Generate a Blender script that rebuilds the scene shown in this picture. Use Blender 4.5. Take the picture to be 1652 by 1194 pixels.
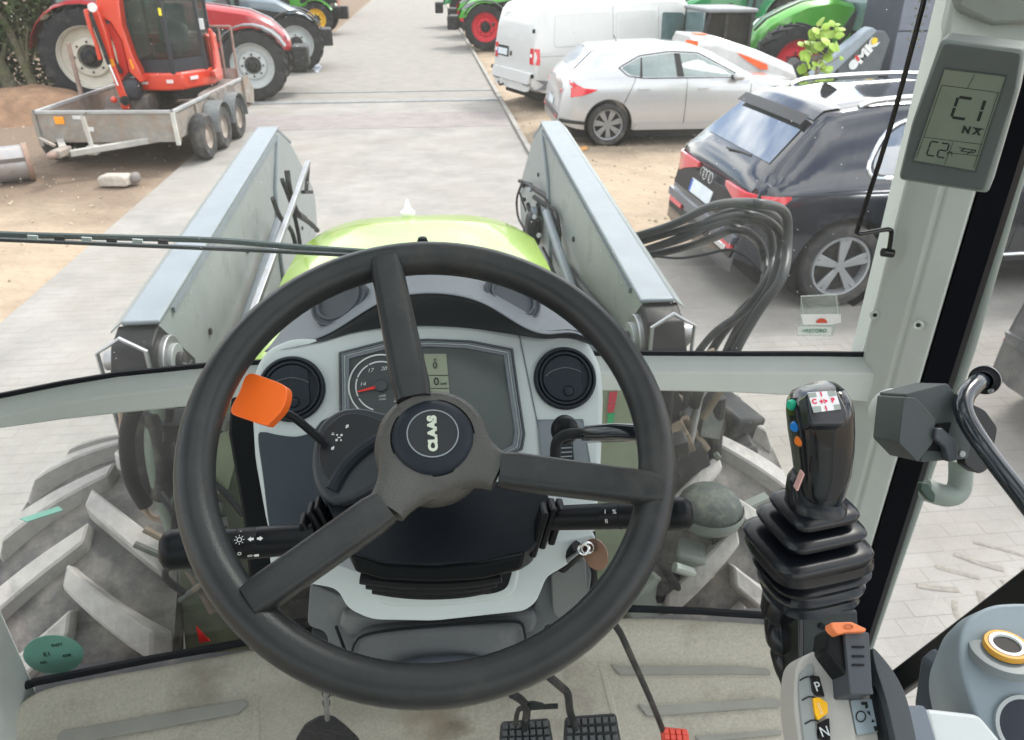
import bpy, bmesh, math, random
from mathutils import Vector, Matrix
random.seed(7)
SC = bpy.context.scene
for _o in list(bpy.data.objects):
    bpy.data.objects.remove(_o)
COL = SC.collection
R = math.radians

# ---------------------------------------------------------------- camera, sky, sun, exposure
FPX = 1224.0
PSI, PIT = R(6.1), R(28.5)
CAM = Vector((0, 0, 2.65))
_fh = Vector((math.sin(PSI), math.cos(PSI), 0))
CR = Vector((math.cos(PSI), -math.sin(PSI), 0))
CF = _fh * math.cos(PIT) + Vector((0, 0, -math.sin(PIT)))
CU = _fh * math.sin(PIT) + Vector((0, 0, math.cos(PIT)))
cd = bpy.data.cameras.new('camera')
cd.sensor_width = 36
cd.lens = FPX / 1652 * 36
cd.clip_start = 0.02
cd.clip_end = 900
cam = bpy.data.objects.new('camera', cd)
COL.objects.link(cam)
cd.dof.use_dof = True; cd.dof.focus_distance = .78; cd.dof.aperture_fstop = 15
cam.matrix_world = Matrix.Translation(CAM) @ Matrix((CR, CU, -CF)).transposed().to_4x4()
SC.camera = cam

SUN_EL, SUN_AZ = R(52), R(50)      # azimuth measured from +Y towards +X
w = bpy.data.worlds.new('World')
SC.world = w
w.use_nodes = True
wn, wl = w.node_tree.nodes, w.node_tree.links
wn.clear()
wo = wn.new('ShaderNodeOutputWorld'); bg = wn.new('ShaderNodeBackground')
sky = wn.new('ShaderNodeTexSky'); sky.sky_type = 'NISHITA'; sky.sun_disc = False
sky.sun_elevation = SUN_EL; sky.sun_rotation = SUN_AZ
sky.dust_density = 2.0
tc = wn.new('ShaderNodeTexCoord'); mp = wn.new('ShaderNodeMapping'); mp.inputs['Scale'].default_value = (1, 1, 2.6)
nz = wn.new('ShaderNodeTexNoise'); nz.inputs['Scale'].default_value = 2.6; nz.inputs['Detail'].default_value = 8; nz.inputs['Roughness'].default_value = .58
cr = wn.new('ShaderNodeValToRGB'); cr.color_ramp.elements[0].position = .40; cr.color_ramp.elements[1].position = .58
mx = wn.new('ShaderNodeMixRGB'); mx.inputs[2].default_value = (12.6, 12.35, 12.0, 1)
wl.new(tc.outputs['Generated'], mp.inputs[0]); wl.new(mp.outputs[0], nz.inputs['Vector']); wl.new(nz.outputs[0], cr.inputs[0])
wl.new(cr.outputs[0], mx.inputs[0]); wl.new(sky.outputs[0], mx.inputs[1]); wl.new(mx.outputs[0], bg.inputs[0])
bg.inputs[1].default_value = 0.13
wl.new(bg.outputs[0], wo.inputs[0])

sl = bpy.data.lights.new('sun', 'SUN'); sl.energy = 1.5; sl.angle = R(12); sl.color = (1, .96, .9)
so = bpy.data.objects.new('sun', sl); COL.objects.link(so)
sd = Vector((math.sin(SUN_AZ) * math.cos(SUN_EL), math.cos(SUN_AZ) * math.cos(SUN_EL), math.sin(SUN_EL)))
so.rotation_euler = sd.to_track_quat('Z', 'Y').to_euler()
so.location = (6, 6, 14)
SC.view_settings.view_transform = 'Standard'
SC.view_settings.look = 'None'
SC.view_settings.gamma = 1
SC.view_settings.use_curve_mapping = False
SC.view_settings.exposure = 1.1
SC.render.engine = 'CYCLES'
SC.cycles.use_denoising = True
SC.cycles.max_bounces = 8
SC.cycles.transparent_max_bounces = 16
SC.cycles.caustics_reflective = False
SC.cycles.caustics_refractive = False

# ---------------------------------------------------------------- measuring the place along sight lines
def ray(x, y):
    return CR * ((x - 826) / FPX) + CU * ((597 - y) / FPX) + CF
def PZ(x, y, z):
    r = ray(x, y); return CAM + r * ((z - CAM.z) / r.z)
def PY(x, y, v):
    r = ray(x, y); return CAM + r * (v / r.y)
def PX(x, y, v):
    r = ray(x, y); return CAM + r * (v / r.x)
def PD(x, y, d):
    return CAM + ray(x, y) * d
class Plane:
    def __init__(s, p0, n):
        s.p = Vector(p0); s.n = Vector(n).normalized()
        s.u = Vector((0, 0, 1)).cross(s.n).normalized(); s.v = s.n.cross(s.u)
    def at(s, x, y, h=0):
        r = ray(x, y); return CAM + r * ((s.p + s.n * h - CAM).dot(s.n) / r.dot(s.n))
    def loc(s, a, b, h=0):
        return s.p + s.u * a + s.v * b + s.n * h
def nrm(el, az=0):
    el, az = R(el), R(az)
    return Vector((math.sin(az) * math.cos(el), -math.cos(az) * math.cos(el), math.sin(el)))

# ---------------------------------------------------------------- materials
def srgb(h):
    c = [int(h[i:i + 2], 16) / 255 for i in (0, 2, 4)]
    return tuple((v / 12.92 if v <= .04045 else ((v + .055) / 1.055) ** 2.4) for v in c)
MATS = {}
def mat(name, col, rough=.5, metal=0, var=.12, vscale=6, bump=0, bscale=300, dirt=None, damt=0, dscale=3, spec=.36, coat=0, island=0, emit=0):
    if name in MATS: return MATS[name]
    if isinstance(col, str): col = srgb(col)
    m = bpy.data.materials.new(name); m.use_nodes = True
    n, l = m.node_tree.nodes, m.node_tree.links
    b = n['Principled BSDF']
    b.inputs['Roughness'].default_value = rough
    b.inputs['Metallic'].default_value = metal
    b.inputs['Specular IOR Level'].default_value = spec
    b.inputs['Coat Weight'].default_value = coat
    b.inputs['Coat Roughness'].default_value = .06
    t = n.new('ShaderNodeTexCoord')
    nn = n.new('ShaderNodeTexNoise'); nn.inputs['Scale'].default_value = vscale; nn.inputs['Detail'].default_value = 6; nn.inputs['Roughness'].default_value = .65
    l.new(t.outputs['Object'], nn.inputs['Vector'])
    mr = n.new('ShaderNodeMapRange'); mr.inputs[1].default_value = .3; mr.inputs[2].default_value = .7
    mr.inputs[3].default_value = 1 - var; mr.inputs[4].default_value = 1 + var
    l.new(nn.outputs[0], mr.inputs[0])
    val = mr.outputs[0]
    if island:
        g = n.new('ShaderNodeNewGeometry'); m2 = n.new('ShaderNodeMapRange')
        m2.inputs[3].default_value = 1 - island; m2.inputs[4].default_value = 1 + island
        l.new(g.outputs['Random Per Island'], m2.inputs[0])
        mm = n.new('ShaderNodeMath'); mm.operation = 'MULTIPLY'
        l.new(val, mm.inputs[0]); l.new(m2.outputs[0], mm.inputs[1]); val = mm.outputs[0]
    vm = n.new('ShaderNodeVectorMath'); vm.operation = 'SCALE'; vm.inputs[0].default_value = col
    l.new(val, vm.inputs['Scale'])
    out = vm.outputs[0]
    if dirt is not None:
        if isinstance(dirt, str): dirt = srgb(dirt)
        dn = n.new('ShaderNodeTexNoise'); dn.inputs['Scale'].default_value = dscale; dn.inputs['Detail'].default_value = 9; dn.inputs['Roughness'].default_value = .7
        l.new(t.outputs['Object'], dn.inputs['Vector'])
        dm = n.new('ShaderNodeMapRange'); dm.inputs[1].default_value = .62 - damt * .5; dm.inputs[2].default_value = .78 - damt * .3; dm.inputs[4].default_value = min(1, .35 + damt)
        l.new(dn.outputs[0], dm.inputs[0])
        x = n.new('ShaderNodeMixRGB'); x.inputs[2].default_value = (*dirt, 1)
        l.new(dm.outputs[0], x.inputs[0]); l.new(out, x.inputs[1]); out = x.outputs[0]
        rr = n.new('ShaderNodeMapRange'); rr.inputs[3].default_value = rough; rr.inputs[4].default_value = max(rough, .85)
        l.new(dm.outputs[0], rr.inputs[0]); l.new(rr.outputs[0], b.inputs['Roughness'])
    l.new(out, b.inputs['Base Color'])
    if bump:
        bn = n.new('ShaderNodeTexNoise'); bn.inputs['Scale'].default_value = bscale; bn.inputs['Detail'].default_value = 3
        l.new(t.outputs['Object'], bn.inputs['Vector'])
        bp = n.new('ShaderNodeBump'); bp.inputs['Strength'].default_value = bump; bp.inputs['Distance'].default_value = .5 / bscale
        l.new(bn.outputs[0], bp.inputs['Height']); l.new(bp.outputs[0], b.inputs['Normal'])
    if emit:
        b.inputs['Emission Color'].default_value = (*col, 1); b.inputs['Emission Strength'].default_value = emit
    MATS[name] = m
    return m
def glassmat(name, tint, dust=.06, gloss=.06, specks=0, wipe=0):
    """thin pane: tinted see-through + fresnel-like gloss + dust film and specks"""
    if name in MATS: return MATS[name]
    m = bpy.data.materials.new(name); m.use_nodes = True
    n, l = m.node_tree.nodes, m.node_tree.links
    n.clear()
    o = n.new('ShaderNodeOutputMaterial')
    tr = n.new('ShaderNodeBsdfTransparent'); tr.inputs[0].default_value = (*tint, 1)
    gl = n.new('ShaderNodeBsdfGlossy'); gl.inputs['Roughness'].default_value = .02
    df = n.new('ShaderNodeBsdfDiffuse'); df.inputs[0].default_value = (.75, .73, .69, 1)
    fr = n.new('ShaderNodeFresnel'); fr.inputs[0].default_value = 1.25
    m1 = n.new('ShaderNodeMixShader'); l.new(fr.outputs[0], m1.inputs[0]); l.new(tr.outputs[0], m1.inputs[1]); l.new(gl.outputs[0], m1.inputs[2])
    t = n.new('ShaderNodeTexCoord')
    nn = n.new('ShaderNodeTexNoise'); nn.inputs['Scale'].default_value = 2.3; nn.inputs['Detail'].default_value = 8; nn.inputs['Roughness'].default_value = .68
    l.new(t.outputs['Object'], nn.inputs['Vector'])
    mr = n.new('ShaderNodeMapRange'); mr.inputs[1].default_value = .35; mr.inputs[2].default_value = .75; mr.inputs[3].default_value = dust * .45; mr.inputs[4].default_value = dust * 2
    l.new(nn.outputs[0], mr.inputs[0]); fac = mr.outputs[0]
    if specks:
        vo = n.new('ShaderNodeTexVoronoi'); vo.inputs['Scale'].default_value = 90
        l.new(t.outputs['Object'], vo.inputs['Vector'])
        sp = n.new('ShaderNodeSeparateColor'); l.new(vo.outputs['Color'], sp.inputs[0])
        gt = n.new('ShaderNodeMath'); gt.operation = 'GREATER_THAN'; gt.inputs[1].default_value = .86; l.new(sp.outputs[0], gt.inputs[0])
        lt = n.new('ShaderNodeMapRange'); lt.inputs[1].default_value = .12; lt.inputs[2].default_value = .06; lt.inputs[3].default_value = 0; lt.inputs[4].default_value = specks
        l.new(vo.outputs['Distance'], lt.inputs[0])
        mu = n.new('ShaderNodeMath'); mu.operation = 'MULTIPLY'; l.new(gt.outputs[0], mu.inputs[0]); l.new(lt.outputs[0], mu.inputs[1])
        ad = n.new('ShaderNodeMath'); ad.operation = 'ADD'; ad.use_clamp = True; l.new(mu.outputs[0], ad.inputs[0]); l.new(fac, ad.inputs[1]); fac = ad.outputs[0]
    tl = n.new('ShaderNodeBsdfTranslucent'); tl.inputs[0].default_value = (.8, .79, .76, 1)
    ms = n.new('ShaderNodeMixShader'); ms.inputs[0].default_value = .6; l.new(df.outputs[0], ms.inputs[1]); l.new(tl.outputs[0], ms.inputs[2])
    m2 = n.new('ShaderNodeMixShader'); l.new(fac, m2.inputs[0]); l.new(m1.outputs[0], m2.inputs[1]); l.new(ms.outputs[0], m2.inputs[2])
    l.new(m2.outputs[0], o.inputs[0])
    MATS[name] = m
    return m

# ---------------------------------------------------------------- mesh builder
class MB:
    def __init__(s): s.v, s.f = [], []
    def add(s, vs, fs):
        k = len(s.v); s.v += [Vector(a) for a in vs]; s.f += [tuple(i + k for i in f) for f in fs]; return s
    def box(s, c, size, rot=None):
        c = Vector(c); x, y, z = [a / 2 for a in size]
        vs = [Vector((i * x, j * y, k * z)) for k in (-1, 1) for j in (-1, 1) for i in (-1, 1)]
        if rot is not None: vs = [rot @ a for a in vs]
        return s.add([a + c for a in vs], [(0, 2, 3, 1), (4, 5, 7, 6), (0, 1, 5, 4), (2, 6, 7, 3), (0, 4, 6, 2), (1, 3, 7, 5)])
    def beam(s, a, b, wd, ht, up=(0, 0, 1)):
        a, b = Vector(a), Vector(b); d = (b - a); L = d.length; d.normalize()
        sd_ = d.cross(Vector(up)).normalized(); u = sd_.cross(d)
        return s.box((a + b) / 2, (wd, L, ht), Matrix((sd_, d, u)).transposed())
    def prism(s, pts, vec):
        pts = [Vector(p) for p in pts]; vec = Vector(vec); n = len(pts)
        nn = Vector((0, 0, 0))
        for i in range(n): nn += (pts[i] - pts[0]).cross(pts[(i + 1) % n] - pts[0])
        if nn.dot(vec) < 0: pts = pts[::-1]
        return s.add(pts + [p + vec for p in pts], [tuple(range(n))[::-1], tuple(range(n, 2 * n))] + [(i, (i + 1) % n, (i + 1) % n + n, i + n) for i in range(n)])
    def rings(s, rs, cap=True, closed=False, loop=True):
        n = len(rs[0]); k = len(s.v); m = len(rs)
        for r in rs: s.v += [Vector(p) for p in r]
        for i in range(m if closed else m - 1):
            i2 = (i + 1) % m
            for j in range(n if loop else n - 1):
                j2 = (j + 1) % n
                s.f.append((k + i * n + j, k + i * n + j2, k + i2 * n + j2, k + i2 * n + j))
        if cap and not closed and loop:
            s.f.append(tuple(k + j for j in range(n))[::-1]); s.f.append(tuple(k + (m - 1) * n + j for j in range(n)))
        return s
    def tube(s, pts, r, seg=12, closed=False, smooth=0, cap=True, flat=1.0, up=None):
        pts = [Vector(p) for p in pts]
        if smooth: pts = catmull(pts, smooth, closed)
        n = len(pts); rr = r if isinstance(r, (list, tuple)) else None
        tang = []
        for i in range(n):
            a = pts[(i - 1) % n] if closed or i > 0 else pts[0]
            b = pts[(i + 1) % n] if closed or i < n - 1 else pts[-1]
            tang.append((b - a).normalized())
        ref = Vector(up) if up else Vector((0, 0, 1))
        if abs(tang[0].dot(ref)) > .95: ref = Vector((1, 0, 0))
        u = tang[0].cross(ref).normalized(); rs = []
        for i in range(n):
            t = tang[i]; u = (u - t * u.dot(t)).normalized(); v = t.cross(u)
            if rr:
                q = i / (n - 1) * (len(rr) - 1); a = int(q); a = min(a, len(rr) - 2); rad = rr[a] + (rr[a + 1] - rr[a]) * (q - a)
            else: rad = r
            rs.append([pts[i] + u * math.cos(2 * math.pi * j / seg) * rad + v * math.sin(2 * math.pi * j / seg) * rad * flat for j in range(seg)])
        return s.rings(rs, cap, closed)
    def lathe(s, prof, c, axis, seg=32, a0=0, a1=2 * math.pi, cap=False):
        """prof: (radius, height along axis)"""
        c = Vector(c); ax = Vector(axis).normalized()
        ref = Vector((0, 0, 1)) if abs(ax.z) < .9 else Vector((1, 0, 0))
        u = ref.cross(ax).normalized(); v = ax.cross(u)
        full = abs(a1 - a0 - 2 * math.pi) < 1e-6
        n = seg if full else seg + 1; rs = []
        for j in range(n):
            a = a0 + (a1 - a0) * j / seg
            rs.append([c + (u * math.cos(a) + v * math.sin(a)) * r_ + ax * h for r_, h in prof])
        k = len(s.v); m = len(prof)
        for r_ in rs: s.v += r_
        for j in range(seg):
            j2 = (j + 1) % n
            for i in range(m - 1):
                s.f.append((k + j * m + i, k + j2 * m + i, k + j2 * m + i + 1, k + j * m + i + 1))
        return s
    def disc(s, c, axis, r, th, seg=32):
        return s.lathe([(0, 0), (r, 0), (r, th), (0, th)], c, axis, seg)
    def ell(s, c, rad, rot=None, seg=20, rg=12, e=1.0):
        c = Vector(c); rs = []
        def pw(x): return math.copysign(abs(x) ** e, x)
        for i in range(rg + 1):
            th = math.pi * (i / rg - .5); row = []
            for j in range(seg):
                ph = 2 * math.pi * j / seg
                p = Vector((rad[0] * pw(math.cos(th)) * pw(math.cos(ph)), rad[1] * pw(math.cos(th)) * pw(math.sin(ph)), rad[2] * pw(math.sin(th))))
                if rot is not None: p = rot @ p
                row.append(c + p)
            rs.append(row)
        return s.rings(rs, False)
    def xf(s, M):
        s.v = [M @ p for p in s.v]; return s

def catmull(p, k, closed=False):
    n = len(p); out = []
    for i in range(n if closed else n - 1):
        P = [p[(i + q) % n] if closed else p[min(max(i + q, 0), n - 1)] for q in (-1, 0, 1, 2)]
        for j in range(k):
            t = j / k
            out.append(.5 * ((2 * P[1]) + (P[2] - P[0]) * t + (2 * P[0] - 5 * P[1] + 4 * P[2] - P[3]) * t * t + (3 * P[1] - P[0] - 3 * P[2] + P[3]) * t ** 3))
    if not closed: out.append(p[-1].copy())
    return out

def root_of(o):
    while o.parent: o = o.parent
    return o
def obj(name, mb, m, parent=None, world=True, smooth=True, bevel=0, bseg=2, ang=35, sub=0, solid=0, fix=True):
    vs = mb.v
    if parent is not None and world:
        r = root_of(parent); M = (Matrix.Translation(r.location) @ r.rotation_euler.to_matrix().to_4x4()).inverted()
        vs = [M @ v for v in vs]
    elif parent is None and world:
        c = Vector((sum(v.x for v in vs) / len(vs), sum(v.y for v in vs) / len(vs), min(v.z for v in vs)))
        vs = [v - c for v in vs]
    me = bpy.data.meshes.new(name)
    me.from_pydata([tuple(v) for v in vs], [], mb.f)
    if fix:
        bm = bmesh.new(); bm.from_mesh(me)
        bmesh.ops.remove_doubles(bm, verts=bm.verts, dist=1e-5)
        bmesh.ops.recalc_face_normals(bm, faces=bm.faces)
        bm.to_mesh(me); bm.free()
    me.validate()
    me.materials.append(m)
    if smooth:
        me.shade_smooth()
        if not sub: me.set_sharp_from_angle(angle=R(ang))
    o = bpy.data.objects.new(name, me)
    COL.objects.link(o)
    if parent is not None: o.parent = parent
    elif world: o.location = c
    if solid:
        q = o.modifiers.new('solid', 'SOLIDIFY'); q.thickness = solid; q.offset = -1
    if bevel:
        q = o.modifiers.new('bevel', 'BEVEL'); q.width = bevel; q.segments = bseg; q.limit_method = 'ANGLE'; q.angle_limit = R(30); q.harden_normals = False
    if sub:
        q = o.modifiers.new('sub', 'SUBSURF'); q.levels = sub; q.render_levels = sub
    return o
def thing(name, label, cat, loc=(0, 0, 0), rotz=0, group=None):
    o = bpy.data.objects.new(name, None); COL.objects.link(o)
    o.empty_display_size = .1
    o.location = Vector(loc); o.rotation_euler = (0, 0, rotz)
    o['label'] = label; o['category'] = cat
    if group: o['group'] = group
    return o
def tag(o, label, cat, group=None):
    o['label'] = label; o['category'] = cat
    if group: o['group'] = group
    return o
def struct(name, mb, m, **k):
    o = obj(name, mb, m, None, **k); o['kind'] = 'structure'; return o
def dup(src, loc=None, rotz=None, label=None, group=None):
    def cp(o, par):
        c = o.copy(); COL.objects.link(c); c.parent = par
        for ch in list(o.children): cp(ch, c)
        return c
    c = cp(src, None)
    if loc is not None: c.location = loc
    if rotz is not None: c.rotation_euler = (0, 0, rotz)
    if label: c['label'] = label
    if group: c['group'] = group
    return c
def share(name, src, parent):
    """another piece using the same mesh data"""
    o = bpy.data.objects.new(name, src.data); COL.objects.link(o); o.parent = parent
    for q in src.modifiers:
        z = o.modifiers.new(q.name, q.type)
        if q.type == 'BEVEL': z.width = q.width; z.segments = q.segments; z.limit_method = 'ANGLE'
    return o
def text(name, s, p, u, v, size, m, parent, align='CENTER', th=.0004, bold=0, shear=0, sx=1):
    """flat lettering: p centre, u reading direction, v up direction, size cap height"""
    cu = bpy.data.curves.new(name, 'FONT'); cu.body = s; cu.size = size * 1.38; cu.align_x = align; cu.align_y = 'CENTER'
    cu.extrude = th; cu.offset = bold; cu.shear = shear
    tmp = bpy.data.objects.new('tmp', cu); COL.objects.link(tmp)
    dg = bpy.context.evaluated_depsgraph_get()
    me = bpy.data.meshes.new_from_object(tmp.evaluated_get(dg))
    bpy.data.objects.remove(tmp)
    u = Vector(u).normalized(); v = Vector(v).normalized(); n = u.cross(v).normalized(); v = n.cross(u)
    M = Matrix.Translation(Vector(p)) @ Matrix((u * sx, v, n)).transposed().to_4x4()
    r = root_of(parent); Mi = (Matrix.Translation(r.location) @ r.rotation_euler.to_matrix().to_4x4()).inverted()
    me.transform(Mi @ M)
    me.materials.clear(); me.materials.append(m)
    me.name = name
    o = bpy.data.objects.new(name, me); COL.objects.link(o); o.parent = parent
    return o
def loft_px(st, n=24, e=1.0, axis=None, side=None):
    """stations (px, py, depth, half width px, depth ratio) -> rounded rings round a centre line"""
    cs = [PD(a[0], a[1], a[2]) for a in st]; rs = []
    for i, a in enumerate(st):
        if axis is not None: t = Vector(axis).normalized()
        else:
            t = (cs[min(i + 1, len(cs) - 1)] - cs[max(i - 1, 0)]).normalized()
        sx = (Vector(side) if side else CR); sx = (sx - t * sx.dot(t)).normalized(); sy = t.cross(sx)
        w_ = a[3] * a[2] / FPX; h_ = w_ * a[4]; ee = a[5] if len(a) > 5 else e
        def pw(x): return math.copysign(abs(x) ** ee, x)
        rs.append([cs[i] + sx * pw(math.cos(2 * math.pi * j / n)) * w_ + sy * pw(math.sin(2 * math.pi * j / n)) * h_ for j in range(n)])
    return MB().rings(rs)
def slab(pl, pts, th, h=0):
    """polygon seen at pixels pts on a plane, with thickness th behind it"""
    return MB().prism([pl.at(x, y, h) for x, y in pts], -pl.n * th)
def arcpts(pts, k=6, closed=True):
    q = [Vector((a, b, 0)) for a, b in pts]
    return [(p.x, p.y) for p in catmull(q, k, closed)]
def rnd(pts, r, k=4):
    """round the corners of a 2D polygon by radius r"""
    out = []; n = len(pts)
    for i in range(n):
        p = Vector(pts[i]).to_2d(); a = Vector(pts[i - 1]).to_2d(); b = Vector(pts[(i + 1) % n]).to_2d()
        ra = min(r, (a - p).length * .45, (b - p).length * .45)
        s_ = p + (a - p).normalized() * ra; e_ = p + (b - p).normalized() * ra
        for j in range(k + 1):
            t = j / k; q = s_ * (1 - t) ** 2 + p * 2 * t * (1 - t) + e_ * t * t
            out.append((q.x, q.y))
    return out

# ---------------------------------------------------------------- material library
M_BLACK = mat('black_plastic', (.007, .008, .010), .38, bump=.12, bscale=900, var=.1, spec=.18)
M_BLACKS = mat('black_soft', (.008, .013, .015), .55, bump=.15, bscale=900, spec=.18)
M_GLOSSB = mat('black_gloss', (.006, .006, .008), .14)
M_RUB = mat('rubber_black', (.008, .009, .012), .6, var=.2, spec=.18)
M_WHEEL = mat('wheel_rubber', (.022, .023, .024), .34, bump=.4, bscale=850, var=.3, vscale=11, spec=.32, dirt=(.085, .076, .066), damt=.16, dscale=7)
M_HUB = mat('hub_plastic', (.068, .065, .061), .46, bump=.8, bscale=480, var=.15, dirt=(.13, .12, .105), damt=.12, dscale=10)
M_HUBCAP = mat('hub_cap', (.016, .02, .028), .42, bump=.5, bscale=700, spec=.18)
M_DASH = mat('dash_light', (.51, .555, .555), .5, bump=.15, bscale=900, var=.04)
M_DASHD = mat('dash_dark', (.05, .062, .075), .5, bump=.25, bscale=900, var=.08, spec=.18)
M_COWL = mat('cowl_grey', (.155, .175, .195), .55, bump=.3, bscale=900, var=.06)
M_COL = mat('column_grey', (.11, .115, .12), .55, bump=.4, bscale=800, var=.12, dirt=(.25, .23, .2), damt=.12, dscale=9)
M_PILLAR = mat('pillar_plastic', (.54, .575, .555), .5, bump=.25, bscale=700, var=.04)
M_PAINTG = mat('frame_grey', (.20, .235, .22), .42, var=.05, dirt=(.3, .29, .26), damt=.08)
M_VENT = mat('vent_plastic', (.022, .027, .036), .42, bump=.15, bscale=900, spec=.18)
M_CHROME = mat('chrome', (.75, .76, .78), .22, 1, var=.05)
M_STEEL = mat('worn_steel', (.34, .35, .36), .42, .8, var=.2, dirt=(.2, .12, .08), damt=.15, dscale=8)
M_WHITE = mat('white_print', (.8, .8, .8), .5, var=.02)
M_LOADER = mat('loader_grey', (.25, .28, .28), .36, var=.10, dirt=(.13, .12, .105), damt=.16, dscale=6)
M_DARKM = mat('dark_metal', (.028, .03, .032), .5, .2, var=.25, dirt=(.16, .14, .12), damt=.2, dscale=12, spec=.18)
M_TYRE = mat('tyre_dusty', (.085, .083, .083), .85, var=.2, vscale=14, bump=.35, bscale=120, dirt=(.30, .275, .25), damt=.38, dscale=5)
M_LUG = mat('tyre_lug_dusty', (.36, .345, .33), .9, var=.16, vscale=18, bump=.3, bscale=160, dirt=(.10, .10, .10), damt=.12, dscale=14)
M_TYREB = mat('tyre_black', (.018, .019, .022), .75, var=.3, vscale=6, dirt=(.12, .11, .10), damt=.15)
M_CARTYRE = mat('car_tyre', (.03, .031, .033), .8, var=.2, vscale=8, dirt=(.2, .18, .16), damt=.3)
M_LIME = mat('lime_paint', (.215, .345, .006), .28, var=.05, coat=.6)
M_RED = mat('tail_lamp_red', (.62, .015, .03), .12, var=.15, vscale=20, coat=1)
M_AMB = mat('amber_lens', (.85, .32, .02), .2, coat=.5)
M_GLS = mat('tinted_car_glass', (.02, .028, .035), .08, spec=.3)
M_LCDT = mat('lcd_segment', (.012, .016, .014), .6, var=.02)
# ================================================================ THE YARD
def ground_mats():
    sand = mat('yard_sand', (.325, .255, .185), .95, var=.3, vscale=.55, bump=.8, bscale=9, dirt=(.38, .305, .225), damt=.35, dscale=1.1)
    n, l = sand.node_tree.nodes, sand.node_tree.links
    b = n['Principled BSDF']; src = b.inputs['Base Color'].links[0].from_socket
    g = n.new('ShaderNodeNewGeometry'); sp = n.new('ShaderNodeSeparateXYZ'); l.new(g.outputs['Position'], sp.inputs[0])
    nn = n.new('ShaderNodeTexNoise'); nn.inputs['Scale'].default_value = .8; nn.inputs['Detail'].default_value = 8; l.new(g.outputs['Position'], nn.inputs['Vector'])
    def M(op, a, b2, cl=False):
        q = n.new('ShaderNodeMath'); q.operation = op; q.use_clamp = cl
        for i, v in enumerate((a, b2)):
            if isinstance(v, (int, float)): q.inputs[i].default_value = v
            else: l.new(v, q.inputs[i])
        return q.outputs[0]
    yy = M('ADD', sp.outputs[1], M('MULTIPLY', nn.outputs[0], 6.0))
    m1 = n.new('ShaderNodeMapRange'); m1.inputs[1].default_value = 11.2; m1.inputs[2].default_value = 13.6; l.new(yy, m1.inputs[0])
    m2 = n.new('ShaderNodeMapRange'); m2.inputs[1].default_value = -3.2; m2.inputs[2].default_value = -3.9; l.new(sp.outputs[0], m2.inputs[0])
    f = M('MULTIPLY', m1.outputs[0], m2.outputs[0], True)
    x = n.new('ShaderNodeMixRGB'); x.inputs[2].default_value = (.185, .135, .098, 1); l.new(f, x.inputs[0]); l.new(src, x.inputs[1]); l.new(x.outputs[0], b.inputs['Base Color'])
    return sand
M_SAND = ground_mats()
def grid(x0, x1, y0, y1, nx, ny, zf):
    m = MB(); vs = [(x0 + (x1 - x0) * i / nx, y0 + (y1 - y0) * j / ny, 0) for j in range(ny + 1) for i in range(nx + 1)]
    vs = [Vector((a, b, zf(a, b))) for a, b, _ in vs]
    return m.add(vs, [(j * (nx + 1) + i, j * (nx + 1) + i + 1, (j + 1) * (nx + 1) + i + 1, (j + 1) * (nx + 1) + i) for j in range(ny) for i in range(nx)])
from mathutils import noise as mnoise
def gz(x, y):
    q = -.062
    if -3.62 < x < 1.52 or (y < 7.0 and x > -3.62): return q
    f = min(1, max(0, min(max(x - 1.52, -3.62 - x), 1)) / .5)
    return q + f * (.05 + .035 * mnoise.noise(Vector((x * .6, y * .6, 0))) + .02 * mnoise.noise(Vector((x * 2.3, y * 2.3, 3))))
struct('ground', grid(-40, 60, -30, 110, 400, 420, gz), M_SAND, fix=False, ang=80)
far = MB().box((0, 100, -.30), (900, 900, .1)); struct('far_ground', far, mat('far_ground_dirt', (.33, .28, .2), .95, var=.2, vscale=.1), smooth=False)
# paved yard lane: bedding slab, pavers as real blocks, a drain channel and a pinkish course across
M_BED = mat('paving_bed', (.245, .232, .213), .95, var=.12, vscale=3)
M_PAVE = mat('concrete_paver', (.275, .264, .247), .9, var=.2, vscale=1.3, bump=.4, bscale=60, island=.025, dirt=(.25, .225, .195), damt=.3, dscale=.7)
M_PAVEP = mat('pink_paver', (.26, .236, .228), .9, var=.1, vscale=2, bump=.4, bscale=60, island=.07)
struct('road', MB().prism([(-3.6, -8, -.07), (6.5, -8, -.07), (6.5, 7.0, -.07), (1.5, 7.4, -.07), (1.5, 100, -.07), (-3.6, 100, -.07)], (0, 0, .0692)), M_BED, smooth=False)
def paver_rows(x0, x1, y0, y1, mb, pitch=(.2, .1)):
    pw_, ph_ = pitch; ny = int((y1 - y0) / ph_)
    for j in range(ny):
        y = y0 + j * ph_; off = (j % 2) * pw_ / 2
        nx = int((x1 - x0) / pw_) + 1
        for i in range(nx):
            a = x0 + i * pw_ - off; b = min(a + pw_, x1); a = max(a, x0)
            if b - a < .03: continue
            g = .0004; e = .0014; z = random.uniform(-.0006, .0006)
            a_, b_, c_, d_ = a + g, b - g, y + g, y + ph_ - g
            mb.add([(a_, c_, -.004), (b_, c_, -.004), (b_, d_, -.004), (a_, d_, -.004),
                    (a_ + e, c_ + e, z), (b_ - e, c_ + e, z), (b_ - e, d_ - e, z), (a_ + e, d_ - e, z)],
                   [(4, 5, 6, 7), (0, 1, 5, 4), (1, 2, 6, 5), (2, 3, 7, 6), (3, 0, 4, 7)])
pv = MB(); paver_rows(-3.6, 1.5, 6.8, 16.9, pv); paver_rows(-3.6, 6.5, .6, 6.8, pv)
o = obj('paver', pv, M_PAVE, None, smooth=False, fix=False); o['kind'] = 'stuff'; o['label'] = 'small grey concrete paving blocks laid in rows on the yard lane'
pv = MB(); paver_rows(-3.6, 1.5, 14.0, 15.6, pv)
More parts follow.
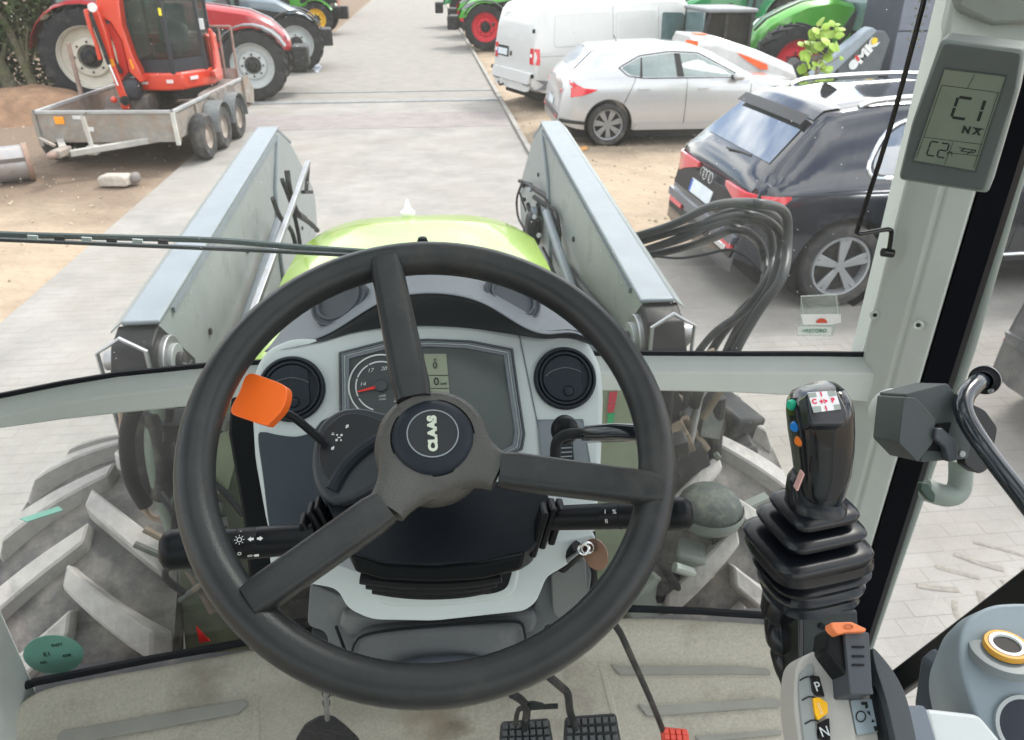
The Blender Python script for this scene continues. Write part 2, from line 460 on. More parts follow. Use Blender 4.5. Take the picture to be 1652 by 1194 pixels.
pv.v = [p + Vector((0, 0, .0045)) for p in pv.v]
o = obj('pink_paver', pv, M_PAVEP, None, smooth=False, fix=False); o['kind'] = 'stuff'; o['label'] = 'pinkish course of paving blocks crossing the lane beside the drain'
M_FARPV = mat('far_paving', (.25, .243, .232), .9, var=.1, vscale=.35, dirt=(.25, .215, .18), damt=.25, dscale=.25)
struct('road_surface', MB().box((-1.05, 58.5, -.008), (5.1, 83, .012)), M_FARPV, smooth=False)
dr = MB().box((-1.05, 16.95, .006), (5.1, .26, .02)); struct('drain_channel', dr, mat('drain_concrete', (.23, .238, .238), .8, var=.2, vscale=5), smooth=False)
for k_, yy in enumerate((16.81, 18.2)):
    struct('drain_kerb', MB().box((-1.05, yy, .004), (5.1, .09, .016)), mat('drain_edge', (.21, .22, .225), .8, var=.2, vscale=5), smooth=False)
kb = MB()
for i in range(92):
    kb.box((1.55, 7.9 + i, .0 + random.uniform(-.004, .004)), (.08, .985, .1))
k_ = struct('kerb_edge', kb, mat('kerb_concrete', (.30, .285, .26), .9, var=.15, vscale=3), smooth=False)
# dusty tyre tread prints left on the paving beside the cab
tp = MB()
P0 = Vector((2.42, 2.42, .002)); d_ = Vector((.93, .36, 0)); s_ = Vector((-.36, .93, 0))
for i in range(4):
    c = P0 + d_ * (i * .17 - .1)
    for sg in (-1, 1):
        a = c + s_ * (.02 * sg) + d_ * (.085 if sg > 0 else 0); b = c + s_ * (.17 * sg) + d_ * (.085 if sg > 0 else 0) - d_ * .13
        j_ = lambda: Vector((random.uniform(-.02, .02), random.uniform(-.02, .02), 0))
        tp.tube([a + j_(), (a + b) / 2 + j_(), b + j_() * 2], random.uniform(.012, .02), 6, smooth=4, flat=.12)
o = obj('tyre_print', tp, mat('tread_print_dust', (.24, .222, .198), .95, var=.25, vscale=25), smooth=False); o['kind'] = 'stuff'
# small stones and leaves on the sandy shoulders
gm = MB()
for i in range(1500):
    if random.random() < .6: x, y = random.uniform(1.6, 6.5), random.uniform(7.2, 22)
    else: x, y = random.uniform(-9, -3.7), random.uniform(7, 24)
    s__ = random.uniform(.008, .03); q = Matrix.Rotation(random.random() * 6, 3, 'Z') @ Matrix.Rotation(random.random(), 3, 'X')
    gm.box((x, y, gz(x, y) + s__ * .2), (s__, s__ * random.uniform(.6, 1.4), s__ * .7), q)
o = obj('gravel', gm, mat('pebble', (.42, .35, .27), .9, island=.4), fix=False); o['kind'] = 'stuff'; o['label'] = 'loose pebbles on the sandy shoulders'

# ================================================================ THE TRACTOR WE SIT IN
TX = -.05
def Yg(x): return 1.37 - .075 * ((x + .035) / .87) ** 2
def PB(px, py, off=0):
    y = 1.3
    for _ in range(8):
        p = PY(px, py, y); y = Yg(p.x) + off
    return PY(px, py, y)
tractor = thing('tractor', 'grey and lime green tractor whose open cab frames the whole view', 'tractor', (TX, 1.2, 0))
T = tractor
# cab floor, pillars, crossbar, roof
PILL_G, PILL_K, PILL_E = PX(1388, 600, .85), PX(1442, 600, .872), PX(1488, 600, .90)
def col(p, z): return Vector((p.x, p.y, z))
zt, zb = 3.1, 1.14
pm = MB()
ring = [PILL_G, PILL_G.lerp(PILL_K, .88), PILL_K + Vector((.004, .006, 0)), PILL_K.lerp(PILL_E, .12), PILL_E, Vector((PILL_E.x + .02, PILL_E.y + .02, 0)), Vector((.99, 1.36, 0)), Vector((.90, 1.40, 0))]
pm.rings([[col(p, z) for p in ring] for z in (zb, zt)])
pil = obj('pillar', pm, M_PILLAR, T, bevel=.012, bseg=3)
# screws sunk in the pillar
for (x, y) in ((1412, 506), (1482, 522)):
    pl_ = Plane(PX(x, y, .850 if x < 1450 else .880), nrm(0, 0))
    ax = (CAM - pl_.p); ax.z *= .2; ax.normalize()
    c = pl_.p + ax * .012
    sc_ = obj('screw', MB().lathe([(0, -.004), (.0035, -.004), (.0042, -.001), (.0075, .001), (.0095, -.002)], c, ax, 20), M_PILLAR, T)
    obj('screw_head', MB().disc(c - ax * .003, ax, .0036, .002, 12), M_DARKM, sc_)
# left pillar: mirrored place, only its foot shows
LP = [PX(38, 1000, -.90), PX(0, 1010, -.90)]
lp = MB(); lr = [Vector((-.925, 1.235, 0)), Vector((-.90, 1.10, 0)), Vector((-.93, 1.02, 0)), Vector((-1.03, 1.02, 0)), Vector((-1.05, 1.3, 0)), Vector((-.97, 1.3, 0))]
lp.rings([[col(p, z) for p in lr] for z in (zb, zt)]); obj('pillar', lp, M_PILLAR, T, bevel=.012, bseg=3)
# crossbar following the bowed windscreen
top = [(-160, 668), (0, 641), (100, 621), (190, 606), (330, 592), (480, 583), (620, 578), (800, 574), (900, 573), (1030, 572), (1180, 573), (1300, 573), (1400, 574)]
bot = [(-160, 716), (0, 692), (100, 678), (190, 668), (330, 654), (480, 645), (620, 640), (800, 634), (900, 632), (1030, 631), (1180, 634), (1300, 640), (1400, 650)]
rs = []
for (a, b), (c, d) in zip(top, bot):
    p = PB(a, b, -.008); q = PB(c, d, -.05); q.x = p.x; q.y = Yg(p.x) - .05
    p2 = Vector((p.x, Yg(p.x) - .05, p.z - .018))
    rs.append([p, p2, q, Vector((q.x, Yg(q.x) - .006, q.z)), Vector((p.x, Yg(p.x) - .006, p.z - .004))])
obj('crossbar', MB().rings(rs), M_PILLAR, T, bevel=.006, ang=30)
# black seal strips under and over the crossbar, at the glass foot
se = MB(); se.tube([PB(a, b - 2, -.006) for a, b in top], .006, 6); obj('glass_seal', se, M_RUB, T)
foot = [(-60, 1150), (58, 1104), (130, 1090), (240, 1068), (330, 1052), (430, 1034), (560, 1012), (700, 998), (860, 990), (1020, 986), (1130, 990), (1235, 997), (1320, 1010)]
ftp = [PZ(a, b, 1.27) for a, b in foot]
se = MB(); se.tube([PZ(a, b - 4, 1.275) for a, b in foot], .009, 6); obj('glass_seal', se, M_RUB, T)
# windscreen: bowed panes above and below the bar
def pane(zlo, zhi, zsteps, x0=-.925, x1=.87, nx=28):
    m = MB(); rs = []
    for i in range(nx + 1):
        x = x0 + (x1 - x0) * i / nx
        rs.append([Vector((x, Yg(x), zlo + (zhi - zlo) * j / zsteps)) for j in range(zsteps + 1)])
    return m.rings(rs, False, loop=False)
G_WS = glassmat('windscreen_glass', (.95, .97, .96), .034, specks=.6)
G_WSL = glassmat('lower_windscreen_glass', (.88, .91, .89), .03, specks=.35)
G_DOOR = glassmat('door_glass', (.93, .955, .95), .03, specks=.45)
G_BACK = glassmat('rear_cab_glass', (.8, .84, .83), .03)
wsu = obj('windscreen', pane(1.925, 3.1, 4), G_WS, T); obj('lower_windscreen', pane(1.26, 1.915, 3), G_WSL, T)
# dotted printed band along the upper windscreen's right edge
fr = MB()
for i in range(30):
    for j in range(3):
        x = .822 - j * .0075 - (i % 2) * .0037; z = 2.52 + i * .0115
        fr.box((x, Yg(x) - .004, z), (.0042, .001, .0042))
ff = obj('printed_dot_band', fr, mat('frit_print', (.62, .62, .60), .6), T, smooth=False); ff['kind'] = 'stuff'
# cab roof, floor pan, rear frame and side sills (they shade the cab and stand behind the camera)
rf = MB()
for c_, sz in (((-.03, 1.27, 3.17), (2.0, .46, .14)), ((-.03, -.78, 3.17), (2.0, .42, .14)), ((-.80, .235, 3.17), (.46, 1.61, .14)), ((.74, .235, 3.17), (.46, 1.61, .14))): rf.box(c_, sz)
obj('roof', rf, M_PILLAR, T, bevel=.01)
obj('added_roof_hatch', MB().box((-.03, .235, 3.19), (1.08, 1.61, .01)), G_BACK, T, smooth=False)  # unseen glass opening, added to let more light down onto wheel and dash
fp = MB(); fp.box((-.03, .3, 1.12), (1.86, 2.1, .12)); obj('floor_pan', fp, M_DARKM, T, smooth=False)
rw = MB(); rw.box((-.03, -.78, 1.5), (1.9, .06, .7)); obj('rear_panel', rw, M_PILLAR, T, bevel=.01)
obj('rear_window', MB().box((-.03, -.79, 2.45), (1.7, .006, 1.2)), G_BACK, T, smooth=False)
for sx in (-1, 1):
    obj('rear_pillar', MB().box((-.03 + sx * .93, -.77, 2.12), (.1, .1, 1.96)), M_PILLAR, T, bevel=.02)
# headlining piece at the top of the right pillar
hp = MB().prism([PD(1519, 64, 1.06), PD(1545, -60, 1.06), PD(1760, -60, 1.0), PD(1760, 90, 1.0), PD(1652, 82, 1.03)], (.06, .10, .0)); obj('headlining_trim', hp, M_PILLAR, T, bevel=.01)
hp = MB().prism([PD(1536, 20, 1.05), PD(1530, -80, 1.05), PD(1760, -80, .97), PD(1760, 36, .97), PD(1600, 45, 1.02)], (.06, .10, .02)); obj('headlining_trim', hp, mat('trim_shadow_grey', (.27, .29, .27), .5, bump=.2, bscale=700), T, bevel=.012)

# right door: black seal, frame post, glass, lower rail
def strip_on(x, p, th):
    """polygon of pixels on the plane X=x, with thickness th outwards"""
    return MB().prism([PX(a, b, x) for a, b in p], (th, 0, 0))
obj('door_seal', MB().rings([[Vector((.906 + a, PILL_E.y + b, z)) for a, b in ((0, 0), (.03, -.03), (.05, -.02), (.03, .06))] for z in (1.0, 3.1)]), mat('door_seal_black', (.002, .003, .006), .5, spec=.1), T)
dfp = MB()
dp0 = PX(1408, 1005, .98); dp1 = PX(1557, 560, .98); dp2 = PX(1672, 150, .98); dp3 = dp2 + (dp2 - dp1) * .4
dfp.tube([dp0 + (dp0 - dp1) * .25, dp0, dp1, dp2, dp3], .021, 14, flat=.75)
obj('door_frame', dfp, M_PAINTG, T)
dsi = MB(); q0 = PX(1392, 985, .955); q1 = PX(1536, 560, .955); q2 = PX(1642, 190, .955)
dsi.tube([q0 + (q0 - q1) * .3, q0, q1, q2, q2 + (q2 - q1) * .5], .02, 10, flat=.5); obj('door_frame_lip', dsi, mat('door_lip_grey', (.22, .24, .25), .4), T)
dg = MB(); dg.add([(1.0, dp0.y, 1.0), (1.0, -.75, 1.0), (1.0, -.75, 3.1), (1.0, dp2.y, 3.1)], [(0, 1, 2, 3)]); obj('door_glass', dg, G_DOOR, T, smooth=False, fix=False)
dg = MB(); dg.add([(-1.04, 1.05, 1.0), (-1.04, -.75, 1.0), (-1.04, -.75, 3.1), (-1.04, 1.05, 3.1)], [(0, 1, 2, 3)]); obj('side_glass', dg, G_BACK, T, smooth=False, fix=False)
obj('door_rail', MB().beam(PX(1444, 1106, .97), PX(1444, 1106, .97) + (PX(1770, 868, .97) - PX(1444, 1106, .97)) * 1.9, .022, .05), mat('rail_black', (.006, .007, .008), .4), T, bevel=.004)

# bonnet
def bonnet(y, hw, zc, drop):
    pts = []
    for i in range(17):
        a = -1 + 2 * i / 16
        x = hw * math.copysign(abs(a) ** .9, a); z = zc - drop * abs(a) ** 3.2
        pts.append(Vector((TX - .01 + x, y, z)))
    return [Vector((pts[0].x - .01, y, zc - drop - .30))] + pts + [Vector((pts[-1].x + .01, y, zc - drop - .30))]
hr = [bonnet(1.80, .43, 1.80, .08), bonnet(2.0, .45, 1.79, .08), bonnet(2.5, .46, 1.77, .08), bonnet(2.9, .46, 1.74, .08), bonnet(3.1, .45, 1.71, .09), bonnet(3.22, .43, 1.65, .12), bonnet(3.28, .39, 1.56, .16), bonnet(3.30, .34, 1.40, .18)]
obj('bonnet', MB().rings(hr), M_LIME, T, bevel=0, ang=50)
# dark louvred side panels set in the bonnet flank
for sx in (-1, 1):
    lv = MB(); lv.box((TX - .01 + sx * .452, 2.3, 1.52), (.03, 1.1, .22)); g_ = obj('side_grille', lv, M_DARKM, T, bevel=.006)
    for i in range(12): obj('louvre', MB().beam((TX - .01 + sx * .470, 1.84 + i * .085, 1.44), (TX - .01 + sx * .470, 1.90 + i * .085, 1.61), .008, .012), M_BLACK, g_, smooth=False)
    obj('bonnet_flank', MB().box((TX - .01 + sx * .44, 2.6, 1.34), (.04, 1.2, .16)), M_LIME, T, bevel=.01)
mk = PY(657, 330, 3.12)
obj('bonnet_marker', MB().lathe([(0, .055), (.004, .05), (.016, .012), (.03, 0), (.03, -.012), (0, -.012)], mk - Vector((0, 0, .03)), (0, 0, 1), 16), mat('marker_white', (.85, .85, .85), .4), T)
# engine block / chassis under the bonnet, front axle
ch = MB(); ch.box((TX, 2.2, 1.0), (.5, 2.1, .62)); obj('chassis', ch, mat('chassis_olive', (.16, .185, .135), .6, var=.2, dirt=(.3, .27, .2), damt=.25, dscale=4), T, bevel=.02)
obj('front_axle', MB().tube([(TX - .8, 1.95, .68), (TX + .8, 1.95, .68)], .09, 16), M_DARKM, T)
# olive side panels seen through the lower windscreen either side of the dash
pn = MB().prism([PY(x, y, 1.62) for x, y in ((965, 604), (1062, 604), (1075, 860), (1020, 1010), (950, 1010))], (0, .04, 0))
M_OLIVE = mat('side_panel_olive', (.25, .285, .20), .55, var=.12, dirt=(.38, .31, .2), damt=.14, dscale=6)
obj('side_panel', pn, M_OLIVE, T, bevel=.004)
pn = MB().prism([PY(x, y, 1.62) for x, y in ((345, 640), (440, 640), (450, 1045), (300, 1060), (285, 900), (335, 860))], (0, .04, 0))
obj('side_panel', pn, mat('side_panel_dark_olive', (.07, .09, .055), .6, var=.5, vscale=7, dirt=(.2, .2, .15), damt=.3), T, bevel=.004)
pn = MB().prism([PY(x, y, 1.60) for x, y in ((352, 650), (392, 650), (392, 700), (368, 790), (345, 800))], (0, .015, 0)); obj('side_panel', pn, M_OLIVE, T, bevel=.003)

# front tyres with chevron lugs
def front_tyre(cx, cy, rad=.655, wd=.47):
    hub = Vector((cx, cy, rad - .0))
    prof = []
    for i in range(25):
        a = -1 + 2 * i / 24
        hgt = a * wd / 2
        r_ = rad - .045 - .055 * abs(a) ** 2.6
        prof.append((r_, hgt))
    prof = [(.36, -wd * .40), (.40, -wd * .47), (.50, -wd * .53), (.56, -wd * .53)] + prof + [(.56, wd * .53), (.50, wd * .53), (.40, wd * .47), (.36, wd * .40)]
    tb = MB().lathe(prof, hub, (1, 0, 0), 72)
    ty = obj('front_tyre', tb, M_TYRE, T, ang=60)
    rim = MB().lathe([(0, .02), (.2, .02), (.22, .1), (.33, .12), (.375, .19), (.36, .19), (.31, .1), (.0, .0)], hub, (1, 0, 0), 40); obj('rim', rim, mat('rim_white', (.6, .6, .58), .5, dirt=(.3, .27, .22), damt=.2), ty)
    n = 17; first = {}
    for s in (-1, 1):
        for i in range(n):
            th0 = 2 * math.pi * (i + (.5 if s > 0 else 0)) / n
            rs = []
            K = 9
            for k in range(K + 1):
                t = k / K
                a_ = -.06 + 1.10 * t          # across: centre -> shoulder
                x = s * a_ * wd / 2
                curve = (t ** .95) * .34       # sweeps back as it goes outwards
                th = th0 + curve
                hw = (.031 + .009 * t) / rad  # half width angle
                base = rad - .055 - .055 * abs(a_) ** 2.6
                topr = rad + .004 - .035 * abs(a_) ** 3 - (.05 if k == K else 0)
                row = []
                for (dth, r_) in ((-hw * 1.35, base), (-hw, topr), (hw, topr), (hw * 1.35, base)):
                    A = th + dth
                    row.append(hub + Vector((x, -math.sin(A) * r_, math.cos(A) * r_)))
                rs.append(row)
            # only lugs on the upper half or so can be seen, all are built
            o_ = obj('tread_lug', MB().rings(rs), M_LUG, ty, bevel=.006, bseg=1, smooth=False)
    return ty
front_tyre(-1.005, 1.97); front_tyre(.845, 2.12)
# a strip of teal tape on one of the left tyre's blocks
tpz = [PZ(x, y, 1.31) for x, y in ((32, 838), (95, 818), (102, 824), (44, 843))]
obj('tape', MB().prism(tpz, (0, 0, .003)), mat('teal_tape', (.13, .31, .25), .6), T, smooth=False)
# lower left glass sticker (oval, teal) and red triangle
SPL = Plane((0, 1.30, 0), (0, -1, 0))
M_TEAL = mat('teal_sticker', (.17, .37, .30), .5, var=.12, dirt=(.28, .33, .26), damt=.1)
def on_glass(pts, off=-.006): return [PB(x, y, off) for x, y in pts]
ov = [(86 + 49 * math.cos(a * math.pi / 14), 1056 + 31 * math.sin(a * math.pi / 14)) for a in range(28)]
stk = obj('approval_sticker', MB().prism(on_glass(ov), (0, .001, 0)), M_TEAL, T, smooth=False)
for (s_, x, y, z_) in (('DOT', 92, 1041, .008), ('E1', 76, 1056, .012), ('43R', 108, 1058, .009), ('AS2', 70, 1069, .007)):
    text('sticker_print', s_, PB(x, y, -.0078), (1, .05, 0), (0, 0, 1), z_, M_LCDT, stk)
obj('warning_triangle_sticker', MB().prism(on_glass(((316, 1010), (339, 1034), (322, 1038))), (0, .001, 0)), mat('red_sticker', (.72, .03, .03), .5), T, smooth=False)
# red and green level strips on the olive panel
for (pts, cc, nm) in ((((983, 633), (996, 631), (993, 649), (981, 650)), (.55, .04, .07), 'red_level_sticker'), (((981, 651), (993, 650), (990, 664), (980, 665)), (.55, .04, .07), 'red_level_sticker'), (((980, 667), (992, 666), (988, 684), (980, 684)), (.03, .36, .14), 'green_level_sticker')):
    obj(nm, MB().prism([PY(x, y, 1.615) for x, y in pts], (0, -.002, 0)), mat(nm, cc, .5), T, smooth=False)
# clear pocket sticker with its printed card on the windscreen, lower right
pk = thing('card_pocket', 'clear plastic card pocket with white and red card stuck low on the windscreen', 'card holder', PB(1318, 515, -.01))
obj('pocket', MB().prism(on_glass(((1292, 478), (1352, 476), (1356, 512), (1343, 544), (1286, 542), (1290, 508))), (0, .0008, 0)), glassmat('pocket_film', (.85, .9, .88), .2), pk, smooth=False)
obj('pocket_edge', MB().tube(on_glass(((1296, 508), (1292, 478), (1348, 475), (1352, 508)), -.008), .0012, 5, closed=True), mat('pocket_edge_white', (.7, .74, .72), .4), pk)
obj('card', MB().prism(on_glass(((1292, 507), (1356, 507), (1357, 520), (1340, 524), (1296, 524)), -.009), (0, .0008, 0)), M_WHITE, pk, smooth=False)
obj('red_print', MB().prism(on_glass([(1326 + 9 * math.cos(a), 521 - 7 * math.sin(a)) for a in [i * math.pi / 8 for i in range(9)]], -.0115), (0, .0008, 0)), mat('card_red', (.62, .09, .05), .5), pk, smooth=False)
obj('lower_card', MB().prism(on_glass(((1288, 527), (1342, 528), (1340, 541), (1287, 540)), -.009), (0, .0008, 0)), mat('card_lower', (.7, .74, .70), .5), pk, smooth=False)
text('print', '=RECORD', PB(1314, 534, -.0115), (1, -.08, 0), (0, 0, 1), .008, mat('green_print', (.05, .22, .15), .5), pk)

# windscreen wiper lying across outside the glass
wp = MB(); WY = 1.40
wp.tube([PY(-60, 372, WY + .02), PY(0, 378, WY + .02), PY(180, 383, WY + .03), PY(350, 388, WY + .03), PY(470, 398, WY + .02), PY(600, 407, WY + .02)], .0062, 8, smooth=4)
wip = obj('wiper', wp, mat('wiper_arm', (.06, .09, .09), .4, var=.3), T)
wb = MB(); wb.beam(PY(-60, 384, WY), PY(420, 404, WY), .008, .006); wb.beam(PY(420, 404, WY), PY(610, 414, WY), .008, .006); obj('wiper_blade', wb, mat('wiper_blade', (.02, .03, .032), .5), wip, smooth=False)
for i, x in enumerate((45, 88, 132, 172, 214, 255)):
    obj('blade_clip', MB().beam(PY(x, 381 + x * .035, WY - .012), PY(x + 16, 382 + x * .035, WY - .012), .004, .0075), M_RUB if i % 2 else mat('clip_grey', (.4, .45, .45), .4), wip, smooth=False)

# ================================================================ FRONT LOADER
def loader(sx, label):
    xin = -.09 + sx * .71                                  # inner face
    L = thing('front_loader', label, 'loader', (xin, 2.1, .9), group='front loader arms')
    if sx > 0: P = [(884, 199), (1092, 498), (1100, 560), (1030, 600), (985, 570), (935, 500), (880, 440), (852, 420), (838, 310), (852, 245), (868, 212)]
    pts = []
    # side outline in (Y, z), shared by both arms
    prof = [(4.25, 1.85), (2.10, 1.73), (2.00, 1.67), (1.96, 1.52), (2.25, 1.40), (2.9, 1.30), (3.55, 1.12), (4.2, .85), (4.80, .80), (5.25, 1.05), (5.28, 1.25), (4.62, 1.70)]
    pl_ = [Vector((xin, a, b)) for a, b in rnd(prof, .09)]
    plate = obj('inner_plate', MB().prism(pl_, (sx * .016, 0, 0)), M_LOADER, L, bevel=.004)
    pl2 = [p + Vector((sx * .104, 0, 0)) for p in pl_]; obj('outer_plate', MB().prism(pl2, (-sx * .010, 0, 0)), M_LOADER, L, bevel=.004)
    # top chord: folded channel with small proud edges
    topm = mat('loader_top_grey', (.19, .22, .245), .36, var=.10, dirt=(.13, .12, .11), damt=.08)
    obj('top_plate', MB().prism([(xin - sx * .010, 2.06, 1.73), (xin + sx * .096, 2.06, 1.73), (xin + sx * .096, 4.26, 1.853), (xin - sx * .010, 4.26, 1.853)], (0, 0, .014)), topm, L, bevel=.005)
    obj('top_outer_edge', MB().prism([(xin + sx * .097, 2.06, 1.742), (xin + sx * .097, 4.26, 1.865), (xin + sx * .135, 4.22, 1.83), (xin + sx * .130, 2.06, 1.715)], (0, 0, -.006)), M_LOADER, L, bevel=.002)
    for k, (yy, zz) in enumerate(((2.5, 1.50), (3.2, 1.55), (4.0, 1.10), (4.6, 1.2), (4.35, 1.55))): obj('plate_bolt', MB().disc((xin, yy, zz), (-sx, 0, 0), .012, .008, 6), M_DARKM, L, smooth=False)
    obj('front_plate', MB().prism([(xin, 4.26, 1.86), (xin + sx * .105, 4.26, 1.86), (xin + sx * .105, 4.64, 1.71), (xin, 4.64, 1.71)], (0, -.004, -.012)), topm, L, smooth=False)
    obj('weld_seam', MB().tube([(xin - sx * .006, 4.2, 1.82), (xin - sx * .008, 3.95, 1.62), (xin - sx * .008, 3.82, 1.3), (xin - sx * .008, 3.8, 1.03)], .010, 6), topm, L)
    obj('edge_rib', MB().beam((xin - sx * .004, 2.2, 1.715), (xin - sx * .004, 4.2, 1.822), .012, .016), topm, L)
    # pivot end: black open box, discs and pins
    ex = MB().prism([Vector((xin - sx * .004, a, b)) for a, b in ((2.07, 1.728), (1.99, 1.70), (1.93, 1.62), (1.93, 1.2), (2.2, 1.2), (2.3, 1.5))], (sx * .114, 0, 0)); obj('pivot_box', ex, mat('pivot_black', (.007, .008, .009), .45, dirt=(.05, .045, .04), damt=.15, dscale=14, spec=.2), L, bevel=.006)
    er = [Vector((xin - sx * .008, 1.925, 1.30)), Vector((xin - sx * .008, 1.925, 1.715)), Vector((xin + sx * .055, 1.935, 1.75)), Vector((xin + sx * .118, 1.925, 1.715)), Vector((xin + sx * .118, 1.925, 1.30))]
    obj('opening_edge', MB().tube(er, .0065, 8), M_STEEL, L)
    ax = Vector((-sx, 0, 0))
    for (a, b, r_, m_) in ((2.07, 1.60, .085, M_STEEL), (2.07, 1.60, .060, M_LOADER), (2.07, 1.60, .034, M_DARKM)):
        off = {.085: .02, .060: .034, .034: .050}[r_]
        obj('pivot_disc', MB().disc((xin, a, b), ax, r_, off, 28), m_, L, bevel=.003)
    obj('outer_pin', MB().disc((xin + sx * .125, 2.07, 1.62), -ax, .03, .04, 20), M_STEEL, L)
    # cylinder rods lying inside the arm
    y0 = PY(0, 0, 1)
    obj('linkage_rod', MB().tube([(xin - sx * .05, 2.2, 1.32), (xin - sx * .05, 3.7, 1.52)], .022, 10), topm, L)
    obj('lift_cylinder', MB().tube([(xin - sx * .05, 2.15, 1.25), (xin - sx * .03, 3.9, 1.08)], .045, 14), M_DARKM, L)
    obj('ram_rod', MB().tube([(xin - sx * .03, 3.9, 1.08), (xin - sx * .02, 4.6, 1.0)], .022, 12), M_CHROME, L)
    # post that carries the loader on the tractor frame
    obj('mount_post', MB().prism([(xin - sx * .01, 1.98, 1.50), (xin - sx * .01, 2.26, 1.52), (xin - sx * .02, 2.35, .8), (xin - sx * .02, 1.95, .8)], (sx * .15, 0, 0)), M_DARKM, L, bevel=.008)
    obj('mount_bracket', MB().prism([(xin - sx * .01, 2.0, 1.2), (xin - sx * .34, 2.05, 1.15), (xin - sx * .34, 2.05, .75), (xin - sx * .01, 2.0, .75)], (0, .25, 0)), M_PAINTG, L, bevel=.01)
    return L
LR = loader(1, 'right grey loader arm with black hoses looping off it')
LL = loader(-1, 'left grey loader arm with the bright stand rod beside it')
# stand rod on left arm
obj('stand_rod', MB().beam(PX(497, 262, -.60), PX(380, 580, -.62), .024, .024), M_STEEL, LL, bevel=.004)
obj('stand_foot', MB().beam(PX(497, 270, -.60), PX(494, 308, -.60), .016, .016), M_DARKM, LL); obj('stand_foot', MB().beam(PX(489, 310, -.60), PX(502, 310, -.60), .02, .016), M_DARKM, LL)
def hose(pts, r=.012, m=M_RUB, par=None, nm='hose', sm=6): return obj(nm, MB().tube(pts, r, 10, smooth=sm), m, par)
for k, pts in enumerate((((455, 290), (470, 330), (480, 370), (484, 395)), ((463, 275), (468, 310), (478, 340), (492, 352)), ((440, 320), (452, 350), (470, 372), (478, 400)), ((482, 348), (500, 360), (512, 372)))):
    hose([PX(x, y, -.66 + k * .01) for x, y in pts], .010 + .003 * (k % 2), M_DARKM, LL, 'arm_hose')
# ball-topped valve block and couplers inside right arm
vb = thing('valve_block', 'cluster of dark hydraulic couplers and valves inside the right loader arm', 'hydraulic valve', PX(860, 380, .60))
bx = [((848, 296), (888, 322), .016), ((862, 318), (892, 340), .014), ((838, 292), (862, 300), .012), ((852, 330), (858, 352), .013), ((868, 330), (872, 356), .012), ((838, 310), (850, 345), .006)]
for a, b, r_ in bx: obj('coupler', MB().tube([PX(a[0], a[1], .56), PX(b[0], b[1], .63)], r_, 10), M_DARKM, vb)
obj('valve_body', MB().ell(PX(860, 370, .57), (.045, .09, .10), e=.7), M_DARKM, vb)
obj('valve_body', MB().box(PX(868, 345, .60), (.07, .14, .05)), mat('valve_blue_grey', (.12, .16, .18), .5, var=.3), vb, bevel=.006)
for k, (x, y) in enumerate(((845, 300), (856, 306), (846, 322), (865, 350), (850, 372), (872, 380))): obj('coupling_nut', MB().disc(PX(x, y, .545), (-.6, -.7, .3), .014, .02, 6), M_STEEL if k % 2 else M_DARKM, vb, smooth=False)
for pts in (((842, 296), (834, 320), (836, 350), (848, 372)), ((880, 320), (900, 370), (905, 420)), ((876, 400), (890, 430), (905, 470)), ((884, 330), (898, 345), (904, 380))):
    hose([PX(x, y, .60) for x, y in pts], .008, M_RUB, vb, 'valve_hose')
for pts in (((905, 420), (945, 470), (985, 520), (1010, 570)), ((893, 402), (930, 470), (970, 540))):
    hose([PX(x, y, .61) for x, y in pts], .018, M_DARKM, LR, 'arm_pipe')
# looping hydraulic hoses on the right
HS = [((1005, 392), (1080, 365), (1150, 335), (1215, 325), (1262, 345), (1274, 395), (1258, 450), (1225, 500), (1185, 570), (1160, 640)),
      ((1010, 400), (1085, 378), (1150, 354), (1205, 345), (1250, 362), (1264, 400), (1246, 455), (1210, 510), (1178, 570), (1150, 640)),
      ((1012, 408), (1090, 390), (1150, 365), (1200, 358), (1235, 372), (1248, 410), (1238, 455), (1200, 500), (1150, 540), (1115, 590)),
      ((1016, 414), (1100, 398), (1150, 382), (1190, 372), (1222, 385), (1236, 415), (1228, 460), (1195, 510), (1160, 545), (1132, 600)),
      ((1012, 404), (1090, 384), (1155, 348), (1215, 338), (1256, 352), (1268, 402), (1240, 462), (1205, 505), (1172, 560), (1150, 620))]
for k, h_ in enumerate(HS):
    pts = [PY(x - (28 if i == 0 else 0), y + (2 + k * 3 if i == 0 else 0), (3.15, 2.95, 2.65)[i] if i < 3 else 2.30 + k * .05 + (.12 if i in (4, 5) else 0)) for i, (x, y) in enumerate([(a + random.uniform(-4, 4), b + random.uniform(-4, 4)) for a, b in h_])]
    o = obj('hydraulic_hose', MB().tube(pts, .0165 - .0014 * (k % 3), 12, smooth=8), mat('hose_%d' % (k % 2), (.014, .017, .018) if k % 2 else (.03, .035, .036), .42, dirt=(.16, .16, .155), damt=.08, dscale=9), None)
    tag(o, ['outermost thick black hose of the loop over the dark estate car', 'second hose from the outside in the black loop', 'innermost hose of the loop leaving lowest to the left', 'inner hose of the loop just above the thin cable', 'middle hose of the five in the black loop'][k], 'hydraulic hose', 'hydraulic hoses looping beside right loader arm')
o = obj('thin_cable', MB().tube([PY(x, y, v) for x, y, v in ((990, 402, 3.2), (1080, 416, 2.75), (1130, 412, 2.5), (1175, 403, 2.35), (1205, 415, 2.3), (1228, 440, 2.35))], .005, 8, smooth=6), M_RUB); tag(o, 'thin black cable sagging under the looped hydraulic hoses', 'cable')

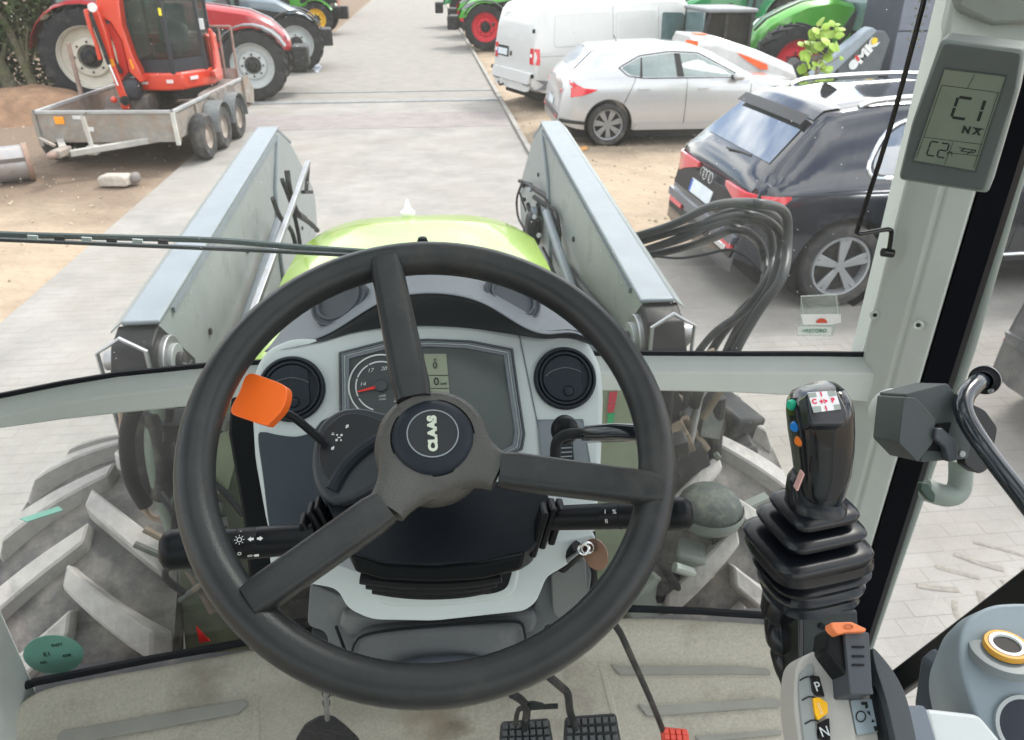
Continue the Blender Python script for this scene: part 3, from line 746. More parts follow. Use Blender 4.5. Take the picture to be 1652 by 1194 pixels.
# engine-side items low on the right, seen through lower glass
dome = thing('air_dome', 'dusty black dome on a grey bowl behind the lower right glass', 'air cleaner', PY(1143, 860, 1.75))
c_ = PY(1143, 822, 1.75)
obj('dome', MB().ell(c_ + Vector((0, 0, .012)), (.098, .098, .062)), mat('dusty_dome', (.05, .062, .06), .75, var=.3, dirt=(.2, .2, .16), damt=.3, dscale=12), dome)
obj('bowl', MB().lathe([(.104, .015), (.108, 0), (.1, -.025), (.06, -.06), (.03, -.10), (0, -.10)], c_, (0, 0, 1), 36), mat('bowl_grey', (.17, .195, .18), .55, dirt=(.3, .29, .25), damt=.2), dome)
obj('lug', MB().beam(c_ + Vector((.09, 0, -.01)), c_ + Vector((.19, .02, .02)), .03, .012), MATS['bowl_grey'], dome)
obj('stem', MB().tube([c_ + Vector((0, 0, -.09)), c_ + Vector((.02, .03, -.3))], .03, 12), M_DARKM, dome)
# dark engine lumps and brackets
eng = [((1105, 690), (.10, .1, .10), M_BLACKS, 2.0), ((1100, 760), (.12, .1, .10), M_BLACKS, 2.0), ((1075, 850), (.10, .1, .12), M_BLACKS, 1.95), ((1075, 920), (.12, .1, .14), M_BLACKS, 1.95), ((1150, 930), (.2, .1, .14), M_DARKM, 1.95), ((1165, 700), (.09, .12, .16), M_DARKM, 2.1), ((1090, 760), (.12, .1, .16), M_DARKM, 1.9), ((1180, 760), (.10, .1, .18), M_DARKM, 2.0), ((1080, 940), (.16, .12, .12), M_DARKM, 1.7), ((1145, 960), (.10, .1, .12), M_DARKM, 1.75), ((1160, 905), (.05, .1, .10), MATS['bowl_grey'], 1.8), ((1200, 800), (.07, .1, .12), M_DARKM, 2.0), ((1030, 960), (.10, .1, .10), MATS['bowl_grey'], 1.65), ((1195, 935), (.10, .1, .06), M_DARKM, 1.75), ((1110, 900), (.06, .1, .08), MATS['bowl_grey'], 1.7)]
for (px, py), sz, m_, yy in eng:
    obj('engine_part', MB().box(PY(px, py, yy), tuple(1.5 * q for q in sz), Matrix.Rotation(random.uniform(-.5, .5), 3, 'Y') @ Matrix.Rotation(random.uniform(-.4, .4), 3, 'Z')), m_, T, bevel=.014)
obj('tank', MB().prism([PY(x, y, 1.90) for x, y in ((1078, 868), (1150, 850), (1205, 872), (1232, 930), (1236, 1000), (1070, 1000))], (0, .1, 0)), mat('tank_dark', (.035, .036, .033), .6, var=.4, vscale=12, dirt=(.20, .165, .125), damt=.32, dscale=14), T, bevel=.015)
obj('tank', MB().prism([PY(x, y, 2.02) for x, y in ((1060, 640), (1160, 640), (1178, 700), (1172, 780), (1120, 800), (1060, 800))], (0, .1, 0)), mat('tank_dark', (.03, .03, .03), .6), T, bevel=.015)
rc = random.Random(3)
M_EN = [M_DARKM, M_BLACKS, M_RUB, M_DARKM, mat('engine_grey', (.075, .085, .08), .55, dirt=(.2, .19, .16), damt=.3, dscale=15), mat('engine_tan', (.17, .135, .10), .7, var=.4)]
for k in range(90):
    x_, y_, yy = rc.uniform(262, 400), rc.uniform(660, 1040), rc.uniform(1.52, 1.59)
    if k < 44: x_, y_, yy = rc.uniform(1062, 1165), rc.uniform(640, 985), rc.uniform(1.72, 1.95)
    elif k > 63: x_, y_, yy = rc.uniform(1085, 1215), rc.uniform(880, 985), rc.uniform(1.68, 1.8)
    if abs(x_ - 1143) < 62 and abs(y_ - 822) < 68: continue
    sz = rc.uniform(.02, .065); rot_ = Matrix.Rotation(rc.uniform(-.7, .7), 3, 'Y') @ Matrix.Rotation(rc.uniform(-.6, .6), 3, 'X')
    m_ = M_EN[rc.choice((0, 1, 2, 3, 4, 4, 5))]; p_ = PY(x_, y_, yy)
    if k % 3 == 0: mb_ = MB().box(p_, (sz * rc.uniform(.8, 2), sz, sz * rc.uniform(.8, 2)), rot_)
    elif k % 3 == 1: mb_ = MB().tube([p_, p_ + rot_ @ Vector((0, 0, sz * 3))], sz * .32, 12)
    else: mb_ = MB().tube([p_, p_ + Vector((rc.uniform(-.08, .08), 0, .08)), p_ + Vector((rc.uniform(-.12, .12), .03, rc.uniform(.1, .2)))], .009, 8, smooth=4)
    obj('engine_part', mb_, m_, T, bevel=.004 if k % 3 == 0 else 0)
for a, b, r_, m_, yy in (((1128, 640), (1112, 720), .012, M_STEEL, 1.85), ((1095, 690), (1110, 760), .010, M_LOADER, 1.85), ((1160, 640), (1150, 760), .022, M_DARKM, 1.9), ((1088, 915), (1130, 928), .016, mat('pale_fitting', (.4, .44, .4), .5), 1.62), ((1120, 760), (1230, 840), .008, M_LOADER, 1.9), ((1108, 930), (1100, 975), .014, M_LOADER, 1.62), ((1150, 900), (1142, 980), .011, mat('tan_pipe', (.4, .30, .21), .6), 1.64), ((1060, 900), (1095, 950), .012, M_RUB, 1.6), ((1070, 800), (1090, 860), .02, M_DARKM, 1.8)):
    obj('engine_pipe', MB().tube([PY(a[0], a[1], yy), PY(b[0], b[1], yy)], r_, 10), m_, T)
obj('step_plate', MB().prism([PY(x, y, 2.35) for x, y in ((1148, 690), (1186, 676), (1200, 690), (1250, 745), (1240, 755), (1190, 700), (1150, 702))], (0, .05, 0)), mat('pale_bracket', (.55, .6, .58), .4), T)
for (x, y, a, b, m_) in ((1178, 905, .09, .09, mat('hex_plate', (.30, .285, .25), .7, dirt=(.25, .2, .15), damt=.3)), (1208, 955, .11, .05, MATS['hex_plate']), (1195, 975, .10, .05, mat('tan_mud', (.36, .29, .21), .9, var=.3))):
    obj('engine_bracket', MB().box(PY(x, y, 1.95), (a, .04, b), Matrix.Rotation(.4, 3, 'Y')), m_, T, bevel=.008)
# left: hoses and dark frame behind lower glass
for pts, r_, m_ in ((((225, 640), (205, 700), (212, 770), (235, 815)), .02, M_RUB), (((262, 650), (250, 700), (255, 760), (275, 830), (300, 900), (330, 1000), (370, 1060)), .026, mat('green_hose', (.13, .165, .14), .6, var=.3)), (((250, 660), (265, 740), (262, 800)), .03, M_DARKM), (((196, 650), (200, 720), (212, 780), (240, 830), (270, 840)), .008, mat('rusty_cable', (.3, .22, .17), .7))):
    obj('engine_hose', MB().tube([PY(x, y, 1.72) for x, y in pts], r_, 12, smooth=6), m_, T)
obj('frame_box', MB().prism([PY(x, y, 1.9) for x, y in ((200, 640), (290, 640), (285, 760), (262, 820), (232, 826), (210, 790))], (0, .12, 0)), M_DARKM, T, bevel=.02)
# ================================================================ STEERING WHEEL
n_w = nrm(57, 3)
WP = Plane((-.010, .5565, 2.279), n_w)
sw = thing('steering_wheel', 'black three-spoke steering wheel with round maker badge at its hub', 'steering wheel', WP.p)
RM, rm = .1985, .0165
rs = []
for i in range(96):
    a = 2 * math.pi * i / 96; rd = WP.u * math.cos(a) + WP.v * math.sin(a)
    rs.append([WP.p + rd * (RM + rm * math.cos(b)) + WP.n * rm * 1.0 * math.sin(b) for b in [2 * math.pi * j / 20 for j in range(20)]])
obj('rim', MB().rings(rs, closed=True), M_WHEEL, sw)
def wloc(px, py, h=0):
    d = WP.at(px, py, h) - WP.p; return d.dot(WP.u), d.dot(WP.v)
def spoke(c0, c1, w0, w1, h0, h1):
    """flat padded bar on the wheel plane between two pixel centres"""
    a = Vector(wloc(*c0, h0)); b = Vector(wloc(*c1, h1)); rs = []
    d = (b - a).normalized(); s_ = Vector((-d.y, d.x)); N = 10
    for i in range(N + 1):
        t = i / N; c = a.lerp(b, t); w_ = w0 + (w1 - w0) * t; h = h0 + (h1 - h0) * t
        endf = 1.0 if 0 < i < N else .9
        row = []
        for j in range(20):
            an = 2 * math.pi * j / 20
            cx_ = math.copysign(abs(math.cos(an)) ** .55, math.cos(an)) * w_ * endf
            cz_ = math.copysign(abs(math.sin(an)) ** .75, math.sin(an)) * .0115 * endf
            q = c + s_ * cx_
            row.append(WP.loc(q.x, q.y, h + cz_ + .003))
        rs.append(row)
    return MB().rings(rs)
SPK = [((668, 648), (622, 424), .0172, .0156), ((806, 760), (1064, 793), .0168, .0150), ((622, 820), (404, 974), .0166, .0150)]
for c0, c1, w0, w1 in SPK:
    obj('spoke', spoke(c0, c1, w0, w1, .004, .006), M_WHEEL, sw, ang=60)
# hub boss with three short arms
hub = MB()
hub.lathe([(0, -.05), (.038, -.05), (.048, -.036), (.0515, -.014), (.049, .001), (.0425, .009), (.0365, .010), (.0355, .006), (0, .006)], WP.loc(0, 0), WP.n, 48)
hb = obj('hub', hub, M_HUB, sw, ang=50)
for c0, c1, w0, w1 in SPK:
    b = Vector(wloc(*c0, .004)); L_ = b.length; d = b.normalized(); s_ = Vector((-d.y, d.x)); rs = []
    for i in range(9):
        t = i / 8; r_ = .030 + (L_ - .030) * t; w_ = .022 * (1 - t) ** 2 + (w0 + .0006)
        row = []
        for j in range(20):
            an = 2 * math.pi * j / 20
            q = d * r_ + s_ * math.copysign(abs(math.cos(an)) ** .7, math.cos(an)) * w_
            row.append(WP.loc(q.x, q.y, .0015 * t - .005 * (1 - t) + math.copysign(abs(math.sin(an)) ** .75, math.sin(an)) * (.0155 - .0032 * t)))
        rs.append(row)
    obj('hub_arm', MB().rings(rs), M_HUB, sw, ang=60)
hcp = obj('hub_cap', MB().lathe([(0, .0145), (.0215, .0145), (.029, .0125), (.0345, .0085), (.036, .004), (.036, 0), (0, 0)], WP.loc(0, 0, .003), WP.n, 56), M_HUBCAP, sw, ang=60)
obj('badge_ring', MB().lathe([(.0212, .0), (.0212, .0009), (.0222, .0009), (.0222, 0)], WP.loc(0, 0, .0175), WP.n, 48), mat('badge_ring', (.22, .24, .26), .4), hcp)
obj('badge', MB().disc(WP.loc(0, 0, .0176), WP.n, .0208, .0004, 40), mat('badge_black', (.012, .014, .017), .4), hcp)
# lettering runs bottom to top
tu = (WP.v + WP.u * .04).normalized(); tv = -WP.u
text('badge_lettering', 'CLAAS', WP.loc(0, -.0002, .0184), tu, tv, .0072, mat('badge_letters', (.50, .53, .44), .5), hcp, th=.0002, bold=.0007, sx=1.1)

# ================================================================ INSTRUMENT PANEL
DP = Plane(PD(700, 640, .95), nrm(38, 3))
dash = thing('dashboard', 'light grey instrument panel with round vents and dark hooded cowl behind the wheel', 'dashboard', PD(690, 900, .93))
out = [(404, 640), (412, 590), (432, 561), (470, 545), (520, 545), (560, 530), (640, 523), (690, 521), (750, 523), (815, 533), (870, 543), (915, 533), (950, 549), (971, 590), (975, 640), (973, 700), (970, 780), (960, 868), (905, 880), (880, 960), (560, 960), (500, 905), (446, 905), (428, 840), (410, 740)]
obj('panel', slab(DP, rnd(out, 14), .07), M_DASH, dash, bevel=.008, bseg=3)
obj('panel_seam', slab(DP, ((837, 541), (839, 541), (876, 720), (874, 720)), .002, .0012), M_COWL, dash, smooth=False)
# cluster bezel: rebated frames, screen
def frame(pl, outer, inner, th, h):
    n = len(outer); A = [pl.at(x, y, h) for x, y in outer]; B = [pl.at(x, y, h) for x, y in inner]
    A2 = [p - pl.n * th for p in A]; B2 = [p - pl.n * th for p in B]; m = MB()
    m.v = A + B + A2 + B2
    for i in range(n):
        j = (i + 1) % n
        m.f += [(i, j, n + j, n + i), (2 * n + i, 3 * n + i, 3 * n + j, 2 * n + j), (i, 2 * n + i, 2 * n + j, j), (n + i, n + j, 3 * n + j, 3 * n + i)]
    return m
bz = [(547, 660), (546, 568), (620, 549), (690, 546), (760, 549), (828, 562), (836, 620), (848, 700), (844, 725), (700, 800), (552, 800)]
ctr = (695, 660)
def scl(pts, s, c=ctr): return [(c[0] + (x - c[0]) * s, c[1] + (y - c[1]) * s) for x, y in pts]
obj('bezel', frame(DP, scl(bz, 1.0), scl(bz, .972), .004, .004), mat('bezel_dark', (.09, .10, .105), .45, var=.3, dirt=(.3, .27, .2), damt=.12, dscale=60), dash, bevel=.001)
obj('bezel', frame(DP, scl(bz, .970), scl(bz, .945), .004, .006), M_COWL, dash, bevel=.001)
obj('bezel', frame(DP, scl(bz, .945), scl(bz, .925), .006, .004), M_DASH, dash, bevel=.001)
obj('bezel', frame(DP, scl(bz, .925), scl(bz, .885), .006, .005), M_COWL, dash, bevel=.001)
scr = obj('screen', slab(DP, scl(bz, .885), .002, .002), mat('screen_grey', (.075, .088, .085), .16, var=.12, vscale=5), dash, smooth=False)
obj('gauge_face', slab(DP, ((568, 600), (640, 590), (648, 665), (575, 670)), .0006, .0028), mat('gauge_face', (.055, .062, .066), .35), scr, smooth=False)
# tachometer
gc = DP.at(615, 623, .004); M_GW = mat('gauge_white', (.62, .64, .64), .4)
gd = obj('tachometer', MB().disc(gc - DP.n * .0004, DP.n, .0385, .0006, 48), MATS['gauge_face'], dash)
obj('dial_ring', MB().lathe([(.0385, 0), (.0385, .0022), (.0402, .0022), (.0402, 0)], gc, DP.n, 56), M_GW, gd)
for a0, a1 in ((205, 248), (158, 200), (118, 155), (70, 115), (30, 66)):
    arc = []
    for i in range(9):
        a = R(a0 + (a1 - a0) * i / 8)
        arc.append((a, .031))
    for r0, r1 in ((.0300, .0316),):
        m = MB(); k = []
        for a, _ in arc:
            dv = DP.u * math.cos(a) + DP.v * math.sin(a); k.append([gc + dv * r0, gc + dv * r1, gc + dv * r1 + DP.n * .0009, gc + dv * r0 + DP.n * .0009])
        obj('scale_arc', m.rings(k), M_GW, gd, smooth=False)
for s_, dx, dy in (('14', -.0225, .004), ('17', -.0120, .0205), ('20', .0045, .0215), ('A', .021, .006), ('26', .017, -.019)):
    text('dial_number', s_, gc + DP.u * dx + DP.v * dy + DP.n * .001, DP.u, DP.v, .0048, M_GW, gd, shear=.25, sx=1.15)
text('dial_number', 'x100', gc + DP.u * .0005 + DP.v * -.0125 + DP.n * .001, DP.u, DP.v, .0030, M_GW, gd)
text('dial_number', 'r/min', gc + DP.u * .0005 + DP.v * -.0165 + DP.n * .001, DP.u, DP.v, .0030, M_GW, gd)
nd = gc + DP.n * .002
na = R(190); nv = DP.u * math.cos(na) + DP.v * math.sin(na); ns = DP.u * -math.sin(na) + DP.v * math.cos(na)
obj('needle', MB().prism([nd + nv * .006 + ns * .002, nd + nv * .0295 + ns * .0008, nd + nv * .0295 - ns * .0008, nd + nv * .006 - ns * .002], DP.n * .0012), mat('needle_red', (.75, .04, .03), .4), gd, smooth=False)
obj('needle_hub', MB().disc(nd, DP.n, .0075, .004, 24), MATS['gauge_face'], gd, bevel=.001)
# lcd column beside the spoke
M_LCD = mat('lcd_green_grey', (.25, .285, .205), .3, var=.04)
lc = obj('lcd_column', slab(DP, ((684, 571), (720, 571), (726, 644), (690, 640)), .0008, .0036), M_LCD, dash, smooth=False)
obj('lcd_rule', slab(DP, ((688, 605), (723, 605), (723, 606), (688, 606)), .0005, .0042), M_LCDT, lc, smooth=False)
obj('lcd_rule', slab(DP, ((690, 626), (725, 626), (725, 627), (690, 627)), .0005, .0042), M_LCDT, lc, smooth=False)
text('lcd_digit', 'n', DP.at(702, 580, .0042), DP.u, DP.v, .005, M_LCDT, lc)
text('lcd_digit', '0', DP.at(702, 590, .0042), DP.u, DP.v, .0085, M_LCDT, lc)
text('lcd_digit', '0', DP.at(704, 616, .0042), DP.u, DP.v, .010, M_LCDT, lc)
text('lcd_digit', 'km/h', DP.at(716, 619, .0042), DP.u, DP.v, .0028, M_LCDT, lc)
text('lcd_digit', 'h', DP.at(718, 636, .0042), DP.u, DP.v, .004, M_LCDT, lc)
# round vents
def vent(px, py, r_):
    c = DP.at(px, py, 0)
    v = obj('air_vent', MB().lathe([(r_ * 1.0, -.004), (r_ * 1.0, .004), (r_ * .95, .0075), (r_ * .90, .0075), (r_ * .88, .002), (r_ * .85, .002), (r_ * .83, .0065), (r_ * .77, .0065), (r_ * .755, .002), (0, .002)], c, DP.n, 56), M_VENT, dash, ang=30)
    fl = MB()
    a = [(r_ * .73 * math.cos(t), r_ * .73 * math.sin(t)) for t in [2 * math.pi * i / 40 for i in range(40)]]
    a = [(x, y) if x < r_ * .52 else (r_ * .52, y) for x, y in a]
    fl.prism([c + DP.u * x + DP.v * y + DP.n * .0015 for x, y in a], DP.n * .004)
    obj('vent_flap', fl, M_VENT, v, bevel=.0012)
    obj('flap_edge', MB().tube([c + DP.u * x + DP.v * y + DP.n * .0062 for x, y in [(-r_ * .62, r_ * .12), (-r_ * .4, r_ * .26), (0, r_ * .33), (r_ * .35, r_ * .24), (r_ * .52, r_ * .14)]], .0008, 6, smooth=4), mat('vent_edge', (.10, .11, .12), .35), v)
    obj('vent_tab', MB().lathe([(0, .002), (.0042, .002), (.0058, .001), (.0062, 0), (.0070, .0008), (.0070, 0)], c + DP.u * .002 - DP.v * r_ * .42 + DP.n * .0056, DP.n, 24), M_VENT, v)
vent(911, 611, .0405); vent(471, 628, .0405)
# dark inset storage panel on the left, switch plate on the right
obj('inset_panel', slab(DP, arcpts([(416, 706), (425, 697), (450, 702), (480, 704), (505, 695), (524, 676), (560, 676), (620, 760), (620, 880), (560, 900), (500, 898), (446, 896), (434, 850), (424, 770)], 5), .004, .0022), M_DASHD, dash, bevel=.0015)
sp = obj('switch_plate', slab(DP, rnd([(868, 678), (940, 677), (952, 745), (950, 770), (876, 770)], 6), .002, .0022), mat('switch_plate', (.19, .215, .235), .5, bump=.2, bscale=800), dash, bevel=.001)
obj('plate_border', frame(DP, [(867, 677), (941, 676), (953, 746), (951, 771), (875, 771)], [(869, 679), (939, 678), (950, 746), (949, 769), (877, 769)], .001, .0026), M_COWL, sp)
obj('rocker_switch', slab(DP, rnd([(903, 708), (924, 706), (928, 760), (906, 762)], 3), .006, .009), M_VENT, sp, bevel=.002)
for k in range(4): obj('switch_mark', slab(DP, ((905, 715 + k * 7), (923, 714 + k * 7), (923, 716 + k * 7), (905, 717 + k * 7)), .0005, .0096), mat('switch_mark', (.25, .26, .26), .5), sp, smooth=False)
# hooded cowl: top surface from lip back to the glass, underside from lip down to the panel
lip = [(425, 566), (470, 556), (520, 545), (560, 520), (610, 486), (650, 475), (690, 471), (735, 474), (780, 486), (820, 512), (850, 531), (880, 540), (905, 536), (930, 534), (960, 552)]
bck = [(478, 500), (492, 470), (520, 448), (556, 425), (596, 402), (640, 394), (688, 391), (735, 394), (780, 402), (815, 420), (850, 440), (880, 462), (905, 480), (925, 500), (952, 530)]
pt = [(432, 568), (474, 560), (522, 552), (560, 538), (610, 529), (650, 526), (690, 525), (735, 527), (780, 532), (820, 538), (850, 543), (880, 548), (905, 545), (930, 546), (958, 560)]
def cl(k, t):
    a = Vector((*lip[k], 0)); b = Vector((*bck[k], 0)); q = a.lerp(b, t); return q.x, q.y
rs = []
for k in range(len(lip)):
    bulge = math.sin(math.pi * k / (len(lip) - 1))
    dl = .965 - .055 * bulge; row = []
    row.append(DP.at(pt[k][0], pt[k][1], .002))
    row.append(PD(lip[k][0], lip[k][1] + 3, dl + .006)); row.append(PD(lip[k][0], lip[k][1], dl))
    for t in (.12, .4, .7, 1.0):
        x, y = cl(k, t); row.append(PD(x, y, dl + .005 + t * (.12 + .09 * bulge)))
    x, y = cl(k, 1.0); row.append(PD(x, y + 25, dl + .05 + (.12 + .09 * bulge)))
    rs.append(row)
cm = MB().rings([r_[1:] for r_ in rs], False, loop=False)
cw = obj('cowl', cm, M_COWL, dash, sub=2, solid=.004)
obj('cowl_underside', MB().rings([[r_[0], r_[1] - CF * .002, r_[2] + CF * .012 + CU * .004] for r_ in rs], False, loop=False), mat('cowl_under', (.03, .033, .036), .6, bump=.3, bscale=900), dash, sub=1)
obj('sun_sensor', MB().lathe([(0, .012), (.006, .010), (.008, .004), (.0085, -.004), (0, -.004)], PD(682, 394, 1.10), (0, 0, 1), 20), M_BLACK, dash)
for (x, y, s_) in ((548, 486, -1), (826, 482, 1)):     # round defroster outlets let into the cowl
    nn2 = Vector((s_ * .42, -.45, .85)).normalized(); c = PD(x, y, .985) + nn2 * .002
    obj('defroster_outlet', MB().lathe([(.040, -.01), (.040, .003), (.0375, .004), (.0355, .001), (.033, .001), (.0315, .004), (.0285, .004), (.027, .0), (0, .0)], c, nn2, 44), mat('outlet_grey', (.07, .08, .092), .5), dash, ang=30)
# side rubber and lower body behind
obj('panel_side_rubber', slab(DP, ((372, 640), (410, 640), (446, 905), (436, 1010), (405, 980), (392, 840), (368, 700)), .05, -.012), mat('gap_rubber', (.004, .005, .006), .5, spec=.12), dash, bevel=.004)

# ================================================================ STEERING COLUMN
CP = Plane(PD(710, 850, .735), nrm(62, 3))
colm = thing('steering_column', 'black steering column shroud above grey column casing', 'steering column', PD(700, 1050, .82))
topf = [(520, 800), (640, 765), (860, 780), (888, 800), (868, 878), (845, 893), (780, 906), (700, 912), (620, 908), (566, 893)]
obj('shroud', slab(CP, rnd(topf, 10), .05), mat('shroud_black', (.008, .010, .014), .42, spec=.2, bump=.12, bscale=900), colm, bevel=.006, bseg=3)
fl_ = [(562, 893), (620, 909), (700, 913), (780, 907), (848, 893), (842, 920), (775, 936), (700, 940), (620, 936), (572, 924)]
obj('shroud_front', MB().prism([PD(x, y, .715) for x, y in fl_], CF * .05), mat('shroud_front_black', (.004, .005, .006), .4, spec=.15), colm, bevel=.004)
for k, (y, ww) in enumerate(((938, 118), (946, 108), (954, 98))):
    pts = [(700 - ww, y - 6), (700 - ww * .5, y + 1), (700, y + 3), (700 + ww * .5, y), (700 + ww * .92, y - 8)]
    obj('bellows_fold', MB().tube([PD(a, b, .755 + k * .008) for a, b in pts], .0065, 10, smooth=4), M_BLACK, colm)
# light collar under the shroud
def zstack(pts, d0, d1):
    return MB().prism([PD(x, y, d0) for x, y in pts], CF * (d1 - d0))
collar = [(440, 880), (560, 915), (600, 930), (820, 925), (870, 880), (962, 862), (956, 880), (905, 918), (882, 930), (865, 972), (846, 986), (700, 1002), (600, 1000), (560, 982), (545, 950), (500, 942), (444, 938), (434, 900)]
obj('collar', zstack(rnd(collar, 16), .805, .86), M_DASH, colm, bevel=.008, bseg=3)
obj('collar_step', zstack(rnd([(592, 925), (840, 915), (832, 955), (812, 968), (700, 980), (620, 978), (596, 962)], 14), .796, .82), M_DASH, colm, bevel=.004)
obj('collar_well', zstack(rnd([(604, 925), (828, 918), (818, 950), (796, 958), (700, 966), (626, 964)], 10), .793, .80), M_RUB, colm, smooth=False)
low = [(500, 940), (560, 965), (600, 995), (860, 985), (880, 925), (960, 880), (946, 1000), (925, 1020), (880, 1005), (868, 1045), (850, 1075), (840, 1110), (560, 1110), (534, 1080), (527, 1020), (495, 1010)]
obj('lower_casing', zstack(rnd(low, 12), .85, .95), M_COL, colm, bevel=.01, bseg=3)
obj('casing_upper_face', zstack(rnd([(552, 985), (700, 1006), (862, 985), (868, 1000), (860, 1022), (700, 1030), (560, 1030), (545, 1010)], 8), .835, .86), M_COL, colm, bevel=.006)
box_ = [(570, 1030), (592, 1018), (700, 1008), (830, 1004), (845, 1015), (850, 1090), (840, 1120), (560, 1120), (562, 1062)]
lb = MB(); lb.prism([PD(x, y, .815) for x, y in rnd(box_, 16)], CF * .06)
obj('storage_flap', lb, mat('flap_grey', (.085, .088, .092), .5, bump=.5, bscale=500, dirt=(.2, .2, .2), damt=.1, dscale=20), colm, bevel=.012, bseg=4)
obj('flap_gap', MB().tube([PD(x, y, .812) for x, y in ((566, 1060), (578, 1030), (620, 1018), (700, 1010), (800, 1003), (838, 1004), (846, 1020), (850, 1050))], .0016, 6, smooth=3), M_RUB, colm)
obj('flap_recess', MB().ell(PD(705, 1076, .806), (.055, .012, .012)), mat('flap_recess', (.06, .07, .085), .5), colm)
for (pts) in (((500, 1015), (530, 1015), (545, 1090), (520, 1110), (512, 1060)), ((870, 1000), (905, 1000), (912, 1060), (890, 1090), (866, 1060))):
    obj('column_bracket', zstack(pts, .90, .93), M_DARKM, colm, bevel=.004)
obj('casing_slot', MB().tube([PD(542, 1010, .836), PD(556, 1048, .836)], .0018, 6), M_RUB, colm)
obj('ribbed_cover', zstack(rnd([(888, 925), (945, 900), (948, 960), (938, 1000), (920, 1010), (892, 992)], 8), .835, .86), mat('cover_grey', (.13, .135, .13), .5, bump=.4, bscale=500), colm, bevel=.008)

# shuttle (direction) lever: side housing with printed symbols, rod, orange paddle
sh = thing('shuttle_lever', 'bright orange square paddle lever on a black rod left of the column', 'lever', PD(560, 800, .77))
SHP = Plane(PD(560, 720, .745), nrm(50, -8))
hs = arcpts([(508, 705), (520, 680), (545, 662), (575, 657), (606, 662), (640, 678), (650, 740), (600, 790), (540, 812), (512, 790), (502, 750)], 5)
obj('housing', slab(SHP, hs, .05), mat('shuttle_housing', (.035, .04, .048), .4, bump=.2, bscale=900), sh, bevel=.005, bseg=3)
obj('housing_face', slab(SHP, arcpts([(519, 705), (532, 684), (556, 668), (585, 668), (610, 676), (636, 690), (600, 710), (566, 742), (540, 772), (522, 762), (514, 735)], 5), .002, .0022), mat('shuttle_face_black', (.009, .010, .014), .35), sh, bevel=.001)
obj('housing_rib', MB().tube([SHP.at(x, y, .002) for x, y in ((625, 703), (590, 722), (558, 752), (535, 790))], .007, 10, smooth=4), M_VENT, sh)
def arrow(pl, x, y, ang, s, h, par, m=M_WHITE):
    c = pl.at(x, y, h); a = R(ang); d_ = pl.u * math.cos(a) + pl.v * math.sin(a); e_ = pl.u * -math.sin(a) + pl.v * math.cos(a)
    P = [(1, 0), (0, .8), (0, .35), (-.8, .35), (-.8, -.35), (0, -.35), (0, -.8)]
    return obj('arrow_mark', MB().prism([c + d_ * (p * s) + e_ * (q * s) for p, q in P], pl.n * .0003), m, par, smooth=False)
arrow(SHP, 560, 688, 60, .0024, .0025, sh); arrow(SHP, 537, 723, 240, .0024, .0025, sh)
c = SHP.at(547, 706, .0025)
for dx, dy, a, b in ((0, 0, .003, .0012), (.0022, .0026, .0022, .0022), (-.0022, -.0026, .0022, .0022), (.0022, -.0026, .0016, .0016), (-.0022, .0026, .0016, .0016), (-.0065, .003, .003, .0008), (-.0065, .0045, .002, .0006)):
    obj('tractor_mark', MB().box(c + SHP.u * dx + SHP.v * dy, (a, b, .0004), Matrix((SHP.u, SHP.v, SHP.n)).transposed()), M_WHITE, sh, smooth=False)
obj('lever_rod', MB().tube([PD(520, 712, .735), PD(495, 690, .730), PD(472, 672, .725), PD(455, 664, .722), PD(435, 650, .72)], .0042, 12, smooth=4), M_BLACK, sh)
KP = Plane(PD(415, 645, .70), nrm(42, -14))
kn = arcpts([(372, 664), (386, 632), (400, 603), (430, 610), (458, 622), (463, 636), (456, 660), (436, 682), (428, 686), (396, 676)], 4)
M_OR = mat('orange_paddle', (1.0, .17, .025), .3, var=.03, coat=.2)
obj('paddle', slab(KP, kn, .013), M_OR, sh, bevel=.004, bseg=4)

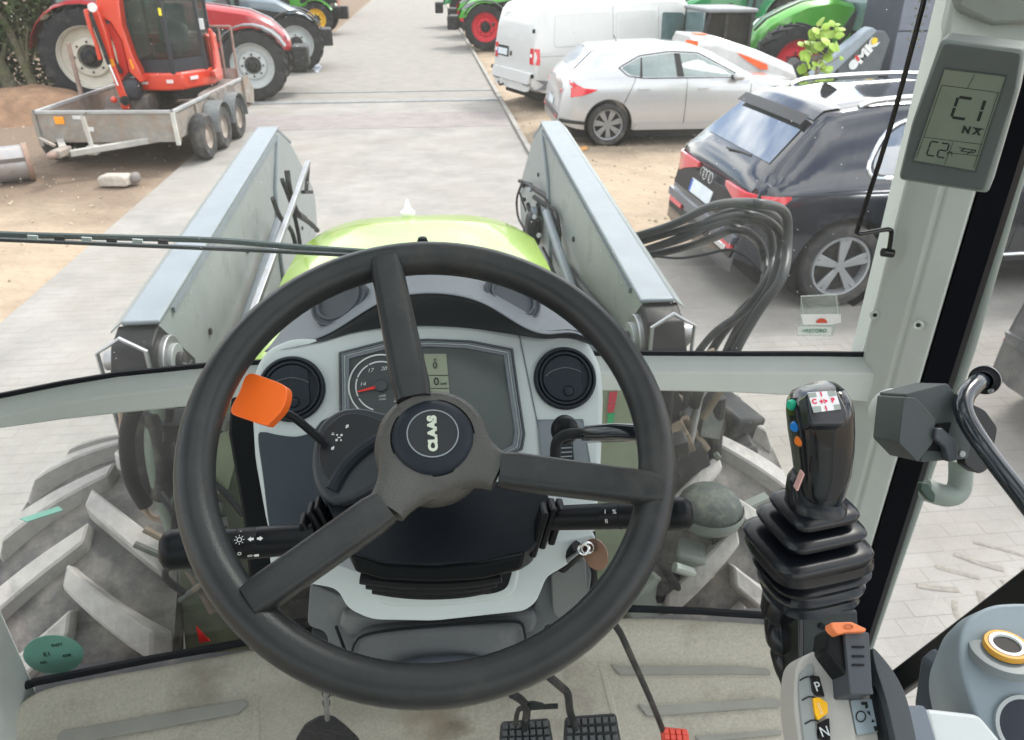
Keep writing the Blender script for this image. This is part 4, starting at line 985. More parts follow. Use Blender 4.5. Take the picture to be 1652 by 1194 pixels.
# left and right column stalks
def stalk(x0, y0, d0, x1, y1, d1, r_, label, marks):
    a, b = PD(x0, y0, d0), PD(x1, y1, d1)
    S = thing('control_stalk', label, 'stalk', (a + b) / 2 - Vector((0, 0, .02)), group='column stalks')
    ax = (b - a).normalized(); L = (b - a).length
    obj('stalk_body', MB().lathe([(0, 0), (r_ * .82, 0), (r_ * .94, .002), (r_, .012), (r_, L * .56), (r_ * .97, L * .57), (r_, L * .58), (r_ * .95, L), (0, L)], a, ax, 32), M_BLACK, S, ang=40)
    obj('end_knob', MB().lathe([(0, -.004), (r_ * .75, -.003), (r_ * 1.12, .001), (r_ * 1.25, .008), (r_ * 1.25, .024), (r_ * 1.0, .027)], a - ax * .012, ax, 32), M_BLACK, S, ang=40)
    obj('ring_groove', MB().lathe([(r_ * 1.01, 0), (r_ * 1.03, .0008), (r_ * 1.01, .0016)], a + ax * (L * .42), ax, 32), M_RUB, S)
    # flat marks lie on the side of the stalk that faces the seat
    fn = (CAM - (a + b) / 2); fn = (fn - ax * fn.dot(ax)).normalized(); up_ = (fn.cross(ax)); up_ = up_ if up_.z > 0 else -up_
    rt = ax if ax.dot(CR) > 0 else -ax
    for (px, py, kind) in marks:
        pl = Plane((a + b) / 2 + fn * (r_ + .0002), fn); c = pl.at(px, py)
        dd = c - a; cc = a + ax * dd.dot(ax); off = (c - cc).dot(up_); off = max(-r_ * .9, min(r_ * .9, off))
        nn_ = (up_ * (off / r_) + fn * math.sqrt(max(0, 1 - (off / r_) ** 2))).normalized(); c = cc + nn_ * (r_ + .0003); uu = (up_ - nn_ * up_.dot(nn_)).normalized()
        class Q: pass
        q = Q(); q.n = nn_; q.u = rt; q.v = uu; q.at = lambda x, y, h, c=c: c
        if kind in ('<', '>'): arrow(q, 0, 0, 180 if kind == '<' else 0, .0030, 0, S)
        elif kind == 'sun':
            obj('lamp_mark', MB().lathe([(.0017, 0), (.0017, .0003), (.0023, .0003), (.0023, 0)], c, nn_, 16), M_WHITE, S)
            for k in range(8):
                an = k * math.pi / 4; e = rt * math.cos(an) + uu * math.sin(an); obj('lamp_ray', MB().beam(c + e * .0031, c + e * .0046, .0005, .0004, up=nn_), M_WHITE, S, smooth=False)
        elif kind == 'o': obj('lamp_mark', MB().lathe([(.0012, 0), (.0012, .0003), (.0017, .0003), (.0017, 0)], c, nn_, 14), M_WHITE, S)
        elif kind == 'beam':
            obj('beam_mark', MB().prism([c + rt * x + uu * y for x, y in ((.0005, .0014), (.004, .0014), (.004, -.0014), (.0005, -.0014), (-.0008, 0))], nn_ * .0003), M_WHITE, S, smooth=False)
            for k in (-1, 0, 1): obj('beam_mark', MB().beam(c + rt * -.006 + uu * k * .001, c + rt * -.0018 + uu * k * .001, .0003, .0003, up=nn_), M_WHITE, S, smooth=False)
        else: text('stalk_print', kind, c + nn_ * .0001, rt, uu, .0042, M_WHITE, S, th=.0001)
    return S
stalk(287, 886, .70, 505, 868, .735, .0150, 'left black column stalk printed with lamp and indicator symbols', ((386, 871, 'sun'), (405, 870, '<'), (419, 869, '>'), (386, 893, 'o'), (410, 896, 'beam'), (388, 857, '-')))
stalk(1090, 829, .70, 890, 836, .745, .0125, 'right black column stalk marked with bars and wiper symbol', ((976, 826, 'I'), (978, 841, 'II'), (991, 826, '%')))
for (x, y, d) in ((505, 866, .74), (517, 848, .745), (528, 840, .75)):
    obj('stalk_root', MB().box(PD(x, y, d), (.006, .02, .05), Matrix.Rotation(-.3, 3, 'Y')), M_BLACK, colm, bevel=.002)
for (x, y, d, h) in ((868, 855, .74, .055), (882, 845, .745, .05), (896, 842, .75, .045)):
    obj('stalk_root', MB().box(PD(x, y, d), (.007, .02, h), Matrix.Rotation(.22, 3, 'Y')), M_BLACK, colm, bevel=.002)
# right hand throttle lever
tl_ = thing('hand_lever', 'black cranked lever with tapered glossy grip pointing right of the vents', 'lever', PD(905, 760, .82))
obj('crank_rod', MB().tube([PD(898, 770, .83), PD(896, 735, .825), PD(899, 712, .82), (PD(915, 701, .815)), PD(945, 699, .81)], .0060, 12, smooth=5), M_DARKM, tl_)
gr = loft_px([(940, 701, .808, 13, .8), (946, 701, .807, 15, .8), (990, 698, .803, 17, .8), (1040, 698, .80, 17.5, .8), (1046, 698, .80, 14, .8)], 20, .5)
obj('grip', gr, mat('lever_gloss', (.012, .013, .017), .12, coat=1), tl_, ang=50)
obj('lever_boss', MB().ell(PD(911, 694, .86), (.016, .016, .018)), M_BLACK, tl_)
# ignition key with fob ring
ky = thing('ignition_key', 'ignition key with brownish round metal tag under the right stalk', 'key', PD(945, 925, .80))
obj('key_shaft', MB().tube([PD(905, 912, .825), PD(935, 884, .80)], .009, 12), M_BLACK, ky)
obj('key_bow', MB().tube([PD(934, 884, .79), PD(943, 878, .787), PD(950, 883, .786), PD(947, 892, .786), PD(938, 893, .788)], .0018, 8, smooth=4, closed=True), M_CHROME, ky)
obj('key_blade', MB().beam(PD(940, 885, .788), PD(915, 905, .80), .006, .002), M_STEEL, ky, bevel=.0005)
obj('key_ring', MB().tube([PD(948 + 10 * math.cos(a), 884 + 9 * math.sin(a), .784 + .004 * math.sin(a)) for a in [i * math.pi / 8 for i in range(16)]], .0009, 6, closed=True), M_CHROME, ky)
obj('tag', MB().disc(PD(962, 894, .79), (-.85, -.6, .3), .0165, .0018, 32), mat('tag_bronze', (.26, .17, .13), .35, .7, var=.3), ky, bevel=.0004)
obj('lanyard', MB().tube([PD(952, 905, .80), PD(958, 925, .81), PD(955, 950, .83)], .0028, 8, smooth=3), M_RUB, ky)
hose([PD(955, 858, .86), PD(956, 900, .86), PD(960, 955, .87)], .004, M_RUB, colm, 'column_cable')

# ================================================================ LOADER JOYSTICK
J = thing('joystick', 'black loader joystick with coloured side buttons on a ribbed rubber boot', 'joystick', PD(1320, 1080, .95))
gripst = [(1323, 812, .86, 30, .9), (1323, 790, .855, 36, .95), (1326, 760, .85, 40, 1.0), (1326, 725, .845, 44, 1.0), (1324, 695, .84, 46, 1.05), (1322, 665, .835, 47, 1.05), (1320, 645, .83, 45, 1.0), (1318, 632, .828, 38, .95), (1317, 626, .826, 24, .8)]
obj('grip', loft_px(gripst, 28, .62), mat('grip_gloss_black', (.004, .005, .008), .17, coat=.5, var=.1), J, ang=70)
JP = Plane(PD(1328, 650, .79), nrm(50, 4))
obj('grip_top_panel', slab(JP, rnd([(1300, 634), (1352, 629), (1368, 660), (1364, 686), (1308, 686)], 6), .02, -.004), mat('grip_panel', (.012, .014, .020), .22, coat=.3), J, bevel=.003)
lb = obj('grip_label', slab(JP, ((1303, 633), (1348, 630), (1357, 660), (1313, 666)), .0006, -.0028), mat('label_white', (.80, .78, .80), .4, var=.02), J, smooth=False)
M_LG = mat('label_grey', (.33, .36, .34), .5); M_LR = mat('label_red', (.75, .03, .10), .5)
for p in (((1304, 634), (1316, 633), (1318, 640), (1306, 642)), ((1335, 631), (1347, 630), (1350, 638), (1338, 640)), ((1311, 656), (1324, 655), (1326, 664), (1313, 666)), ((1345, 653), (1355, 652), (1357, 660), (1347, 662))):
    obj('label_square', slab(JP, p, .0003, -.0024), M_LG, lb, smooth=False)
for s_, x, y, z_ in (('1', 1325, 636, .0052), ('C', 1314, 648, .0052), ('+>', 1329, 648, .0058), ('P', 1344, 646, .0052), ('1', 1333, 659, .0052)):
    text('label_print', s_, JP.at(x, y, -.0023), JP.u, JP.v, z_, M_LR, lb, bold=.0003, th=.0002)
for (x, y, cc, nm) in ((1273, 654, (.02, .42, .25), 'green_button'), (1279, 689, (.01, .20, .62), 'blue_button'), (1286, 712, (.85, .2, .02), 'orange_button')):
    a = PD(x + 18, y - 3, .832); b = PD(x, y, .825); ax = (b - a).normalized()
    bt = obj('button_collar', MB().lathe([(0, 0), (.0088, 0), (.0088, .008), (.0075, .011), (0, .011)], a, ax, 24), M_GLOSSB, J)
    obj('button', MB().lathe([(0, .017), (.0042, .0165), (.006, .014), (.0062, .008), (0, .008)], a, ax, 24), mat(nm, cc, .35), bt)
obj('grip_side_mark', MB().box(PD(1289, 775, .815), (.002, .008, .022), Matrix.Rotation(.15, 3, 'Y')), mat('side_mark', (.6, .35, .33), .5), J, smooth=False)
ax_ = Vector((.02, .0, 1))
def bst(rows, e, nm, m, n=36, side=None):
    return obj(nm, loft_px(rows, n, e, axis=ax_, side=side), m, J, ang=50)
sd0 = (CR + _fh * .30).normalized()
M_BOOT = mat('boot_rubber', (.006, .007, .010), .24, var=.15, dirt=(.06, .07, .08), damt=.04)
bst([(1318, 822, .86, 46, .8), (1316, 806, .86, 47, .85), (1310, 792, .86, 40, .9), (1303, 775, .86, 31, .9), (1308, 764, .86, 28, .9)], .8, 'boot_collar', M_BOOT)
def plate(x, y, wpx, d, nm='boot_rib', rt=.78, e=.38, th=11):
    bst([(x, y + th + 2, d, wpx * .80, rt, e), (x, y + th, d, wpx * .95, rt, e), (x, y + 4, d, wpx, rt, e), (x, y, d, wpx * .97, rt, e), (x, y - 3, d, wpx * .90, rt, e), (x, y - 5, d, wpx * .72, rt, e)], e, nm, M_BOOT, side=sd0)
plate(1313, 812, 62, .865); plate(1308, 838, 76, .87); plate(1302, 866, 90, .875, th=16)
bst([(1302, 878, .875, 86, .74, .45), (1304, 886, .88, 92, .74, .45), (1306, 894, .88, 91, .74, .48), (1308, 899, .88, 79, .74, .5), (1308, 903, .885, 77, .74, .5), (1308, 909, .885, 87, .74, .5), (1306, 915, .885, 85, .74, .55), (1308, 920, .885, 74, .74, .6), (1308, 924, .885, 73, .74, .6), (1308, 931, .885, 81, .74, .6), (1306, 937, .89, 79, .74, .6), (1306, 942, .89, 69, .74, .6), (1306, 946, .89, 70, .74, .6), (1306, 953, .89, 74, .74, .6), (1306, 959, .89, 58, .74, .6)], .5, 'boot_body', M_BOOT, side=sd0)
bst([(1262, 960, .92, 30, .9), (1256, 985, .92, 28, .9), (1262, 1000, .92, 22, .9), (1264, 1012, .92, 30, .9), (1266, 1035, .92, 30, .9), (1270, 1048, .92, 22, .9), (1272, 1060, .92, 28, .9), (1276, 1080, .92, 27, .9), (1278, 1100, .92, 20, .9), (1279, 1120, .92, 15, .9), (1280, 1160, .92, 14, .9), (1282, 1210, .92, 14, .9), (1284, 1290, .92, 14, .9)], .8, 'hose_boot', M_BOOT)
cc_ = MB().prism([PD(x, y, .86) for x, y in ((1292, 985), (1384, 985), (1395, 1200), (1290, 1200))], CF * .035)
cb = obj('column', cc_, mat('column_black', (.02, .025, .027), .42, bump=.2, bscale=400), J, bevel=.003)
for x, y in ((1326, 1011), (1328, 1046)): obj('bolt_hole', MB().disc(PD(x, y, .858), -CF, .0036, .001, 16), M_RUB, cb)
obj('column_edge', MB().prism([PD(x, y, .855) for x, y in ((1288, 985), (1298, 985), (1298, 1200), (1286, 1200))], CF * .05), M_GLOSSB, cb, bevel=.002)

# ================================================================ ARMREST WITH CONTROLS
AP = Plane(PD(1350, 1130, .62), nrm(60, 6))
A = thing('armrest_console', 'grey armrest console with yellow rocker switch and orange-tipped drive lever', 'armrest', PD(1400, 1260, .64))
M_ARM = mat('armrest_grey', (.42, .40, .375), .5, bump=.25, bscale=900, var=.05)
g1 = arcpts([(1283, 1092), (1290, 1066), (1310, 1052), (1332, 1050), (1352, 1066), (1364, 1096), (1374, 1140), (1386, 1200), (1396, 1260), (1300, 1260), (1290, 1200), (1282, 1140)], 5)
obj('grip_pad', slab(AP, g1, .03), M_ARM, A, bevel=.008, bseg=4)
obj('pad_ridge', slab(AP, arcpts([(1289, 1100), (1297, 1080), (1312, 1072), (1313, 1100), (1314, 1150), (1322, 1220), (1305, 1230), (1294, 1170)], 4), .003, .002), mat('ridge_grey', (.27, .285, .285), .45, bump=.2, bscale=900), A, bevel=.0015)
for y in (1094, 1126, 1164): obj('ridge_line', MB().tube([AP.at(1290 + (y - 1094) * .12, y + 4, .0022), AP.at(1302 + (y - 1094) * .12, y - 2, .0026), AP.at(1314 + (y - 1094) * .1, y, .0022)], .0006, 5, smooth=3), M_DARKM, A)
for pts, m_, nm in ((((1308, 1089), (1322, 1091), (1331, 1124), (1322, 1122), (1312, 1116)), M_GLOSSB, 'rocker_switch'), (((1312, 1126), (1322, 1125), (1335, 1134), (1336, 1150), (1320, 1162), (1315, 1150)), mat('rocker_yellow', (.92, .47, .01), .35), 'rocker_switch'), (((1322, 1166), (1338, 1158), (1340, 1195), (1330, 1196), (1322, 1190)), M_GLOSSB, 'rocker_switch')):
    q = obj(nm, slab(AP, rnd(pts, 2), .005, .0045), m_, A, bevel=.0012)
    if m_ is M_GLOSSB: text('switch_symbol', 'P' if pts[0][1] < 1100 else 'N', AP.at(sum(p[0] for p in pts) / 5, sum(p[1] for p in pts) / 5, .0048), AP.u, AP.v, .0075, mat('symbol_silver', (.6, .62, .62), .4), q)
    else: text('switch_symbol', 'auto', AP.at(1322, 1143, .0048), AP.v, -AP.u, .0035, mat('symbol_pale', (.95, .75, .4), .5), q)
# drive lever with orange cap
lv_ = MB().prism([AP.at(x, y, .028) for x, y in rnd([(1362, 1016), (1402, 1020), (1408, 1120), (1372, 1120)], 4)], -AP.n * .03)
M_DG = mat('lever_dark_grey', (.06, .066, .078), .45, bump=.2, bscale=900)
obj('drive_lever', lv_, M_DG, A, bevel=.004)
obj('lever_side', MB().prism([AP.at(x, y, .024) for x, y in ((1338, 1010), (1364, 1018), (1374, 1100), (1352, 1072), (1334, 1048))], -AP.n * .03), M_BLACK, A, bevel=.003)
oc = obj('orange_cap', MB().prism([AP.at(x, y, .034) for x, y in rnd([(1341, 1004), (1374, 1003), (1398, 1014), (1397, 1019), (1364, 1020), (1352, 1024), (1342, 1012)], 3)], -AP.n * .012), mat('cap_orange', (.80, .23, .09), .45), A, bevel=.003)
obj('cap_mark', MB().tube([AP.at(1369 + 7 * math.cos(a), 1011 + 3.2 * math.sin(a), .0345) for a in [i * math.pi / 6 for i in range(12)]], .0005, 5, closed=True), mat('cap_mark', (.5, .13, .05), .5), oc)
for y in (1042, 1057, 1071): obj('lever_groove', slab(AP, ((1375, y), (1394, y), (1395, y + 3), (1376, y + 3)), .001, .0292), M_RUB, A, smooth=False)
obj('lever_foot', slab(AP, rnd([(1366, 1088), (1402, 1086), (1410, 1120), (1372, 1122)], 3), .02, .02), mat('lever_foot', (.075, .08, .095), .45), A, bevel=.003)
obj('label_bed', slab(AP, rnd([(1362, 1060), (1410, 1060), (1416, 1122), (1432, 1260), (1390, 1260), (1368, 1130)], 6), .02, -.001), M_ARM, A, bevel=.003)
lp_ = obj('label_plate', slab(AP, rnd([(1372, 1130), (1409, 1128), (1421, 1180), (1383, 1186)], 3), .0008, .0012), mat('label_blue_grey', (.28, .33, .37), .35), A, smooth=False)
obj('plate_symbol', MB().tube([AP.at(1389 + 7.5 * math.cos(a), 1156 + 8.5 * math.sin(a), .0018) for a in [i * math.pi / 10 for i in range(20)]], .0005, 5, closed=True), M_LCDT, lp_)
for pts in (((1389, 1133), (1399, 1132), (1401, 1142), (1396, 1143), (1396, 1137), (1391, 1138)), ((1398, 1148), (1403, 1147), (1405, 1156)), ((1407, 1160), (1412, 1164), (1406, 1166)), ((1409, 1172), (1419, 1171), (1421, 1178), (1412, 1180))):
    obj('plate_symbol', slab(AP, pts, .0002, .0016), M_LCDT, lp_, smooth=False)
obj('side_cheek', MB().prism([AP.at(x, y, .02) for x, y in arcpts([(1408, 1046), (1424, 1060), (1446, 1090), (1464, 1130), (1480, 1200), (1490, 1270), (1462, 1270), (1446, 1200), (1430, 1130), (1414, 1080)], 4)], -AP.n * .05), mat('cheek_grey', (.055, .062, .07), .42, bump=.2, bscale=900), A, bevel=.01, bseg=4)
obj('cheek_inner', slab(AP, ((1404, 1044), (1416, 1060), (1434, 1120), (1458, 1270), (1446, 1270), (1428, 1180), (1412, 1100)), .03, .012), M_BLACK, A, bevel=.004)
# console behind: small tray and pale lid
K = thing('side_console', 'pale grey side console lid with dark glossy tray at bottom right', 'console', PD(1530, 1260, .78))
KP2 = Plane(PD(1520, 1150, .76), nrm(62, 6))
obj('tray', slab(KP2, rnd([(1458, 1138), (1492, 1138), (1530, 1260), (1490, 1290)], 8), .02, .01), mat('tray_blue', (.09, .11, .14), .25, coat=.4), K, bevel=.006, bseg=3)
obj('lid', slab(KP2, rnd([(1492, 1142), (1580, 1152), (1620, 1200), (1640, 1300), (1530, 1300)], 12), .05, 0), mat('lid_pale', (.42, .45, .46), .45, bump=.2, bscale=900, var=.03), K, bevel=.008, bseg=3)
# rounded housing with ring socket
H = thing('speaker_housing', 'rounded blue-grey housing with yellow-rimmed round socket by the door', 'housing', PD(1620, 1250, .95))
M_HSG = mat('housing_grey', (.23, .275, .31), .48, bump=.2, bscale=800, var=.04)
HP = Plane(PD(1640, 1060, .80), nrm(48, -10))
face = arcpts([(1556, 1010), (1580, 986), (1620, 974), (1680, 980), (1740, 1030), (1770, 1120), (1760, 1230), (1700, 1290), (1640, 1260), (1590, 1190), (1560, 1110), (1548, 1050)], 6)
side_ = arcpts([(1512, 1140), (1520, 1095), (1540, 1050), (1556, 1010), (1580, 986), (1620, 974), (1680, 980), (1740, 1030), (1770, 1120), (1760, 1230), (1700, 1330), (1600, 1310), (1540, 1240)], 6)
fr_ = [HP.at(x, y) for x, y in face]
obj('housing_body', MB().rings([[HP.at(x, y, -.0) for x, y in face], [HP.at(x + (-22 if x < 1640 else 4), y + 10, -.03) for x, y in face], [HP.at(x + (-36 if x < 1640 else 6), y + 24, -.07) for x, y in face], [HP.at(x + (-50 if x < 1640 else 6), y + 60, -.14) for x, y in face]]), M_HSG, H, bevel=.006, bseg=3, ang=60)
sc = HP.at(1622, 1046, .0005)
vw_ = (sc - CAM).normalized(); cr_ = (CR - vw_ * CR.dot(vw_)).normalized(); cu_ = cr_.cross(vw_)
RN = (-vw_ * .62 + (cr_ * .40 + cu_ * .90) * .78).normalized(); sc = sc - vw_ * .012
obj('socket_dish', MB().lathe([(.034, -.012), (.033, -.002), (.028, -.001), (.0, -.001)], sc, RN, 40), mat('dish_grey', (.17, .19, .20), .45), H)
obj('socket_ring', MB().lathe([(.0215, 0), (.0215, .004), (.0205, .006), (.0175, .006), (.0165, .004)], sc + HP.n * .001, RN, 40), mat('ring_yellow', (.55, .28, .04), .4), H)
obj('socket_ring', MB().lathe([(.0166, 0), (.0166, .0068), (.0132, .0068), (.0125, .003)], sc + HP.n * .001, RN, 40), mat('ring_white', (.75, .76, .76), .3), H)
obj('socket_hole', MB().disc(sc + HP.n * .001, RN, .0128, .004, 32), mat('hole_dark', (.012, .009, .008), .6), H)
obj('cup_ring', MB().lathe([(.030, 0), (.030, .004), (.026, .004), (.026, 0)], HP.at(1652, 1172, 0), HP.n, 36), mat('cup_ring_grey', (.38, .40, .41), .4), H)
obj('cup_hole', MB().disc(HP.at(1652, 1172, 0), HP.n, .026, .002, 32), mat('hole_navy', (.012, .016, .028), .3), H)
obj('housing_foot', MB().prism([PD(x, y, .93) for x, y in ((1512, 1080), (1535, 1060), (1560, 1160), (1530, 1200), (1500, 1160))], CF * .04), M_DASHD, H, bevel=.006)

# ================================================================ DISPLAY ON THE PILLAR
n_d = (CAM - PD(1550, 190, 1.0)).normalized(); n_d = (n_d + Vector((-.10, 0, -.28))).normalized()
VP = Plane(PD(1548, 190, .965), n_d)
V = thing('transmission_display', 'grey monochrome gear display C1 mounted high on the right pillar', 'display', PD(1550, 300, 1.0))
hx = [(1517, 64), (1654, 80), (1642, 150), (1594, 314), (1448, 291), (1470, 200)]
obj('display_housing', slab(VP, rnd(hx, 10), .05), mat('display_shell', (.20, .225, .215), .5, bump=.25, bscale=800), V, bevel=.006, bseg=3)
fx = [(1523, 70), (1648, 86), (1637, 150), (1586, 308), (1452, 288), (1473, 200)]
obj('display_face', slab(VP, rnd(fx, 8), .004, .0032), mat('display_face', (.085, .098, .098), .45, bump=.25, bscale=900), V, bevel=.0015)
sx_ = [(1524, 112), (1622, 124), (1572, 276), (1474, 259)]
obj('screen_frame', frame(VP, scl(sx_, 1.03, (1548, 192)), sx_, .003, .0052), mat('screen_frame', (.055, .065, .065), .35), V, bevel=.0006)
M_LCDV = mat('lcd_dull', (.155, .185, .145), .22, var=.05, coat=.4)
ls = obj('lcd_screen', slab(VP, sx_, .001, .0042), M_LCDV, V, smooth=False)
def sq(a, b):   # bilinear coordinates on the screen
    p = [Vector(q) for q in ((1524, 112), (1622, 124), (1572, 276), (1474, 259))]
    q = p[0].lerp(p[1], a).lerp(p[3].lerp(p[2], a), b); return VP.at(q.x, q.y, .0046)
def line(a, b, c, d, w_=.0006, nm='screen_line'):
    obj(nm, MB().beam(sq(a, b), sq(c, d), w_, .0002, up=VP.n), M_LCDT, ls, smooth=False)
for l_ in ((.04, .17, .98, .17), (.5, .02, .46, .17), (.04, .17, .03, .97), (.04, .74, .98, .72), (.52, .74, .5, .99), (.5, .86, .98, .84), (.97, .17, .97, .97)): line(*l_)
def seg(a, b, w_, h_, segs, t=.0016):
    S_ = {'a': (0, 0, 1, 0), 'b': (1, 0, 1, .5), 'c': (1, .5, 1, 1), 'd': (0, 1, 1, 1), 'e': (0, .5, 0, 1), 'f': (0, 0, 0, .5), 'g': (0, .5, 1, .5)}
    for k in segs:
        x0, y0, x1, y1 = S_[k]; e = .07
        dx, dy = (x1 - x0), (y1 - y0)
        line(a + (x0 + dx * e) * w_, b + (y0 + dy * e) * h_, a + (x1 - dx * e) * w_, b + (y1 - dy * e) * h_, t, 'screen_segment')
seg(.36, .27, .24, .22, 'afed', .0034); seg(.92, .27, .1, .22, '', .002); line(.80, .27, .80, .37, .0036, 'screen_segment'); line(.80, .385, .80, .49, .0036, 'screen_segment')
seg(.17, .77, .13, .15, 'afed', .0017); seg(.34, .77, .13, .15, 'abged', .0017); seg(.49, .85, .07, .07, 'afb', .0009)
su = (sq(1, .5) - sq(0, .5)).normalized(); sv = (sq(.5, 0) - sq(.5, 1)).normalized()
text('screen_letter', 'N', sq(.66, .60), su, sv, .0085, M_LCDT, ls, bold=.0006)
text('screen_letter', 'X', sq(.84, .60), su, sv, .0080, M_LCDT, ls, bold=.0006); line(.75, .565, .93, .565, .0012)
for l_ in ((.64, .79, .92, .79), (.68, .82, .74, .79), (.68, .82, .90, .82), (.92, .79, .90, .82), (.80, .84, .88, .79)): line(*l_, .0011, 'screen_symbol')

# blind rod hooked to the pillar
o = thing('blind_rod', 'thin black rod bent and hooked into the right pillar', 'rod', PD(1436, 405, 1.3))
RX = lambda x, y: PY(x, y, 1.24)
obj('rod', MB().tube([RX(1505, -60), RX(1491, 0), RX(1438, 200), RX(1386, 362), RX(1384, 374), RX(1390, 377), RX(1425, 371), RX(1436, 371), RX(1438, 378), RX(1434, 405)], .0042, 10, smooth=3), M_GLOSSB, o)
obj('rod_clip', MB().tube([RX(1424, 407), RX(1440, 409)], .008, 12), M_GLOSSB, o)

# door latch, grab handle
D = thing('door_latch', 'chunky dark grey door latch box with black paddle on the right door', 'door latch', PX(1510, 760, .93))
bxp = [PX(x, y, .88) for x, y in ((1478, 628), (1530, 618), (1572, 665), (1564, 738), (1500, 745), (1452, 714), (1458, 640))]
M_LB = mat('latch_grey', (.06, .07, .072), .5, bump=.4, bscale=600, dirt=(.2, .22, .2), damt=.08)
ld = 1.02
obj('latch_box', MB().prism([PD(x, y, ld - .055) for x, y in rnd([(1478, 642), (1510, 676), (1505, 715), (1481, 746), (1450, 714), (1458, 640)], 4)] , Vector((.0, .0, .0)) + CF * .07), M_LB, D, bevel=.005, bseg=3)
obj('latch_box_side', MB().prism([PD(x, y, ld - .045) for x, y in rnd([(1459, 636), (1528, 618), (1552, 650), (1574, 668), (1562, 740), (1484, 746), (1500, 690)], 5)], CF * .07), M_LB, D, bevel=.006, bseg=3)
obj('latch_recess', MB().prism([PD(x, y, ld - .048) for x, y in ((1512, 684), (1535, 682), (1522, 729), (1497, 727))], CF * .004), M_RUB, D, smooth=False)
obj('latch_paddle', MB().prism([PD(x, y, ld - .062) for x, y in rnd([(1510, 692), (1520, 690), (1545, 712), (1547, 742), (1532, 746), (1525, 722), (1508, 708)], 3)], CF * .014), M_DG, D, bevel=.003)
obj('latch_backplate', MB().prism([PD(x, y, ld + .03) for x, y in rnd([(1555, 645), (1590, 662), (1610, 690), (1606, 712), (1592, 760), (1578, 765), (1556, 750)], 6)], CF * .02), mat('backplate_black', (.005, .006, .008), .3), D, bevel=.006)
obj('striker', MB().tube([PD(1434, 684, 1.05), PD(1446, 660, 1.04), PD(1460, 668, 1.03)], .008, 10), M_STEEL, D)
obj('striker_block', MB().prism([PD(x, y, 1.06) for x, y in ((1434, 655), (1452, 650), (1462, 712), (1448, 712), (1432, 690))], CF * .02), M_DARKM, D, bevel=.003)
obj('striker_boss', MB().disc(PD(1448, 698, 1.05), -CF, .013, .02, 16), M_DARKM, D)
obj('pillar_bump', MB().ell(PD(1438, 664, 1.10), (.03, .03, .035)), M_PILLAR, T)
obj('pull_loop', MB().tube([PD(1492, 790, 1.10), PD(1530, 800, 1.10), PD(1548, 785, 1.10), PD(1550, 740, 1.09)], .016, 12, smooth=5), mat('loop_grey', (.24, .28, .26), .45, dirt=(.2, .2, .18), damt=.2, dscale=14), D)
obj('loop_end', MB().prism([PD(x, y, 1.075) for x, y in ((1486, 778), (1498, 780), (1510, 798), (1508, 812), (1496, 806), (1484, 790))], CF * .01), mat('loop_end_dark', (.02, .04, .03), .4, var=.5), D, bevel=.002)
obj('latch_screw', MB().disc(PD(1551, 732, ld - .049), -CF, .004, .003, 12), M_STEEL, D)
gh = thing('grab_handle', 'long shiny black tubular grab handle slanting across the right door', 'handle', PD(1590, 640, .95))
obj('tube', MB().tube([PD(1586, 614, 1.0), PD(1574, 620, .985), PD(1557, 640, .97), PD(1556, 668, .955), PD(1585, 718, .94), PD(1640, 790, .90), PD(1720, 890, .86), PD(1900, 1080, .80), PD(1990, 1120, .84)], .0115, 18, smooth=6), mat('handle_black', (.014, .019, .026), .2, coat=.6), gh)
cf_ = PD(1590, 612, 1.0); af = (PD(1574, 620, .985) - PD(1592, 608, 1.02)).normalized()
obj('flange', MB().lathe([(0, -.004), (.017, -.004), (.019, 0), (.019, .006), (.015, .008), (.012, .012)], cf_, af, 30), M_RUB, gh)
obj('flange_ring', MB().lathe([(.0185, 0), (.0195, .0015), (.0185, .003)], cf_ + af * .003, af, 30), M_STEEL, gh)
obj('flange_screw', MB().disc(cf_ + Vector((.002, -.014, -.008)), af, .003, .010, 10), M_STEEL, gh)

# ================================================================ FLOOR: moulded mat, ribs, pedals
FZ = 1.235
fl = [(-60, 1150), (58, 1104), (130, 1090), (240, 1070), (330, 1054), (430, 1036), (560, 1014), (700, 1000), (860, 992), (1020, 988), (1130, 992), (1235, 999), (1320, 1012), (1420, 1030)]
rs = []
for a, b in fl:
    p = PZ(a, b, 1.275); p.x = max(-.93, min(.86, p.x)); p.y = Yg(p.x) - .09 if a > 1300 else p.y; row = [Vector((p.x, p.y + .01, 1.18)), p]
    for dy, z in ((.035, 1.277), (.062, 1.272), (.085, 1.25), (.10, 1.238), (.13, FZ), (.3, FZ), (.5, FZ), (.75, FZ), (1.6, FZ)):
        row.append(Vector((p.x, p.y - dy, z)))
    rs.append(row)
mt = MB().rings(rs, False, loop=False)
M_MAT = mat('floor_mat', (.45, .42, .355), .92, var=.15, vscale=150, bump=1.0, bscale=420, dirt=(.16, .13, .10), damt=.16, dscale=5)
fm = thing('floor_mat', 'worn beige-grey moulded rubber floor mat with raised ribs', 'floor mat', PZ(700, 1150, 1.2))
obj('mat_sheet', mt, M_MAT, fm, ang=50, sub=2)
M_RIB = mat('mat_rib', (.30, .295, .265), .85, var=.12, bump=.8, bscale=420)
